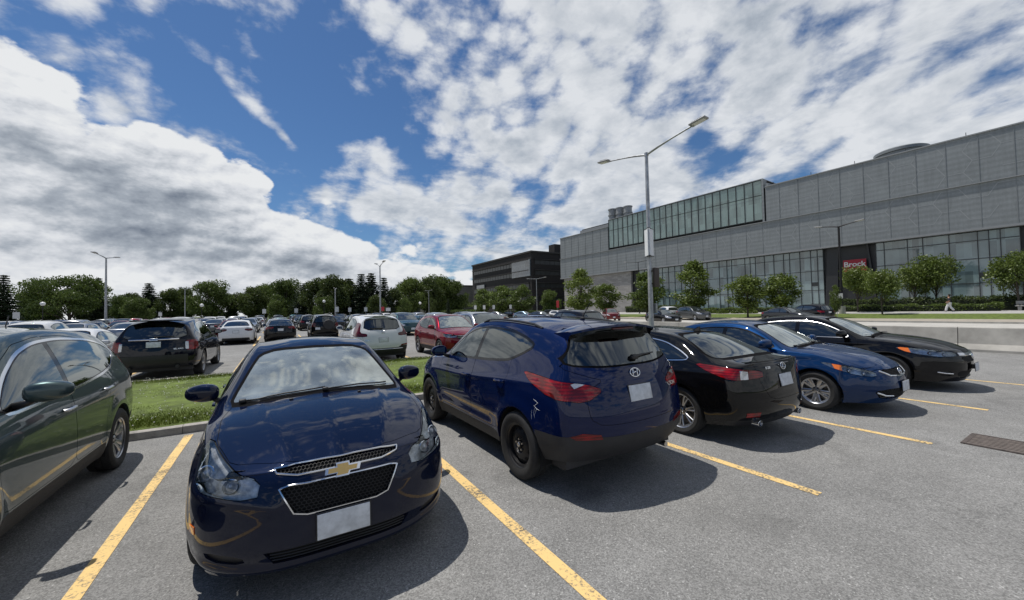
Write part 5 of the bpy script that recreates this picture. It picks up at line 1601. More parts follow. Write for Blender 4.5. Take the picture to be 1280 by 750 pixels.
# blades of grass and clover flowers
def grass(name, n, x0, x1, y0, y1, z, h0, h1, mats, seed, flowers=0, zf=None):
    rr = np.random.default_rng(seed)
    X = rr.uniform(x0, x1, n); Y = y0 + (y1 - y0) * rr.uniform(0, 1, n) ** 1.2
    H = rr.uniform(h0, h1, n) * (.7 + .5 * np.sin(X * 1.7 + 2 * np.sin(Y * 1.3)) ** 2); A = rr.uniform(0, 6.28, n); W = rr.uniform(.003, .007, n); Ln = rr.uniform(.1, .8, n) * H; B_ = rr.uniform(0, 6.28, n)
    v = np.empty((n, 3, 3))
    v[:, 0] = np.stack([X - np.cos(A) * W, Y - np.sin(A) * W, np.full(n, z)], 1); v[:, 1] = np.stack([X + np.cos(A) * W, Y + np.sin(A) * W, np.full(n, z)], 1)
    v[:, 2] = np.stack([X + np.cos(B_) * Ln, Y + np.sin(B_) * Ln, z + H], 1)
    V = v.reshape(-1, 3).tolist(); F = [(3 * i, 3 * i + 1, 3 * i + 2) for i in range(n)]; mi = rr.integers(0, 3, n).tolist()
    for k in range(flowers):
        x, y = rr.uniform(x0, x1), rr.uniform(y0, y1); s = rr.uniform(.007, .013); q = len(V); zz = z + rr.uniform(.04, .07)
        V += [[x - s, y, zz], [x, y - s, zz], [x + s, y, zz], [x, y + s, zz], [x, y, zz + s * 1.4]]; F += [(q, q + 1, q + 4), (q + 1, q + 2, q + 4), (q + 2, q + 3, q + 4), (q + 3, q, q + 4)]; mi += [3] * 4
    me = bpy.data.meshes.new(name); me.from_pydata(V, [], F)
    for m in mats: me.materials.append(m)
    me.polygons.foreach_set('material_index', mi); me.update()
    o = bpy.data.objects.new(name, me); COL.objects.link(o); o['kind'] = 'stuff'; return o
M_BL = [mat_simple('grass_blade_a', (.13, .175, .024), .9, spec=.1), mat_simple('grass_blade_b', (.09, .13, .018), .9, spec=.1), mat_simple('grass_blade_c', (.18, .20, .04), .9, spec=.1), mat_simple('clover_flower', (.6, .6, .52), .8)]
g = grass('grass', 150000, -4.5, 9.5, 7.70, 13.5, .13, .025, .062, M_BL, 5, 1500); g['label'] = 'mown green grass with small white clover flowers on the parking island'

# drain grate
def drain():
    root = empty('drain_grate', (7.46, .62, .0), 0, 'rusty iron drain grate with two rows of slots set in the asphalt', 'drain')
    b = MB(); x0, x1, y0, y1 = -.31, .31, -.60, .60
    for a, c, d, e in ((x0, x0 + .04, y0, y1), (x1 - .04, x1, y0, y1), (x0 + .04, x1 - .04, y0, y0 + .04), (x0 + .04, x1 - .04, y1 - .04, y1), (x0 + .04, x1 - .04, -.02, .02)): b.box(a, c, d, e, -.02, .014)
    b.build('frame', [M_RUST], root)
    b = MB()
    for r0, r1 in ((y0 + .04, -.02), (.02, y1 - .04)):
        for k in range(8):
            xx = x0 + .04 + .54 * (k + .5) / 8; b.box(xx - .016, xx + .016, r0, r1, -.02, .012)
    b.build('bars', [M_BARS], root)
    b = MB(); b.box(x0 + .04, x1 - .04, y0 + .04, y1 - .04, .0045, .0055); b.build('pit', [M_VOID], root)
M_BARS = mat_simple('worn_iron', (.17, .14, .12), .6, noise=.3, nscale=15)
M_RUST = mat_simple('rusty_iron', (.075, .06, .052), .75, noise=.4, nscale=20)
drain()

# concrete barriers
def barriers():
    pr = [(-.30, 0), (-.30, .08), (-.16, .26), (-.09, .80), (-.07, .82), (.07, .82), (.09, .80), (.16, .26), (.30, .08), (.30, 0)]
    b = MB(); Ls = 3.64; n = len(pr); cols = 8
    vs = [(x, -Ls / 2 + Ls * k / cols, z) for k in range(cols + 1) for x, z in pr]
    b.add(vs, [(k * n + i, (k + 1) * n + i, (k + 1) * n + i + 1, k * n + i + 1) for k in range(cols) for i in range(n - 1)] + [tuple(range(n))[::-1], tuple(range(cols * n, cols * n + n))])
    me = b.mesh('concrete_barrier', [M_BARR], 20)
    for k in range(27):
        o = link('concrete_barrier', me); o.location = (20.5, 5.24 + (k - 3) * 3.66, 0)
        o.rotation_euler.z = R(rnd.uniform(-.15, .15))
        tag(o, 'pale grey concrete traffic barrier section in the long line beside the road', 'barrier', 'concrete barriers along the road')
barriers()

# ------------------------------------------------------------------ street lamps
M_GALV = mat_simple('galvanised_steel', (.36, .37, .38), .42, metal=.6, noise=.3, nscale=6)
M_DKPOLE = mat_simple('dark_bronze_pole', (.014, .013, .013), .5, metal=.3)
M_HEAD = mat_simple('lamp_head_grey', (.30, .30, .30), .5, noise=.1)
M_LED = mat_simple('lamp_led_panel', (.65, .65, .6), .4)
def street_lamp(loc, h, arm, rise, ang, label, pole=M_GALV, r0=.10, r1=.055, hs=1., base=False, group='street lamps', yoff=.0):
    root = empty('street_lamp', loc, 0, label, 'street lamp', group)
    b = MB(); b.tube([(0, 0, 0), (0, 0, h * .4), (0, 0, h)], [r0, (r0 + r1) / 2, r1], 14)
    b.tube([(0, 0, h - .06), (0, 0, h + .05)], [r1 * 1.3, r1 * 1.3], 12)
    b.build('pole', [pole], root)
    b = MB(); b.tube([(0, 0, 0), (0, 0, .9 if base else .05)], .32 if base else r0 * 2, 18); b.build('base', [M_CONC if base else pole], root)
    c, s = math.cos(R(ang)), math.sin(R(ang))
    for sg in (1, -1):
        b = MB(); P = [(c * sg * t * arm, s * sg * t * arm, h - .02 + rise * (t ** .8)) for t in (0, .25, .5, .75, .9)]
        b.tube(P, [r1 * .7] * 2 + [r1 * .5] * 3, 8); b.build('arm', [pole], root)
        M_ = Matrix.Translation((c * sg * arm * .98, s * sg * arm * .98, h + rise)) @ Matrix.Rotation(R(ang) + (0 if sg > 0 else math.pi), 4, 'Z') @ Matrix.Rotation(-math.atan2(rise, arm) * .6, 4, 'Y')
        b = MB(); b.rbox(.0, 0, 0, .62 * hs, .30 * hs, .075 * hs, .03, 0, M=M_)
        for k in range(7): b.box((-.2 + k * .06) * hs, (-.19 + k * .06) * hs, -.13 * hs, .13 * hs, .03 * hs, .062 * hs, 0, M=M_)
        hd = b.build('lamp_head', [M_HEAD], root)
        b = MB(); b.box(-.2 * hs, .24 * hs, -.11 * hs, .11 * hs, -.045 * hs, -.036 * hs, 0, M=M_); b.build('lens', [M_LED], hd)
    return root
big = street_lamp((11.41, 9.15, .15), 7.1, 2.0, .38, 273, 'tall galvanised double armed street lamp standing behind the black saloons with banners on its pole', r0=.10, r1=.06, hs=.9, group='street lamps')
big['label'] = 'tallest galvanised double street lamp, with white banners and a dark box on its pole'
M_BAN = mat_simple('banner_cloth', (.75, .76, .77), .8, noise=.08)
M_BOX = mat_simple('dark_brown_box', (.05, .035, .03), .6)
for sg in (1, -1):
    b = MB(); b.box(-.03, .42, -.008, .008, 3.42, 4.36); ob = b.build('banner', [M_BAN], None)
    ob.location = (11.41 - .13 * sg * .62, 9.15 + .13 * sg * .78, .15); ob.rotation_euler.z = R(38.3 + (203 if sg > 0 else 157))
    tag(ob, 'white vertical banner on the %s side of the tallest lamp pole' % ('left' if sg > 0 else 'right'), 'banner', 'banners on the lamp pole')
    for z in (3.40, 4.38): b = MB(); b.tube([(-.06, 0, z), (.44, 0, z)], .012, 6); b.build('bracket', [M_DKPOLE], ob)
b = MB(); b.rbox(.16, -.13, 2.65, .26, .10, .70, .02); b.box(-.02, .06, -.11, .02, 2.4, 2.46); b.box(-.02, .06, -.11, .02, 2.85, 2.9)
o = b.build('control_box', [M_BOX]); o.location = (11.41, 9.15, .15); tag(o, 'dark brown box strapped to the tallest lamp pole below the banners', 'box')
b = MB(); b.rbox(.12, -.09, 1.55, .05, .16, .34, .01); o = b.build('number_plate_sign', [M_GALV]); o.location = (11.41, 9.15, .15); tag(o, 'small grey metal plate on the tallest lamp pole near its foot', 'sign')
x, y = polar(1052, 45); street_lamp((x, y, gz(x)), 10.2, 2.0, .35, 268, 'dark double street lamp on a round concrete base before the building entrance', M_DKPOLE, .15, .10, 1.4, True)
street_lamp((-19.1, 71.2, 0), 9.7, 2.3, .4, 78, 'grey double street lamp near the left edge with trees behind it', M_GALV, .16, .09, 1.3)
street_lamp((11.2, 50., 0), 7.6, 1.5, .45, 276, 'pale double street lamp rising above the white sport utility car', M_GALV, .12, .07, 1.)
x, y = polar(231, 92); street_lamp((x, y, 0), 8.3, 1.6, .3, 60, 'distant thin street lamp between the conifer and the round tree on the left', M_GALV, .12, .08)
x, y = polar(419, 78); street_lamp((x, y, 0), 6.6, .8, .3, 250, 'distant short street lamp before the dark middle tree line', M_GALV, .13, .09, .8)
x, y = polar(799, 72); street_lamp((x, y, gz(x)), 9.6, 2.6, .3, 285, 'thin dark street lamp seen just left of the tallest lamp', M_DKPOLE, .10, .06)
x, y = polar(671, 82); street_lamp((x, y, gz(x)), 8.2, 2.4, .2, 285, 'thin grey street lamp before the dark brick building', M_GALV, .12, .06)
x, y = polar(536, 120); street_lamp((x, y, 0), 8.2, 1.6, .2, 285, 'faint distant street lamp left of the low grey building', M_GALV, .12, .08)
M_GLOBE = mat_simple('white_globe', (.78, .78, .76), .3)
for px, D, h, lb in ((53, 62, 4.0, 'white globe lamp on a thin black post below the wide tree at left'), (252, 75, 3.6, 'white globe lamp beside the dark parked sport utility car roof'), (405, 85, 4.2, 'white globe lamp before the dark middle trees'), (525, 95, 3.6, 'white globe lamp right of the pale double street lamp')):
    x, y = polar(px, D); r_ = empty('globe_lamp', (x, y, 0), 0, lb, 'lamp', 'globe lamps')
    b = MB(); b.tube([(0, 0, 0), (0, 0, h)], .06, 8); b.build('post', [M_DKPOLE], r_)
    b = MB(); b.lathe([(0, -.32), (.16, -.28), (.28, -.16), (.32, 0), (.28, .16), (.16, .28), (0, .32)], 16, 'z', M=Matrix.Translation((0, 0, h + .3))); b.build('globe', [M_GLOBE], r_)
# small signs standing in the far rows
M_SIGNW = mat_simple('sign_white', (.62, .62, .6), .5); M_SIGNR = mat_simple('sign_red', (.5, .03, .04), .5)
SG = [(20, 60, .7, 1.0, 'w'), (200, 85, .6, .8, 'w'), (330, 62, .5, .7, 'w'), (370, 62, .5, .7, 'w'), (421, 60, .5, .8, 'w'), (437, 66, .5, .7, 'w'), (457, 66, .5, .7, 'w'), (485, 70, .8, .6, 'w'), (478, 70, .6, .8, 'r'), (594, 78, .5, .8, 'w'), (605, 78, .5, .8, 'w'), (617, 80, .5, .8, 'w'), (638, 80, .5, .8, 'w'), (697, 72, .5, 1.3, 'r'), (1046, 42, 1.0, .55, 'w')]
for k, (px, D, w_, h_, c_) in enumerate(SG):
    x, y = polar(px, D); z = gz(x); r_ = empty('road_sign', (x, y, z), math.atan2(-x, y) , None, 'sign', 'small signs beyond the car park')
    words = {20: 'far left', 200: 'left of the round tree', 330: 'left middle', 370: 'behind the far rows, middle', 421: 'beside the short lamp', 437: 'just right of the short lamp', 457: 'second right of the short lamp', 485: 'right of the pale double lamp', 478: 'at the foot of the pale double lamp', 594: 'before the low grey building', 605: 'before the low building, second from left', 617: 'before the dark building left end', 638: 'before the dark building middle', 697: 'before the stone wall corner', 1046: 'left of the dark entrance lamp'}[px]
    r_['label'] = 'small %s sign on a thin post, %s' % ('white' if c_ == 'w' else 'red', words)
    b = MB(); b.tube([(0, 0, 0), (0, 0, 2.2 + h_)], .03, 6); b.build('post', [M_GALV], r_)
    b = MB(); b.box(-w_ / 2, w_ / 2, -.045, -.032, 2.0, 2.0 + h_); b.build('panel', [M_SIGNW if c_ == 'w' else M_SIGNR], r_)
# ------------------------------------------------------------------ trees
def mat_leaf(name, c1, c2, c3=None, sc=.8):
    m, nt, out = newmat(name)
    tc = nd(nt, 'ShaderNodeTexCoord'); n = nd(nt, 'ShaderNodeTexNoise', inp={'Scale': sc, 'Detail': 4.}); L(nt, tc.outputs['Object'], n.inputs['Vector'])
    n2 = nd(nt, 'ShaderNodeTexNoise', inp={'Scale': 9., 'Detail': 2.}); L(nt, tc.outputs['Object'], n2.inputs['Vector'])
    ad = nd(nt, 'ShaderNodeMath', operation='MULTIPLY_ADD'); L(nt, n2.outputs['Fac'], ad.inputs[0]); ad.inputs[1].default_value = .6; L(nt, n.outputs['Fac'], ad.inputs[2])
    oi = nd(nt, 'ShaderNodeObjectInfo'); ad2 = nd(nt, 'ShaderNodeMath', operation='MULTIPLY_ADD'); L(nt, oi.outputs['Random'], ad2.inputs[0]); ad2.inputs[1].default_value = .22; L(nt, ad.outputs[0], ad2.inputs[2])
    mr = nd(nt, 'ShaderNodeMapRange', inp={1: .65, 2: 1.15}); L(nt, ad2.outputs[0], mr.inputs[0])
    mx = nd(nt, 'ShaderNodeMix', data_type='RGBA'); L(nt, mr.outputs[0], mx.inputs[0]); mx.inputs[6].default_value = c4(c1); mx.inputs[7].default_value = c4(c2)
    d = nd(nt, 'ShaderNodeBsdfDiffuse'); t = nd(nt, 'ShaderNodeBsdfTranslucent'); g = nd(nt, 'ShaderNodeBsdfGlossy', inp={'Roughness': .45, 'Color': (.5, .5, .5, 1)})
    L(nt, mx.outputs[2], d.inputs[0]); L(nt, mx.outputs[2], t.inputs[0])
    a = nd(nt, 'ShaderNodeMixShader', inp={0: .3}); L(nt, d.outputs[0], a.inputs[1]); L(nt, t.outputs[0], a.inputs[2])
    b_ = nd(nt, 'ShaderNodeMixShader', inp={0: .05}); L(nt, a.outputs[0], b_.inputs[1]); L(nt, g.outputs[0], b_.inputs[2])
    L(nt, b_.outputs[0], out.inputs[0]); return m
M_LEAFD = mat_leaf('dark_foliage', (.034, .052, .014), (.10, .135, .032))
M_LEAFM = mat_leaf('mid_foliage', (.052, .084, .017), (.14, .19, .042))
M_LEAFY = mat_leaf('young_foliage', (.07, .105, .018), (.17, .22, .045))
M_LEAFC = mat_leaf('conifer_foliage', (.018, .032, .016), (.05, .07, .033))
M_BARK = mat_simple('bark', (.07, .058, .045), .9, noise=.35, nscale=6, bump=.5, bscale=20)

def leaf_quads(P, size, rr, flat=.35):
    """P (n,3) centres -> small leaf faces, slightly bent pairs"""
    n = len(P); a = rr.normal(size=(n, 3)); a[:, 2] *= flat + .4; a /= np.linalg.norm(a, axis=1, keepdims=True)
    b = rr.normal(size=(n, 3)); b -= a * (a * b).sum(1, keepdims=True); b /= np.linalg.norm(b, axis=1, keepdims=True)
    s = (size * rr.uniform(.6, 1.3, n))[:, None]
    V = np.empty((n, 4, 3)); V[:, 0] = P - a * s * .6; V[:, 1] = P + b * s * .35; V[:, 2] = P + a * s * .6; V[:, 3] = P - b * s * .35
    return V.reshape(-1, 3)
def leaves_mesh(name, P, size, mat, rr):
    V = leaf_quads(P, size, rr); n = len(P)
    me = bpy.data.meshes.new(name); me.vertices.add(4 * n); me.vertices.foreach_set('co', V.ravel())
    me.loops.add(4 * n); me.loops.foreach_set('vertex_index', np.arange(4 * n, dtype=np.int32))
    me.polygons.add(n); me.polygons.foreach_set('loop_start', np.arange(0, 4 * n, 4, dtype=np.int32)); me.polygons.foreach_set('loop_total', np.full(n, 4, dtype=np.int32))
    me.materials.append(mat); me.update(calc_edges=True); return me
def crown(kind, H, W, seed, n, size, mat):
    """crown of height H and width W whose foot is at z=0; unit proportions by kind"""
    rr = np.random.default_rng(seed); tr = MB()
    pts = []; w = W / 2
    if kind == 'broad':        # several masses carried by limbs
        m = 34
        C = []
        for k in range(m):
            a = rr.uniform(0, 6.28); q = rr.uniform(0, 1) ** .6; u = rr.uniform(.12, 1)
            prof = (math.sin(min(1, u * 1.15) * math.pi * .85) ** .6)
            C.append((math.cos(a) * q * w * .78 * prof, math.sin(a) * q * w * .78 * prof, H * (.10 + .80 * u), rr.uniform(.16, .30) * W * .75))
        wt = np.array([c[3] ** 2 for c in C]); wt /= wt.sum()
        for k, c in enumerate(C):
            nn = int(n * wt[k]); d = rr.normal(size=(nn, 3)); d /= np.linalg.norm(d, axis=1, keepdims=True)
            rad = c[3] * rr.uniform(.35, 1.08, nn) ** .6; lump = 1 + .22 * np.sin(d[:, 0] * 5 + k) * np.cos(d[:, 1] * 6 + 2 * k)
            p = np.array(c[:3]) + d * (rad * lump)[:, None] * np.array([1, 1, .72]); pts.append(p)
        limbs = [(c[0], c[1], c[2]) for c in C[:9]]
    elif kind == 'flat':       # wide, layered, flat-topped
        C = []
        for k in range(34):
            a = rr.uniform(0, 6.28); q = rr.uniform(0, 1) ** .5; lay = rr.integers(0, 4)
            z = H * (.40 + .15 * lay + rr.uniform(-.03, .03)) - H * .22 * q * q; C.append((math.cos(a) * q * w * .85, math.sin(a) * q * w * .85, z, rr.uniform(.14, .24) * W))
        for k, c in enumerate(C):
            nn = n // len(C); d = rr.normal(size=(nn, 3)); d /= np.linalg.norm(d, axis=1, keepdims=True)
            p = np.array(c[:3]) + d * (c[3] * rr.uniform(.2, 1.05, nn) ** .6)[:, None] * np.array([1, 1, .34]); pts.append(p)
        limbs = [(c[0] * .9, c[1] * .9, c[2]) for c in C[:12]]
    elif kind == 'oval':       # young street tree
        C = []
        for k in range(46):
            u = rr.uniform(0, 1); prof = math.sin(math.pi * (u ** .8) * .93 + .12) ** .8; a = k * 2.4 + rr.uniform(-.5, .5); q = rr.uniform(.35, .9)
            C.append((math.cos(a) * q * w * prof, math.sin(a) * q * w * prof, H * (.05 + .88 * u), rr.uniform(.12, .21) * W))
        for k, c in enumerate(C):
            nn = n // len(C); d = rr.normal(size=(nn, 3)); d /= np.linalg.norm(d, axis=1, keepdims=True)
            p = np.array(c[:3]) + d * (c[3] * rr.uniform(.15, 1.15, nn) ** .7)[:, None] * np.array([1, 1, .8]); pts.append(p)
        limbs = [(c[0], c[1], c[2]) for c in C[:14]]
    elif kind == 'conifer':
        tiers = 22
        for t in range(tiers):
            u = t / tiers; z = H * (.04 + .94 * u); rt = w * (1 - u) ** .85 * rr.uniform(.78, 1.12) + .05 * W
            for k in range(9):
                a = k * .698 + t * 1.1 + rr.uniform(-.25, .25); l = rt * rr.uniform(.65, 1.1); nn = int(n / (tiers * 9) * (1.9 - 1.7 * u)) + 3
                s = rr.uniform(.05, 1, nn); wd = .16 * l * (1.15 - s) + .05
                x = math.cos(a) * l * s + rr.normal(0, 1, nn) * wd; y = math.sin(a) * l * s + rr.normal(0, 1, nn) * wd
                zz = z - l * .30 * s + .12 * l * s * s * s - np.abs(rr.normal(0, .035 * H / 6, nn))
                pts.append(np.stack([x, y, zz], 1))
        limbs = []
    P = np.concatenate(pts)
    return leaves_mesh('crown', P, size, mat, rr), limbs
TREES = {}
def tree_proto(key, kind, H, W, trunk, seed, n, size, mat, r=.18):
    cm, limbs = crown(kind, H, W, seed, n, size, mat)
    b = MB(); rr = random.Random(seed)
    top = H * (.95 if kind == 'conifer' else .55)
    P = [(0, 0, -.1)] + [(rr.uniform(-.06, .06) * W * .3, rr.uniform(-.06, .06) * W * .3, (trunk + top) * t) for t in (.25, .5, .75, 1)]
    b.tube(P, [r * 1.25, r, r * .8, r * .55, r * .2], 9)
    for l in limbs:
        z0 = trunk * .75 + rr.uniform(0, .5) * (l[2]) * .5; q = (trunk + l[2])
        b.tube([(0, 0, z0), (l[0] * .45, l[1] * .45, z0 + (q - z0) * .6), (l[0], l[1], q)], [r * .45, r * .28, r * .08], 6)
    tm = b.mesh('trunk', [M_BARK])
    TREES[key] = (tm, cm, trunk)
def plant(key, x, y, z, sc, label, group, cat='tree', name='tree', sx=None):
    tm, cm, trunk = TREES[key]
    r_ = empty(name, (x, y, z), rnd.uniform(0, 6.28), label, cat, group)
    r_.scale = ((sx or sc), (sx or sc), sc)
    link('trunk', tm, r_); c = link('crown', cm, r_); c.location.z = trunk
    return r_
tree_proto('young1', 'oval', 5.4, 4.2, 1.3, 11, 3900, .25, M_LEAFY, .09)
tree_proto('young2', 'oval', 4.2, 4.8, 1.5, 12, 3900, .25, M_LEAFY, .09)
tree_proto('young3', 'broad', 4.4, 6.2, 1.9, 13, 4800, .25, M_LEAFY, .11)
tree_proto('young4', 'oval', 4.8, 4.6, 1.2, 19, 4200, .25, M_LEAFM, .10)
tree_proto('broad1', 'broad', 12.2, 14., .6, 14, 15000, .46, M_LEAFM, .4)
tree_proto('broad2', 'broad', 13., 12., .6, 15, 15000, .46, M_LEAFD, .4)
tree_proto('broad3', 'broad', 11.2, 13., .6, 20, 15000, .46, M_LEAFD, .4)
tree_proto('flat1', 'flat', 13.4, 22., 1., 16, 18000, .5, M_LEAFM, .45)
tree_proto('con1', 'conifer', 14., 7.5, .8, 17, 11000, .42, M_LEAFC, .25)
tree_proto('con2', 'conifer', 13., 10., .8, 18, 11000, .42, M_LEAFC, .25)
# nearer street trees: (px, D, kind, crown top row in the frame, label)
ST = [(726, 60, 'young1', 336, 'slender young tree with pointed crown before the corner of the stone wall'),
      (757, 66, 'young2', 355, 'small round young tree before the pale stone wall'),
      (808, 62, 'young4', 340, 'young tree partly hidden behind the tallest lamp pole'),
      (869, 50, 'young1', 326, 'dense young tree with pointed crown behind the grey minivan'),
      (934, 48, 'young2', 345, 'round young tree, left one of the pair before the glass wall'),
      (976, 47, 'young2', 343, 'round young tree, right one of the pair before the glass wall'),
      (1072, 46, 'young3', 334, 'spreading young tree just right of the dark entrance lamp'),
      (1102, 41, 'young3', 338, 'low spreading young tree halfway between entrance lamp and walking person'),
      (1144, 47, 'young3', 330, 'broad young tree with thin dark trunk before the hedge'),
      (1170, 46, 'young3', 319, 'tallest spreading young tree, just left of the walking person'),
      (1272, 39, 'young3', 315, 'young tree cut by the right edge of the picture'),
      (1044, 41, 'young4', 356, 'tiny sapling left of the dark entrance lamp'),
      (603, 88, 'young4', 361, 'young tree before the dark building, leftmost of three'),
      (627, 85, 'young4', 357, 'young tree before the dark building, middle of three'),
      (652, 82, 'young4', 356, 'young tree before the dark building, rightmost of three'),
      (688, 90, 'broad1', 364, 'low bushy tree in the shade of the dark building')]
def hor(px): return 393.5 - (px - 345) * math.tan(R(1.2))
for px, D, key, top, lb in ST:
    x, y = polar(px, D); z = gz(x); Ht = 1.75 + (hor(px) - top) / 482 * D - z
    tm, cm, trunk = TREES[key]; full = {'young1': 6.7, 'young2': 5.6, 'young3': 6.3, 'young4': 6.0, 'broad1': 12.8}[key]
    plant(key, x, y, z, Ht / full, lb, 'young trees before the campus buildings', sx=Ht / full * (.4 if px == 1044 else 1.15 if key != 'young3' else .76) * (1.0 if key != 'broad1' else .75))
# the far tree line: (px, D, key, top row, width factor)
FT = [(4, 95, 'con1', 341, 1.1, 'dark conifer at the left edge of the picture'), (36, 130, 'broad1', 368, .8, 'low tree in the gap right of the edge conifer'),
      (86, 92, 'flat1', 345, .68, 'widest flat topped tree on the left'), (60, 120, 'broad3', 368, .9, 'dark tree under the widest flat topped tree'), (112, 118, 'broad2', 362, 1., 'dark round tree right behind the left double lamp'),
      (123, 98, 'con1', 345, .9, 'thin conifer rising just left of the left double lamp'), (150, 115, 'broad1', 371, .8, 'bushy green tree right of the left double lamp'), (172, 92, 'broad1', 373, 1., 'low bright green tree behind the dark sport utility car'),
      (186, 108, 'con2', 352, 1., 'spreading conifer above the dark sport utility car'), (160, 125, 'broad3', 368, .9, 'pale feathery tree left of the spreading conifer'), (214, 110, 'broad2', 360, .9, 'very dark round tree behind the thin lamp'),
      (236, 116, 'broad3', 362, .9, 'dark tree right of the thin lamp'), (262, 105, 'broad1', 353, .95, 'tall round topped tree right of the thin lamp'), (292, 112, 'broad2', 365, 1., 'dark tree right of the round topped tree'),
      (312, 110, 'broad3', 360, 1, 'bushy dark tree left of the middle'), (332, 118, 'broad1', 357, 1., 'dark tree above the black saloon with red lamps'), (356, 108, 'broad1', 351, .9, 'round tree left of the dark middle mass'),
      (345, 96, 'broad1', 376, .8, 'small light green tree low behind the far rows'), (381, 100, 'con2', 352, 1.2, 'dark conifer in the middle mass, leftmost'), (398, 96, 'broad2', 347, .9, 'dark tall tree, left part of the middle mass'),
      (420, 92, 'broad2', 343, .9, 'tallest dark tree of the middle mass'), (436, 94, 'con2', 346, 1.2, 'dark conifer in the middle mass behind the short lamp'), (452, 92, 'con1', 340, 1.2, 'pointed dark conifer left of the pale double lamp'),
      (464, 95, 'con2', 339, 1., 'pointed dark conifer tallest near the pale double lamp'), (480, 94, 'con1', 345, 1.1, 'dark conifer right behind the pale double lamp'), (405, 88, 'broad1', 372, .9, 'lower green tree under the middle mass'), (470, 88, 'broad2', 368, .8, 'low dark tree under the pointed conifers'),
      (497, 100, 'broad3', 362, .9, 'dark tree right of the conifers'), (513, 125, 'broad1', 349, .9, 'rounded green tree left of the low grey building'), (533, 130, 'broad3', 348, .8, 'green tree behind the low grey building, left'),
      (550, 138, 'broad1', 346, .8, 'green tree crest behind the low grey building'), (568, 140, 'broad1', 352, .8, 'green tree behind the low grey building, right'), (505, 92, 'broad1', 374, .7, 'low leafy tree left of the red car roof'), (541, 105, 'broad2', 372, .5, 'small dark tree before the low grey building'), (560, 108, 'con2', 372, .5, 'small dark evergreen before the low grey building'),
      (445, 140, 'broad2', 356, 1.3, 'dark tree deep behind the middle mass'), (365, 142, 'broad2', 364, 1.4, 'far dark tree deep behind the middle rows'), (-30, 110, 'broad1', 350, 1., 'dark tree beyond the left edge')]
FULLH = {'con1': 14.6, 'con2': 13.6, 'broad1': 12.8, 'broad2': 13.6, 'broad3': 11.8, 'flat1': 12.9}
for px, D, key, top, wf, lb in FT:
    x, y = polar(px, D); Ht = 1.75 + (hor(px) - top) / 482 * D
    s = Ht / FULLH[key]; plant(key, x, y, 0, s, lb, 'trees beyond the car park', sx=s * wf)

# hedges
def hedge(x0, x1, y0, y1, h, mat, label, n, size=.16):
    rr = np.random.default_rng(int(x0 * 7 + y0)); z0 = gz((x0 + x1) / 2)
    P = np.stack([rr.uniform(x0, x1, n), rr.uniform(y0, y1, n), z0 + h * rr.uniform(0, 1, n) ** .5 * (1 + .10 * np.sin(rr.uniform(0, 1) + np.linspace(0, 60, n)))], 1)
    P[:, 2] += .08 * np.sin(P[:, 1] * 1.9) + .05 * np.sin(P[:, 1] * 4.3)
    o = link('hedge', leaves_mesh('hedge', P, size, mat, rr)); tag(o, label, 'hedge', 'hedges before the glass building')
    b = MB(); b.rbox((x0 + x1) / 2, (y0 + y1) / 2, z0 + h * .42, (x1 - x0) * .8, (y1 - y0) * .98, h * .8, .1); b.build('shade_core', [M_HEDGEIN], o)  # dark inner box stands in for the shade among the leaves
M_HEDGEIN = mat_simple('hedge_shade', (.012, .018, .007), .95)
hedge(60.8, 62.3, 7.2, 22.8, .75, M_LEAFM, 'low clipped hedge along the footpath behind the walking person', 9000)
hedge(65., 66.5, -6., 22., 1.5, M_LEAFD, 'taller dark hedge against the glass wall', 12000, .2)
hedge(61., 62.2, -12., 4.6, .7, M_LEAFM, 'low hedge at the right edge beside the bench', 6000)
hedge(60.8, 62.2, 28., 47., .7, M_LEAFM, 'low hedge left of the entrance under the pair of round trees', 8000)
hedge(66., 67.5, 46., 60., 1.3, M_LEAFD, 'dark hedge at the foot of the glass wall behind the tallest lamp', 6000, .2)
hedge(52., 53.4, 66., 92., 1.1, M_LEAFM, 'green hedge left of the stone wall', 7000, .2)
hedge(46., 47.6, 92., 125., 1.9, M_LEAFM, 'long green hedge in front of the low grey building', 8000, .26)
# flowering shrubs by the glass wall
for k in range(9):
    x, y = 57.4 + .3 * (k % 2), 29. + k * 2.0
    rr = np.random.default_rng(90 + k); n = 900; d = rr.normal(size=(n, 3)); d /= np.linalg.norm(d, axis=1, keepdims=True)
    P = d * (rr.uniform(.3, 1, n) ** .4)[:, None] * np.array([.75, .95, .65]); P[:, 2] = np.abs(P[:, 2])
    o = link('shrub', leaves_mesh('shrub', P, .17, M_SHRUB if 'M_SHRUB' in globals() else M_LEAFY, rr)); o.location = (x, y, gz(x)); tag(o, 'low yellowish shrub in the row below the glass wall right of the tallest lamp', 'shrub', 'shrubs below the glass wall')
    if k == 0: pass

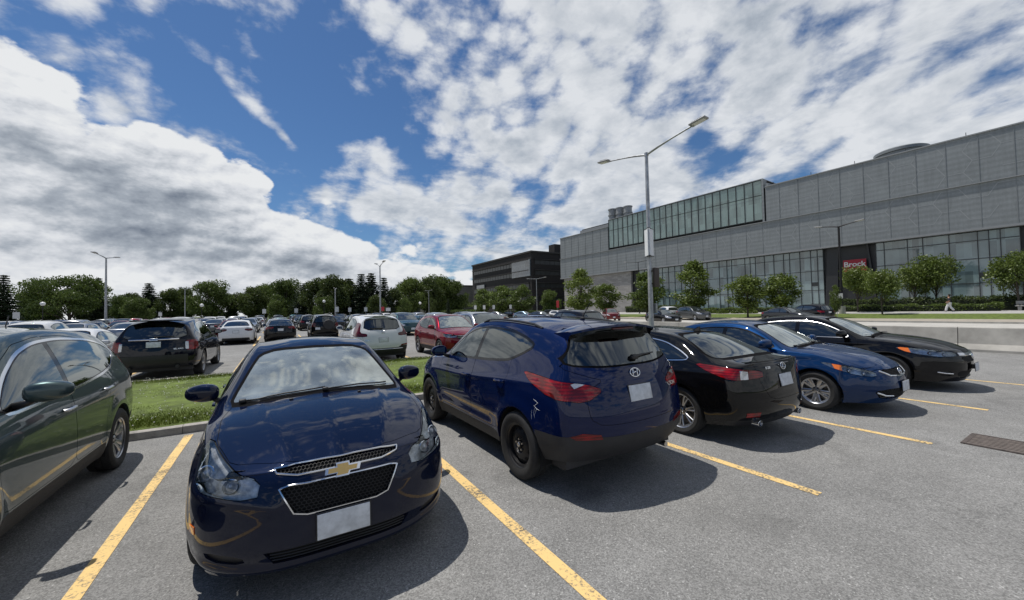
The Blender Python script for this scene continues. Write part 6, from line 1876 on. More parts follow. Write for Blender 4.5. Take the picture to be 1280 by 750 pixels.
# ------------------------------------------------------------------ buildings
def mat_screen(name, col):
    m, nt, out = newmat(name); tc = nd(nt, 'ShaderNodeTexCoord'); p = nd(nt, 'ShaderNodeBsdfPrincipled', inp={'Roughness': .5, 'Metallic': .35})
    n = nd(nt, 'ShaderNodeTexNoise', inp={'Scale': .35, 'Detail': 6.}); L(nt, tc.outputs['Object'], n.inputs['Vector'])
    w = nd(nt, 'ShaderNodeTexVoronoi', inp={'Scale': 5.}); L(nt, tc.outputs['Object'], w.inputs['Vector'])
    mp = nd(nt, 'ShaderNodeMapping'); mp.inputs['Scale'].default_value = (3., 3., .25); L(nt, tc.outputs['Object'], mp.inputs[0])
    n2 = nd(nt, 'ShaderNodeTexNoise', inp={'Scale': 1.3, 'Detail': 4.}); L(nt, mp.outputs[0], n2.inputs['Vector'])
    a = nd(nt, 'ShaderNodeMath', operation='ADD'); L(nt, n.outputs['Fac'], a.inputs[0]); L(nt, n2.outputs['Fac'], a.inputs[1])
    b_ = nd(nt, 'ShaderNodeMath', operation='MULTIPLY_ADD'); L(nt, w.outputs['Distance'], b_.inputs[0]); b_.inputs[1].default_value = .35; L(nt, a.outputs[0], b_.inputs[2])
    mr = nd(nt, 'ShaderNodeMapRange', inp={1: .8, 2: 1.6}); L(nt, b_.outputs[0], mr.inputs[0])
    mx = nd(nt, 'ShaderNodeMix', data_type='RGBA'); L(nt, mr.outputs[0], mx.inputs[0]); mx.inputs[6].default_value = c4([c * .84 for c in col]); mx.inputs[7].default_value = c4([c * 1.14 for c in col])
    sp = nd(nt, 'ShaderNodeSeparateXYZ'); L(nt, tc.outputs['Object'], sp.inputs[0]); m1 = nd(nt, 'ShaderNodeMath', operation='MULTIPLY'); L(nt, sp.outputs['Z'], m1.inputs[0]); m1.inputs[1].default_value = 9.
    m2 = nd(nt, 'ShaderNodeMath', operation='SINE'); L(nt, m1.outputs[0], m2.inputs[0]); m3 = nd(nt, 'ShaderNodeMath', operation='MULTIPLY_ADD'); L(nt, m2.outputs[0], m3.inputs[0]); m3.inputs[1].default_value = .07; m3.inputs[2].default_value = 1.
    sc2 = nd(nt, 'ShaderNodeVectorMath', operation='SCALE'); L(nt, mx.outputs[2], sc2.inputs[0]); L(nt, m3.outputs[0], sc2.inputs['Scale'])
    L(nt, sc2.outputs[0], p.inputs['Base Color']); L(nt, p.outputs[0], out.inputs[0]); return m
def mat_curtain(name, col, vary=.5, rough=.06, sc=(1.5, 1.5, .55), coat=.6):
    m, nt, out = newmat(name); tc = nd(nt, 'ShaderNodeTexCoord'); p = nd(nt, 'ShaderNodeBsdfPrincipled', inp={'Roughness': rough, 'Specular IOR Level': .9, 'Coat Weight': coat})
    mp = nd(nt, 'ShaderNodeMapping'); mp.inputs['Scale'].default_value = sc; L(nt, tc.outputs['Object'], mp.inputs[0])
    fl = nd(nt, 'ShaderNodeVectorMath', operation='FLOOR'); L(nt, mp.outputs[0], fl.inputs[0])
    wn = nd(nt, 'ShaderNodeTexWhiteNoise'); L(nt, fl.outputs[0], wn.inputs['Vector'])
    n = nd(nt, 'ShaderNodeTexNoise', inp={'Scale': .3, 'Detail': 3.}); L(nt, tc.outputs['Object'], n.inputs['Vector'])
    a = nd(nt, 'ShaderNodeMath', operation='MULTIPLY_ADD'); L(nt, wn.outputs['Value'], a.inputs[0]); a.inputs[1].default_value = .55; L(nt, n.outputs['Fac'], a.inputs[2])
    mr = nd(nt, 'ShaderNodeMapRange', inp={1: .35, 2: 1.05}); L(nt, a.outputs[0], mr.inputs[0])
    mx = nd(nt, 'ShaderNodeMix', data_type='RGBA'); L(nt, mr.outputs[0], mx.inputs[0]); mx.inputs[6].default_value = c4([c * (1 - vary) for c in col]); mx.inputs[7].default_value = c4([c * (1 + vary) for c in col])
    L(nt, mx.outputs[2], p.inputs['Base Color'])
    b = nd(nt, 'ShaderNodeBump', inp={'Strength': .05, 'Distance': .3}); L(nt, n.outputs['Fac'], b.inputs['Height']); L(nt, b.outputs[0], p.inputs['Coat Normal'])
    L(nt, p.outputs[0], out.inputs[0]); return m
M_SCRU = mat_screen('metal_screen', (.225, .242, .247)); M_HEX = mat_simple('screen_pattern', (.285, .30, .305), .5, metal=.3)
M_LEDGE = mat_simple('screen_ledge', (.26, .27, .275), .5, metal=.2)
M_CURT = mat_curtain('curtain_wall_glass', (.13, .18, .18)); M_CURTU = mat_curtain('upper_glass', (.13, .20, .19), .3)
M_MULL = mat_simple('mullion', (.035, .04, .042), .5, metal=.3); M_DARKP = mat_simple('dark_panel', (.02, .022, .024), .5, noise=.2)
def mat_stone():
    m, nt, out = newmat('stone_cladding'); tc = nd(nt, 'ShaderNodeTexCoord'); p = nd(nt, 'ShaderNodeBsdfPrincipled', inp={'Roughness': .85})
    br = nd(nt, 'ShaderNodeTexBrick', inp={'Scale': 1., 'Mortar Size': .012, 'Brick Width': 1.3, 'Row Height': .32, 'Color1': (.36, .345, .32, 1), 'Color2': (.25, .24, .225, 1), 'Mortar': (.16, .155, .15, 1)})
    sp = nd(nt, 'ShaderNodeSeparateXYZ'); L(nt, tc.outputs['Object'], sp.inputs[0]); cb = nd(nt, 'ShaderNodeCombineXYZ'); L(nt, sp.outputs[0], cb.inputs[0]); L(nt, sp.outputs[2], cb.inputs[1]); L(nt, cb.outputs[0], br.inputs['Vector'])
    L(nt, br.outputs['Color'], p.inputs['Base Color']); L(nt, p.outputs[0], out.inputs[0]); return m
M_STONE = mat_stone()
A_, B_ = Vector((71.5, 89., 0)), Vector((75., 7., 0)); E_ = (B_ - A_).normalized()
BZ = .62
def campus():
    # local x runs along the facade, local y into the building
    root = empty('campus_building', (A_.x, A_.y, 0), math.atan2(E_.y, E_.x), 'long grey building clad in metal screens over a glass ground floor with red entrance sign', 'building')
    S1 = 122.
    def bx(name, mat, *boxes, parent=root):
        b = MB()
        for q in boxes: b.box(*q)
        return b.build(name, [mat] if not isinstance(mat, list) else mat, parent)
    # body
    bx('wall', M_DARKP, (.6, S1, 1.2, 40, BZ, 16.3), (.6, 18.4, .6, 40, 16.3, 22.3), (54.8, S1, .6, 40, 16.3, 22.4))
    bx('lower_screen', M_SCRU, (.0, S1, .0, .5, 10.75, 16.3)); bx('upper_screen', M_SCRU, (0, 18.4, .12, .55, 16.42, 22.35)); bx('upper_screen', M_SCRU, (54.9, S1, .12, .55, 16.42, 22.5))
    bx('screen_side', M_SCRU, (-.02, .3, .55, 40, 10.75, 22.35))
    bx('ledge', M_LEDGE, (-.1, S1, -.22, .55, 16.3, 16.42)); bx('ledge', M_LEDGE, (-.1, S1, -.12, .9, 10.48, 10.74)); bx('roof_edge', M_LEDGE, (54.9, S1, -.02, .7, 22.5, 22.66)); bx('roof_edge', M_LEDGE, (-.05, 18.4, -.02, .7, 22.35, 22.5))
    # seams
    b = MB(); s = 2.0
    while s < S1:
        b.box(s - .03, s + .03, -.035, 0, 10.75, 16.29)
        if s < 18.4 or s > 55: b.box(s - .03, s + .03, .07, .12, 16.43, 22.34 if s < 18.4 else 22.49)
        s += 2.75
    b.build('screen_seam', [M_SCRU2], root)
    b = MB(); rH = 1.55
    def hexes(s0, s1, z0, z1, yy, off):
        i = 0; s_ = s0
        while s_ < s1:
            z = z0 + (0 if i % 2 else rH * .87) + off
            while z < z1:
                for k in range(6):
                    a0, a1 = k * math.pi / 3, (k + 1) * math.pi / 3
                    p = (s_ + rH * math.cos(a0), z + rH * math.sin(a0)); q = (s_ + rH * math.cos(a1), z + rH * math.sin(a1))
                    if k in (0, 1, 2) and min(p[1], q[1]) > z0 and max(p[1], q[1]) < z1 and min(p[0], q[0]) > s0 and rnd.random() < .86:
                        dx, dz = q[0] - p[0], q[1] - p[1]; l = math.hypot(dx, dz); nx_, nz_ = -dz / l * .045, dx / l * .045
                        b.add([(p[0] + nx_, yy, p[1] + nz_), (q[0] + nx_, yy, q[1] + nz_), (q[0] - nx_, yy, q[1] - nz_), (p[0] - nx_, yy, p[1] - nz_)], [(0, 1, 2, 3)])
                z += rH * 1.74
            s_ += rH * 1.5; i += 1
    hexes(30., S1 - 2, 10.9, 16.2, -.012, -.3); b.build('screen_pattern', [M_HEX], root, None); b = MB(); hexes(56., S1 - 2, 16.5, 22.4, .108, .2)
    b.build('screen_pattern', [M_HEX], root, None)
    # upper glass box
    g = bx('upper_glazing', M_CURTU, (18.6, 54.3, .25, 1.1, 16.9, 24.1))
    bx('glazing_roof', M_LEDGE, (18.5, 54.5, .15, 30, 24.1, 24.22)); bx('glazing_body', M_DARKP, (18.7, 54.2, 1.1, 30, 16.4, 24.1))
    bx('gable', M_SCRU, (54.3, 54.62, .1, 1.4, 16.43, 24.1), (54.62, 55.3, .3, 8., 22.4, 23.2))
    b = MB(); nb = 24
    for k in range(nb + 1):
        x = 18.6 + 35.7 * k / nb; b.box(x - .05, x + .05, .15, .25, 16.9, 24.09)
    for z in (16.9, 21.3, 24.0): b.box(18.56, 54.34, .13, .15, z - .05, z + .05)
    b.build('mullion', [M_MULL], g)
    # stone wall and ground-floor glass
    bx('stone_wall', M_STONE, (.9, 24.9, .5, 1.1, BZ, 10.46)); 
    gl = bx('ground_glazing', M_CURT, (27., 62.6, .9, 1.15, BZ, 10.4)); gr = bx('ground_glazing', M_CURT, (68.9, 81.8, .9, 1.15, BZ, 10.4), (84., S1, .9, 1.15, BZ, 10.4))
    for (a, c), par, seed in (((27., 62.6), gl, 1), ((68.9, 81.8), gr, 2), ((84., S1), gr, 3)):
        b = MB(); rr = random.Random(seed); x = a
        zs_ = (3.9, 7.0, 9.3)
        while x < c:
            w = rr.choice((.9, 1.5, 2.4, 1.5, .9)); b.box(x - .035, x + .035, .80, .90, BZ, 10.4)
            if x + w < c:
                for z in zs_: b.box(x + .035, x + w - .035, .82, .90, z - .04, z + .04)
                if w < 1.2: b.box(x + .05, x + w - .05, .83, .895, 4.9 + rr.uniform(-.6, .6), 5.0 + .2)
            else:
                for z in zs_: b.box(x + .035, c, .82, .90, z - .04, z + .04)
            x += w
        b.box(c - .06, c, .79, .90, BZ, 10.4); b.build('mullion', [M_MULL], par)
    # slanted dark jambs of the entrance
    b = MB(); 
    b.add([(62.6, .7, BZ), (64.2, .7, BZ), (64.2, 5, BZ), (62.6, 5, BZ), (63.2, .7, 10.45), (64.6, .7, 10.45), (64.6, 5, 10.45), (63.2, 5, 10.45)], [(0, 1, 5, 4), (1, 2, 6, 5), (2, 3, 7, 6), (3, 0, 4, 7), (4, 5, 6, 7)])
    b.add([(68.7, .7, BZ), (68.95, .7, BZ), (68.95, 5, BZ), (68.7, 5, BZ), (67.9, .7, 10.45), (68.1, .7, 10.45), (68.1, 5, 10.45), (67.9, 5, 10.45)], [(0, 1, 5, 4), (1, 2, 6, 5), (2, 3, 7, 6), (3, 0, 4, 7), (4, 5, 6, 7)])
    b.build('entrance_jamb', [M_DARKP], root)
    d = bx('entrance_glazing', M_CURT2, (64.6, 67.9, 3.8, 4.0, BZ, 10.4)); 
    b = MB()
    for x in (64.6, 65.6, 66.6, 67.6): b.box(x - .05, x + .05, 3.7, 3.8, BZ, 10.4)
    for z in (3.2, 6.2, 8.6): b.box(64.6, 67.9, 3.66, 3.7, z - .06, z + .06)
    b.build('door_frame', [M_MULL], d)
    # roof plant
    for k, s_ in enumerate((15.0, 17.6, 20.2)):
        b = MB(); b.lathe([(0, 0), (1.05, 0), (1.05, 2.3), (1.22, 2.35), (1.22, 2.6), (1.05, 2.65), (1.05, 3.9), (1.2, 3.95), (1.2, 4.2), (.9, 4.3), (0, 4.3)], 22, 'z', M=Matrix.Translation((s_ - .9, 7., 24.6 - .2 * k)))
        b.build('vent_stack', [M_LEDGE], root)
    bx('roof_screen', M_LEDGE, (4.4, 18.6, 4., 4.3, 22.35, 24.3)); bx('roof_plant_room', M_DARKP, (4.6, 24, 4.6, 20, 22.3, 24.7))
    bx('roof_plant_room', M_SCRU, (63.4, 76., 11., 24., 22.4, 24.9))
    b = MB(); b.lathe([(0, 0), (3.1, 0), (3.1, 1.2), (3.35, 1.25), (3.35, 1.7), (3.0, 1.9), (0, 1.95)], 28, 'z', M=Matrix.Translation((69.6, 14., 24.9))); b.build('roof_drum', [M_SCRU], root)
    b = MB(); s_ = 56.
    while s_ < S1: b.box(s_, s_ + .06, .5, .56, 22.66, 23.2); s_ += 5.5
    b.build('roof_railing', [M_MULL], root)
    # red entrance sign
    sg = empty('entrance_sign', (0, 0, 0), 0, 'red hanging sign with white letters above the building entrance', 'sign')
    sg.parent = None
    Mw = root.matrix_basis.copy()
    Mw = Matrix.Translation((A_.x, A_.y, 0)) @ Matrix.Rotation(math.atan2(E_.y, E_.x), 4, 'Z')
    sg.matrix_world = Mw @ Matrix.Translation((66.5, .55, 7.45))
    b = MB(); b.box(-1.35, 1.35, 0, .12, -.95, .85); b.build('panel', [M_SIGNRED], sg)
    t = link('lettering', text_mesh('Brock', 1.05, M_SIGNW, depth=.02, bold=.02), sg); t.matrix_local = Matrix.Translation((0, -.03, .12)) @ Matrix.Rotation(R(90), 4, 'X')
    t2 = link('lettering', text_mesh('University', .36, M_SIGNW, depth=.02), sg); t2.matrix_local = Matrix.Translation((0, -.03, -.6)) @ Matrix.Rotation(R(90), 4, 'X')
M_SCRU2 = mat_simple('screen_seam_metal', (.205, .22, .226), .5, metal=.3); M_CURT2 = mat_curtain('entrance_glass', (.02, .028, .03), .5)
M_SIGNRED = mat_simple('sign_crimson', (.30, .010, .025), .5)
campus()

def mat_brick(name, c1, c2, mo):
    m, nt, out = newmat(name); tc = nd(nt, 'ShaderNodeTexCoord'); p = nd(nt, 'ShaderNodeBsdfPrincipled', inp={'Roughness': .8})
    br = nd(nt, 'ShaderNodeTexBrick', inp={'Scale': 1., 'Mortar Size': .02, 'Brick Width': .9, 'Row Height': .3, 'Color1': c4(c1), 'Color2': c4(c2), 'Mortar': c4(mo)})
    sp = nd(nt, 'ShaderNodeSeparateXYZ'); L(nt, tc.outputs['Object'], sp.inputs[0]); a = nd(nt, 'ShaderNodeMath', operation='ADD'); L(nt, sp.outputs[0], a.inputs[0]); L(nt, sp.outputs[1], a.inputs[1])
    cb = nd(nt, 'ShaderNodeCombineXYZ'); L(nt, a.outputs[0], cb.inputs[0]); L(nt, sp.outputs[2], cb.inputs[1]); L(nt, cb.outputs[0], br.inputs['Vector']); L(nt, br.outputs['Color'], p.inputs['Base Color']); L(nt, p.outputs[0], out.inputs[0]); return m
M_DBR = mat_brick('dark_brick', (.022, .018, .017), (.014, .012, .0115), (.01, .0095, .009))
M_GBR = mat_brick('grey_brick', (.15, .14, .125), (.10, .095, .088), (.08, .08, .075))
M_WIN = mat_curtain('window_glass', (.010, .013, .015), .5, .35, coat=0.)
M_WINL = mat_curtain('pale_window_glass', (.06, .075, .085), .4)
M_BAND = mat_simple('dark_band', (.035, .032, .030), .7)
def dark_building():
    root = empty('dark_building', (73.9, 107.6, 0), 0, 'dark brown brick building with long window bands left of the grey campus building', 'building')
    b = MB(); b.box(0, 55, 0, 46, .0, 21.2); b.build('wall', [M_DBR], root)
    b = MB(); b.box(-.3, 55.3, -.3, 46.3, 21.2, 21.75); b.build('roof_edge', [M_BAND], root)
    # bands of windows on both faces, with sunshades
    for k, z in enumerate((4.6, 9.2, 13.6, 17.2)):
        w = MB(); w.box(-.06, 0, 1.5, 44.5, z, z + 1.5); w.box(1.5, 54, -.06, 0, z, z + 1.5); o = w.build('window', [M_WIN], root)
        f = MB(); y = 1.5
        while y < 44.6: f.box(-.12, -.06, y - .05, y + .05, z, z + 1.5); y += 2.15
        x = 1.5
        while x < 54: f.box(x - .05, x + .05, -.12, -.06, z, z + 1.5); x += 2.1
        f.build('frame', [M_MULL], o)
        s = MB(); s.box(-.75, 0, 1.2, 44.8, z + 1.55, z + 1.75); s.box(1.2, 54.3, -.75, 0, z + 1.55, z + 1.75); s.build('sunshade', [M_BAND], root)
    b = MB(); b.box(-.5, 0, .3, 12, 13.2, 18.9); b.build('corner_glazing', [M_WINL], root)
    b = MB(); b.box(-.5, 0, 34, 41, 8.2, 12.4); b.build('bay_glazing', [M_WINL], root)
    b = MB(); b.box(10.5, 30, .6, 4, 21.75, 24.8); b.build('roof_plant_room', [M_DBR], root)
dark_building()
def grey_buildings():
    x, y = 73., 178.
    root = empty('grey_building', (x, y, 0), 0, 'low grey brick building with stepped roofs left of the dark building', 'building')
    b = MB(); b.box(0, 40, 0, 12, 0, 14.2); b.box(1, 40, 12, 52, 0, 12.2); b.box(-3, 30, 52, 70, 0, 10.4); b.build('wall', [M_GBR], root)
    b = MB(); b.box(-.3, 40.3, -.3, 12.2, 14.2, 14.7); b.box(.7, 40.3, 12.2, 52.2, 12.2, 12.6); b.build('roof_edge', [M_BAND], root)
    for (yy, z) in [(2 + 3.3 * k, zz) for k in range(3) for zz in (5., 9.)] + [(15 + 5.5 * k, zz) for k in range(7) for zz in (4.5, 8.6)]:
        xx = -.05 if yy < 12 else .95
        w = MB(); w.box(xx, xx + .05, yy, yy + 1.5, z, z + 1.9); w.build('window', [M_WIN], root)
grey_buildings()
x, y = polar(163, 170)
root = empty('white_building', (x, y, 0), .3, 'distant white building glimpsed between the trees at left', 'building')
b = MB(); b.box(-9, 9, -6, 6, 0, 8.5); b.build('wall', [mat_simple('white_wall', (.5, .5, .48), .8)], root)
b = MB(); b.box(-9.4, 9.4, -6.4, 6.4, 8.5, 9.); b.build('roof', [M_BAND], root)
b = MB()
for k in range(6): b.box(-8 + 2.8 * k, -6.5 + 2.8 * k, -6.05, -6., 4.6, 6.4)
b.build('window', [M_WIN], root)
# concrete bench at the right edge, planters and bollards
root = empty('bench', (63.6, 5.4, gz(63.6) + .008), R(2), 'pale concrete bench at the right edge before the hedge', 'bench')
b = MB(); b.rbox(0, 0, .48, .6, 2.6, .14, .03); b.build('seat', [M_CONC], root)
for yy in (-1., 1.): b = MB(); b.rbox(0, yy, .2, .5, .25, .4, .02); b.build('leg', [M_CONC], root)
b = MB(); b.rbox(.26, 0, .78, .10, 2.5, .36, .03); b.build('backrest', [M_CONC], root)

# ------------------------------------------------------------------ person walking
def skin_fig(name, verts, edges, radii, mat, root, lv=2, pelvis=0):
    me = bpy.data.meshes.new(name); me.from_pydata([Vector(v) for v in verts], edges, []); ob = bpy.data.objects.new(name, me); COL.objects.link(ob)
    sk = ob.modifiers.new('s', 'SKIN'); sk.use_smooth_shade = True
    for i, r_ in enumerate(radii): me.skin_vertices[0].data[i].radius = r_ if isinstance(r_, tuple) else (r_, r_)
    me.skin_vertices[0].data[pelvis].use_root = True
    ss = ob.modifiers.new('u', 'SUBSURF'); ss.levels = lv
    dg = bpy.context.evaluated_depsgraph_get(); dg.update(); m2 = bpy.data.meshes.new_from_object(ob.evaluated_get(dg)); bpy.data.objects.remove(ob)
    m2.materials.clear(); m2.materials.append(mat); m2.polygons.foreach_set('use_smooth', [True] * len(m2.polygons))
    return link(name, m2, root)
M_SKIN = mat_simple('skin', (.33, .18, .11), .55); M_PANTS = mat_simple('white_trousers', (.66, .66, .64), .8); M_TOP = mat_simple('dark_top', (.03, .03, .035), .8); M_HAIR = mat_simple('dark_hair', (.012, .009, .007), .6); M_SHOE = mat_simple('pale_shoe', (.5, .5, .5), .7)
def person():
    x, y = polar(1186, 39.6); root = empty('person', (x, y, gz(x) + .012), R(90), 'person walking on the footpath in a dark top and loose white trousers', 'person')
    V = [(0, 0, .95), (0, 0, 1.12), (0, 0, 1.32), (0, 0, 1.44), (0.01, 0, 1.53), (.02, 0, 1.62), (.015, 0, 1.70),            # 0-6 pelvis..head
         (0, .17, 1.40), (-.07, .22, 1.14), (.08, .21, .92), (.12, .21, .84),                                          # 7-10 left arm
         (0, -.17, 1.40), (.09, -.22, 1.14), (.24, -.20, .98), (.29, -.20, .93),                                      # 11-14 right arm
         (0, .09, .88), (.16, .10, .50), (.24, .10, .10), (.36, .10, .05),                                            # 15-18 left leg forward
         (0, -.09, .88), (-.06, -.10, .50), (-.30, -.10, .17), (-.22, -.10, .05)]                                     # 19-22
    E2 = [(0, 1), (1, 2), (2, 3), (3, 4), (4, 5), (5, 6), (3, 7), (7, 8), (8, 9), (9, 10), (3, 11), (11, 12), (12, 13), (13, 14), (0, 15), (15, 16), (16, 17), (17, 18), (0, 19), (19, 20), (20, 21), (21, 22)]
    Rr = [(.13, .15), (.115, .13), (.12, .16), (.08, .10), .052, (.095, .085), (.085, .075), .062, .045, .036, .032, .062, .045, .036, .032, .095, .065, .045, .04, .095, .065, .045, .04]
    skin_fig('body', V, E2, Rr, M_SKIN, root)
    T_ = [0, 1, 2, 3, 7, 8, 11, 12]; mp = {k: i for i, k in enumerate(T_)}
    skin_fig('top', [V[k] for k in T_], [(mp[a], mp[c]) for a, c in E2 if a in mp and c in mp], [(.15, .17), (.135, .155), (.14, .18), (.10, .12), .08, .06, .08, .06], M_TOP, root)
    T_ = [0, 15, 16, 17, 19, 20, 21]; mp = {k: i for i, k in enumerate(T_)}
    skin_fig('trousers', [V[k] for k in T_], [(mp[a], mp[c]) for a, c in E2 if a in mp and c in mp], [(.15, .17), .115, .10, .10, .115, .10, .10], M_PANTS, root)
    b = MB(); b.rbox(.33, .10, .035, .26, .09, .08, .03); b.build('shoe', [M_SHOE], root); b = MB(); b.rbox(-.24, -.10, .06, .24, .09, .08, .03, M=None); b.build('shoe', [M_SHOE], root)
    b = MB(); b.lathe([(0, -.13), (.07, -.10), (.108, -.03), (.115, .03), (.09, .09), (0, .125)], 16, 'z', M=Matrix.Translation((-.045, 0, 1.72))); b.build('hair', [M_HAIR], root)
person()
# ------------------------------------------------------------------ middle-distance cars
P_EDGE = mat_paint('midnight_paint', (.004, .005, .010), .3, .3)
P_WHITE = mat_paint('white_paint', (.62, .63, .64), 0., .45, flake=.02, dirt=.1)
P_RED = mat_paint('cherry_red_paint', (.17, .006, .014), .4, .32)
P_SILV = mat_paint('silver_paint', (.36, .37, .38), .8, .3)
P_GREY = mat_paint('grey_paint', (.10, .105, .11), .7, .32)
P_DGREY = mat_paint('charcoal_paint', (.03, .032, .035), .6, .32)
P_LBLUE = mat_paint('pale_blue_paint', (.16, .22, .28), .7, .3)
P_BLK2 = mat_paint('plain_black_paint', (.005, .005, .006), .2, .35)
P_DRED = mat_paint('dark_red_paint', (.12, .008, .010), .4, .35)
P_TEAL = mat_paint('teal_paint', (.03, .07, .08), .6, .35)
P_MBLUE = mat_paint('mid_blue_paint', (.012, .04, .13), .5, .35)
P_BEIGE = mat_paint('champagne_paint', (.25, .22, .18), .7, .35)
MIDLV = 2
def cladding(root, B, tags):
    for t, n_, m in tags:
        for sg in ((1, -1) if t[:4] == 'sill' else (0,)):
            d = B.data(t, sg, 0, .012)
            if d: link(n_, mesh_from(d, n_, m), root)
G1 = 'cars parked beyond the grass island'
def mid_edge():
    S = variant(SUV, 1.07, 1.05, 1.04, R=.37, rr=.25)
    S['xR'] = [(.33, 2.24), (.45, 2.32), (.6, 2.345), (.85, 2.33), (1.0, 2.31), (1.15, 2.27), (1.4, 2.08), (1.58, 1.92), (1.66, 1.86)]
    S['taillight'] = (155, [(-2.0, .90, 1.10), (-2.0, .92, .84), (-2.30, .70, .80), (-2.30, .70, 1.09)])
    S['rwind'] = [(-.1, 1.56), (.50, 1.55), (.60, 1.50), (.70, 1.17), (-.1, 1.16)]; S['trunk'] = [(-.1, 1.64), (.60, 1.58), (.74, 1.16), (.70, 1.12), (.70, .80), (.66, .70), (-.1, .70)]
    root = empty('parked_car', (-2.80, 16.45, 0), R(88.5), 'midnight black sport utility car seen from behind with chrome bar above its plate', 'car', G1)
    feat = [('valance', 'rear', [(-.1, .3), (.72, .3), (.72, .70), (-.1, .70)], dict(lim=lambda c: c.x < -2.1, thr=.1)), ('reverse_lamp', 155, [(-2.30, .78, .84), (-2.30, .70, .84), (-2.30, .70, 1.05), (-2.30, .78, 1.05)], dict(allow=('taillight',), gap=.001))]
    B = make_car(root, S, P_EDGE, MIDLV, 'five', feat=feat, glassS=M_GLASSD, trim=M_CHROME)
    cladding(root, B, [('valance', 'rear_bumper', M_BLACK)])
    tl = dict(solid_lamp(B, root, 'taillight', 'tail_light', M_RED)); 
    for sg, o in solid_lamp(B, root, 'reverse_lamp', 'reverse_lamp', M_CLEARL): o.parent = tl[sg]
    lamp_unit(B, root, 'headlight', 'headlight', M_LENS)
    b = MB(); P = []
    for y in np.linspace(-.52, .52, 13):
        p, n = B.hit('rear', y, 1.135); P.append(Vector(p) + Vector(n) * .01)
    b.tube(P, .02, 6); b.build('chrome_bar', [M_CHROME], root)
    b = MB(); b.rbox(0, 0, 0, .17, .075, .01, .004, M=surf_frame(B, 'rear', 0, 1.13, .028)); b.build('emblem', [M_SATIN], root)
    plate(root, B, 'rear', 1.0, .1, .012); lettering(B, root, 'SEL AWD', 'rear', -.52, .86, .05)
    b = MB(); P = []
    for u, v in ((0., 1.2), (-.2, 1.205), (-.42, 1.2)): p, n = B.hit('rear', u, v); P.append(Vector(p) + Vector(n) * .02)
    b.tube(P, [.02, .012, .008], 6); b.build('rear_wiper', [M_BLACK], root)
    b = MB(); b.rbox(-1.93, 0, 1.655, .26, 1.12, .035, .015); b.build('roof_spoiler', [P_EDGE], root)
    for yy in (.5, -.5): b = MB(); b.tube([(-2.1, yy, .38), (-2.33, yy, .38)], .045, 10); b.build('exhaust_pipe', [M_BLACK], root)
    finish(root, B, S, P_EDGE, 'five')
def mid_white_suv():
    S = variant(SUV, 1.045, 1.01, 1.02, R=.355, rr=.24)
    S['taillight'] = (155, [(-1.72, .82, 1.42), (-1.62, .90, 1.12), (-1.75, .92, .96), (-2.13, .50, .94), (-2.12, .50, 1.04), (-1.98, .70, 1.08), (-1.90, .66, 1.40)])
    S['rwind'] = [(-.1, 1.53), (.46, 1.52), (.54, 1.48), (.60, 1.18), (-.1, 1.17)]
    root = empty('parked_car', (3.12, 15.75, 0), R(90), 'white sport utility car seen from behind, left of the cherry red one', 'car', G1)
    feat = [('rear_clad', 'rear', [(-.1, .2), (1.2, .2), (1.2, .60), (.6, .60), (.5, .54), (-.1, .54)], dict(thr=-.35, lim=lambda c: c.x < -1.66)), ('sill_clad', 'side', [(-.98, .15), (1.05, .15), (.99, .40), (-.88, .40)], dict(thr=-.5)),
            ('rear_fog', 'rear', [(.60, .60), (.84, .62), (.84, .66), (.62, .64)], dict(thr=0, lim=lambda c: c.x < -1.7))]
    B = make_car(root, S, P_WHITE, MIDLV, 'five', feat=feat, glassS=M_GLASSD)
    cladding(root, B, [('rear_clad', 'rear_bumper', M_CLAD), ('sill_clad', 'sill_cladding', M_CLAD)])
    solid_lamp(B, root, 'taillight', 'tail_light', M_REDD); solid_lamp(B, root, 'rear_fog', 'fog_reflector', M_RED); lamp_unit(B, root, 'headlight', 'headlight', M_LENS)
    M_ = surf_frame(B, 'rear', 0, 1.08); oval_emblem(root, M_, 'H', .13, .11); plate(root, B, 'rear', .83, .1, .01); lettering(B, root, 'CR-V', 'rear', .52, .82, .07)
    b = MB(); P = []
    for y in np.linspace(-.66, .66, 11): p, n = B.hit('rear', y, .505); P.append(Vector(p) + Vector(n) * .006)
    b.tube(P, .012, 6); b.build('bumper_trim', [M_CHROME], root)
    b = MB(); b.rbox(-1.82, 0, 1.635, .24, 1.08, .035, .015); b.build('roof_spoiler', [P_WHITE], root)
    b = MB(); P = []
    for u, v in ((.0, 1.2), (.2, 1.21), (.42, 1.21)): p, n = B.hit('rear', u, v); P.append(Vector(p) + Vector(n) * .02)
    b.tube(P, [.02, .012, .008], 6); b.build('rear_wiper', [M_BLACK], root)
    finish(root, B, S, P_WHITE, 'five')
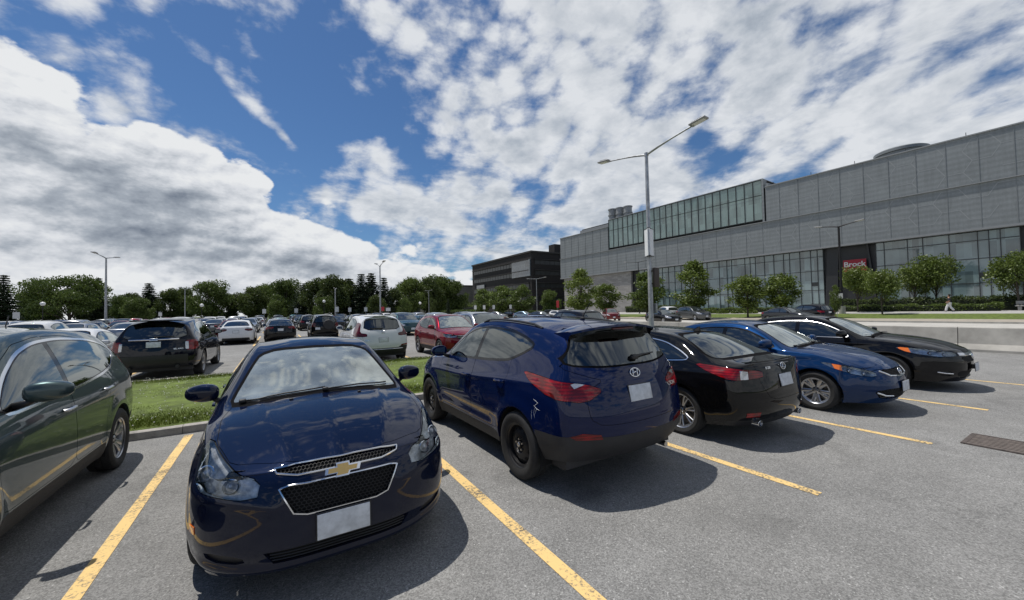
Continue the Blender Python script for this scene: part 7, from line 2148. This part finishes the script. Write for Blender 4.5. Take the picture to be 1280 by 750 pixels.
def mid_red_suv():
    S = variant(SUV, 1.01, .99, .985, R=.35, rr=.23)
    S['headlight'] = (35, [(1.60, .84, .93), (1.78, .83, .80), (2.08, .46, .79), (2.09, .46, .87), (1.9, .70, .92)])
    root = empty('parked_car', (6.1, 15.1, 0), R(-91), 'cherry red sport utility car facing the camera right of the white one', 'car', G1)
    feat = [('grille', 'front', [(-.1, .72), (.44, .74), (.46, .85), (-.1, .88)], dict()), ('intake', 'front', [(-.1, .36), (.5, .38), (.58, .58), (-.1, .58)], dict()), ('lower_clad', 'front', [(-.1, .2), (1.1, .2), (1.1, .40), (-.1, .36)], dict(thr=-.2, lim=lambda c: c.x > 1.6)),
            ('sill_clad', 'side', [(-.98, .15), (1.05, .15), (.99, .40), (-.88, .40)], dict(thr=-.5))]
    B = make_car(root, S, P_RED, MIDLV, 'five', feat=feat, glassS=M_GLASSS)
    cladding(root, B, [('lower_clad', 'front_bumper', M_CLAD), ('sill_clad', 'sill_cladding', M_CLAD)])
    recess(B, root, 'grille', 'grille', .02, M_BLACK); recess(B, root, 'intake', 'lower_intake', .02)
    b = MB()
    for z in (.80, .855): surf_tube(B, b, 'front', [(-.46, z), (.46, z)], .008, 0, half=False, lift=.004)
    b.build('grille_bar', [M_CHROME], root)
    M_ = surf_frame(B, 'front', 0, .80, .012); b = MB(); b.tube([M_ @ Vector((.07 * math.cos(a), .07 * math.sin(a), 0)) for a in [k * math.pi / 10 for k in range(20)]], .006, 5, closed=True)
    b.tube([M_ @ Vector(p) for p in ((-.04, .05, 0), (-.02, -.05, 0), (0, .01, 0), (.02, -.05, 0), (.04, .05, 0))], .005, 5); b.build('emblem', [M_CHROME], root)
    solid_lamp(B, root, 'taillight', 'tail_light', M_RED); lamp_unit(B, root, 'headlight', 'headlight', M_LENS)
    for sg in (1, -1):
        b = MB(); P = [(x, sg * .575, B.hit('top', x, .575)[0].z + (.04 if -1.3 < x < -.05 else 0)) for x in np.linspace(.0, -1.35, 9)]; b.tube(P, .014, 6); b.build('roof_rail', [M_SATIN], root)
    plate(root, B, 'front', .55, .05, .02); finish(root, B, S, P_RED, 'five')
def mid_white_saloon():
    S = variant(SEDAN, 1.04, 1.02, 1.0, R=.34, rr=.24)
    S['taillight'] = (145, [(-1.98, .86, .95), (-2.32, .46, .97), (-2.34, .46, .86), (-2.2, .62, .80), (-2.05, .84, .86)])
    root = empty('parked_car', (-2.05, 30.6, 0), R(90), 'white saloon seen from behind to the right of the midnight black sport utility car', 'car', G1)
    feat = [('lower_clad', 'rear', [(-.1, .2), (.72, .2), (.66, .42), (-.1, .42)], dict(thr=.0, lim=lambda c: c.x < -1.9))]
    B = make_car(root, S, P_WHITE, MIDLV, 'twin', feat=feat, glassS=M_GLASSD)
    cladding(root, B, [('lower_clad', 'rear_diffuser', M_BLACK)])
    solid_lamp(B, root, 'taillight', 'tail_light', M_REDD); lamp_unit(B, root, 'headlight', 'headlight', M_LENS); plate(root, B, 'rear', .78, .1, .01); finish(root, B, S, P_WHITE, 'twin')
def mid_black_saloon():
    S = variant(SEDAN, 1.03, 1.0, 1.0)
    S['taillight'] = (145, [(-1.95, .86, 1.0), (-2.30, .42, 1.0), (-2.32, .42, .90), (-2.15, .70, .84), (-2.0, .86, .86)])
    root = empty('parked_car', (.25, 30.9, 0), R(90), 'black saloon with glowing red tail light lenses seen above the navy car roof', 'car', G1)
    B = make_car(root, S, P_BLK2, MIDLV, 'five', glassS=M_GLASSD)
    solid_lamp(B, root, 'taillight', 'tail_light', M_RED); lamp_unit(B, root, 'headlight', 'headlight', M_LENS); plate(root, B, 'rear', .80, .1, .01); finish(root, B, S, P_BLK2, 'five')
def mid_spare_suv():
    S = variant(SUV, .98, .99, 1.04)
    S['taillight'] = (155, [(-1.85, .86, 1.12), (-1.85, .90, .86), (-2.10, .66, .84), (-2.05, .66, 1.12)])
    S['xR'] = [(.33, 2.0), (.45, 2.08), (.6, 2.12), (.85, 2.12), (1.0, 2.10), (1.2, 2.04), (1.5, 1.93), (1.7, 1.84)]
    root = empty('parked_car', (3.0, 32.4, 0), R(90), 'black sport utility car with a covered spare wheel on its tailgate', 'car', G1)
    B = make_car(root, S, P_BLK2, MIDLV, 'five', glassS=M_GLASSD, glassR=M_GLASSD)
    solid_lamp(B, root, 'taillight', 'tail_light', M_REDD); lamp_unit(B, root, 'headlight', 'headlight', M_LENS)
    b = MB(); b.lathe([(0, 0), (.3, 0), (.35, .02), (.36, .10), (.33, .2), (.1, .215), (0, .22)], 28, 'z', M=Matrix.Translation((-2.08, -.18, .98)) @ Matrix.Rotation(R(-90), 4, 'Y')); b.build('spare_wheel_cover', [M_CLAD], root)
    plate(root, B, 'rear', .72, .1, .01)
    for o in [o for o in root.children if o.name.startswith('licence')]: o.location.y = .5
    finish(root, B, S, P_BLK2, 'five')

# ------------------------------------------------------------------ cars too far off to show parts
def low_wheels(root, S):
    b = MB(); R_, w = S['R'], .21; rr = S['rr']
    for ax in S['axles']:
        for sg in (1, -1):
            M_ = Matrix.Translation((ax, sg * S['tyreY'], R_)) @ Matrix.Rotation(0 if sg > 0 else math.pi, 4, 'Z')
            b.lathe([(rr, w / 2 * .9), (rr + .03, w / 2), (R_ - .02, w / 2), (R_, w / 2 * .7), (R_, -w / 2)], 18, 'y', M=M_, mi=0)
            b.lathe([(0, w / 2 * .5), (rr * .3, w / 2 * .5), (rr * .35, w / 2 * .3), (rr * .8, w / 2 * .35), (rr * .85, w / 2 * .8), (rr, w / 2 * .9)], 18, 'y', M=M_, mi=1)
            for k in range(5):
                a = 2 * math.pi * k / 5; c, s = math.cos(a), math.sin(a); q = [(c * .05 - s * .03, w * .3, s * .05 + c * .03), (c * .05 + s * .03, w * .3, s * .05 - c * .03), (c * rr * .9 + s * .03, w * .38, s * rr * .9 - c * .03), (c * rr * .9 - s * .03, w * .38, s * rr * .9 + c * .03)]
                b.add([M_ @ Vector(p) for p in q], [(0, 1, 2, 3)], 1)
    b.build('wheel', [M_TYRE, M_ALLOY], root)
def join_tree(root, name, paint):
    mats = [paint]; V = []; F = []; MI = []; N = []
    def rec(o, Mx):
        Mx = Mx @ o.matrix_basis
        if o.type == 'MESH':
            me = o.data; b0 = len(V); sl = []
            for m in me.materials:
                if m not in mats: mats.append(m)
                sl.append(mats.index(m))
            cn = [None] * len(me.vertices)
            for p in me.polygons:
                for li, vi in zip(p.loop_indices, p.vertices): cn[vi] = me.corner_normals[li].vector.copy()
            R3 = Mx.to_3x3()
            for v, n in zip(me.vertices, cn): V.append(tuple(Mx @ v.co)); N.append(tuple((R3 @ n).normalized()) if n else (0, 0, 1))
            for p in me.polygons: F.append(tuple(b0 + i for i in p.vertices)); MI.append(sl[p.material_index] if sl else 0)
        for c in o.children: rec(c, Mx)
    for c in root.children: rec(c, Matrix.Identity(4))
    me = mesh_from((V, F, N), name, mats, MI)
    def kill(o):
        for c in list(o.children): kill(c)
        bpy.data.objects.remove(o)
    kill(root)
    return me
def far_proto(S, lv=1):
    root = empty('tmp')
    B = make_car(root, S, P_WHITE, lv, detail=0, glassR=M_GLASSFAR, glassS=M_GLASSFAR, glassF=M_GLASSFAR)
    solid_lamp(B, root, 'taillight', 'tail_light', M_RED, .002, .0); solid_lamp(B, root, 'headlight', 'headlight', M_CLEARL, .002, 0.)
    low_wheels(root, S); underside(root, S)
    for sg in (1, -1):
        b = MB(); x, y, z = S['mirror']; b.rbox(x, sg * (y + .12), z + .06, .10, .2, .13, .04); b.build('mirror', [P_WHITE], root)
    for pr, z in (('rear', S['rplate']), ('front', S['fplate'])):
        p, n = B.hit(pr, 0, z); d = axes(pr)[2]; b = MB(); b.rbox(p.x + d.x * .02, 0, z, .02, .30, .15, .005); b.build('plate', [M_PLATE], root)
    return join_tree(root, 'far_car', P_WHITE)
FAR = {}
def make_far():
    for k in ('headlight', 'taillight'): pass
    FAR['saloon'] = far_proto(SEDAN)
    FAR['sport utility car'] = far_proto(variant(SUV, 1.02, 1.0, 1.02))
    h = variant(SUV, .93, .95, .90, R=.32, rr=.21); FAR['hatchback'] = far_proto(h)
    mv = variant(SUV, 1.12, 1.04, 1.05); mv['ztop'] = [(-2.1, 1.68), (-1.4, 1.73), (-.6, 1.745), (.0, 1.73), (.5, 1.62), (1.3, 1.16), (1.7, 1.09), (2.0, 1.0), (2.3, .95)]
    FAR['minivan'] = far_proto(mv)
make_far()
PNAME = {'white': P_WHITE, 'silver': P_SILV, 'grey': P_GREY, 'charcoal': P_DGREY, 'black': P_BLK2, 'dark red': P_DRED, 'cherry red': P_RED, 'mid blue': P_MBLUE, 'pale blue': P_LBLUE, 'teal': P_TEAL, 'champagne': P_BEIGE}
def far_car(kind, colour, x, y, rz, z=0., label=None, group='cars parked in the far rows'):
    o = link('parked_car', FAR[kind]); o.location = (x, y, z); o.rotation_euler.z = R(rz)
    o.material_slots[0].link = 'OBJECT'; o.material_slots[0].material = PNAME[colour]
    return tag(o, label, 'car', group)
ORD = ['first', 'second', 'third', 'fourth', 'fifth', 'sixth', 'seventh', 'eighth', 'ninth', 'tenth', 'eleventh', 'twelfth', '13th', '14th', '15th', '16th', '17th', '18th', '19th', '20th', '21st', '22nd', '23rd', '24th', '25th', '26th', '27th', '28th', '29th', '30th', '31st', '32nd', '33rd', '34th', '35th', '36th', '37th', '38th', '39th', '40th']
def far_rows():
    rr = random.Random(21)
    cols = ['white'] * 5 + ['silver'] * 4 + ['grey'] * 4 + ['charcoal'] * 4 + ['black'] * 5 + ['dark red'] * 2 + ['cherry red'] + ['mid blue'] * 2 + ['pale blue', 'teal', 'champagne']
    kinds = ['saloon'] * 5 + ['sport utility car'] * 5 + ['hatchback'] * 2 + ['minivan']
    def visible(x, y):
        d = x * math.sin(R(31.49)) + y * math.cos(R(31.49)); u = (x * math.cos(R(31.49)) - y * math.sin(R(31.49))) / d * 482 + 640
        return -25 < u < 1290 and d > 3
    rows = [(16.5, 'row beside the grass island', [(-2.8, 2.3), (3.1, 2.3), (6.1, 2.3), (.3, 2.3)]), (28.9, 'second row beyond the island', [(-2.05, 2.), (.25, 2.), (3.0, 2.)]), (34.3, 'third row beyond the island', []), (47.5, 'fourth row beyond the island', []), (53.2, 'fifth row beyond the island', []),
            (65., 'sixth row beyond the island', []), (70.6, 'seventh row beyond the island', []), (82., 'eighth row beyond the island', []), (88., 'ninth row beyond the island', [])]
    for ri, (y, nm, taken) in enumerate(rows):
        n = 0; dy = 1.9 if ri == 1 else 0
        xs = [1.62 + 1.36 + k * 2.72 for k in range(-24, 6)]
        for x in xs:
            if any(abs(x - t[0]) < t[1] for t in taken) or not visible(x, y): continue
            if ri == 0 and (x > 9 and rr.random() < .35): continue
            if rr.random() < .07: continue
            kd = rr.choice(kinds); cl = rr.choice(cols); face = rr.choice((90, 90, -90))
            if ri == 0 and x < -4: kd = 'saloon'; cl = ['white', 'pale blue', 'silver'][n % 3]; 
            if ri == 1 and -9 < x < -5: kd = 'sport utility car'; cl = 'black'; face = -90
            w = ORD[n] if n < len(ORD) else 'last'
            far_car(kd, cl, x + rr.uniform(-.18, .18), y + dy + rr.uniform(-.35, .35), face + rr.uniform(-1.5, 1.5), 0, '%s %s, %s from the left in the %s' % (cl, kd, w, nm)); n += 1
    # cars on and across the road beyond the barriers: (px, D, kind, colour, heading)
    X = [(866, 48, 'minivan', 'grey', 190, 'grey minivan passing on the pale road right of the tallest lamp'), (828, 40, 'saloon', 'black', 190, 'black car with bright windscreen behind the tallest lamp pole'), (832, 54, 'sport utility car', 'white', 5, 'white sport utility car behind the black one at the tallest lamp'),
         (763, 52, 'sport utility car', 'dark red', 175, 'dark red sport utility car left of the tallest lamp beyond the barriers'), (741, 56, 'saloon', 'white', 200, 'white car just left of the dark red sport utility car'), (722, 60, 'saloon', 'dark red', 185, 'dark red saloon behind the aerial of the blue car'),
         (712, 66, 'sport utility car', 'grey', 200, 'grey sport utility car behind the dark red saloon'), (698, 68, 'hatchback', 'white', 185, 'small white hatchback before the stone wall corner'), (676, 60, 'saloon', 'charcoal', 195, 'charcoal saloon below the thin grey street lamp'),
         (655, 72, 'saloon', 'pale blue', 200, 'pale blue saloon left of the charcoal one beyond the barriers'), (640, 80, 'hatchback', 'black', 200, 'black hatchback before the dark building'), (622, 78, 'saloon', 'silver', 200, 'silver saloon before the dark building, right of the white one'), (606, 82, 'saloon', 'white', 200, 'white saloon before the left end of the dark building'),
         (590, 86, 'saloon', 'silver', 200, 'silver saloon left of the dark building'), (575, 90, 'saloon', 'grey', 200, 'grey saloon before the low grey building'), (690, 80, 'sport utility car', 'charcoal', 190, 'charcoal sport utility car behind the small white hatchback'),
         (1008, 38, 'sport utility car', 'black', 12, 'black sport utility car on the road above the end saloon roof'), (984, 36, 'saloon', 'charcoal', 195, 'charcoal saloon half hidden behind the end saloon roof, left of the black one')]
    for px, D, kd, cl, rz, lb in X:
        x, y = polar(px, D); far_car('hatchback' if 'hatchback' in lb else kd, cl, x, y, rz + 90 if D > 55 and px < 760 else rz + 60, gz(x) + (.008 if x < 45 else .10), lb, 'cars beyond the concrete barriers')
far_rows()
for fn in (mid_edge, mid_white_suv, mid_red_suv, mid_white_saloon, mid_black_saloon, mid_spare_suv): fn()
for fn in (car_navy, car_blue_suv, car_green_suv, car_black_saloon, car_blue_saloon, car_black_end): fn()
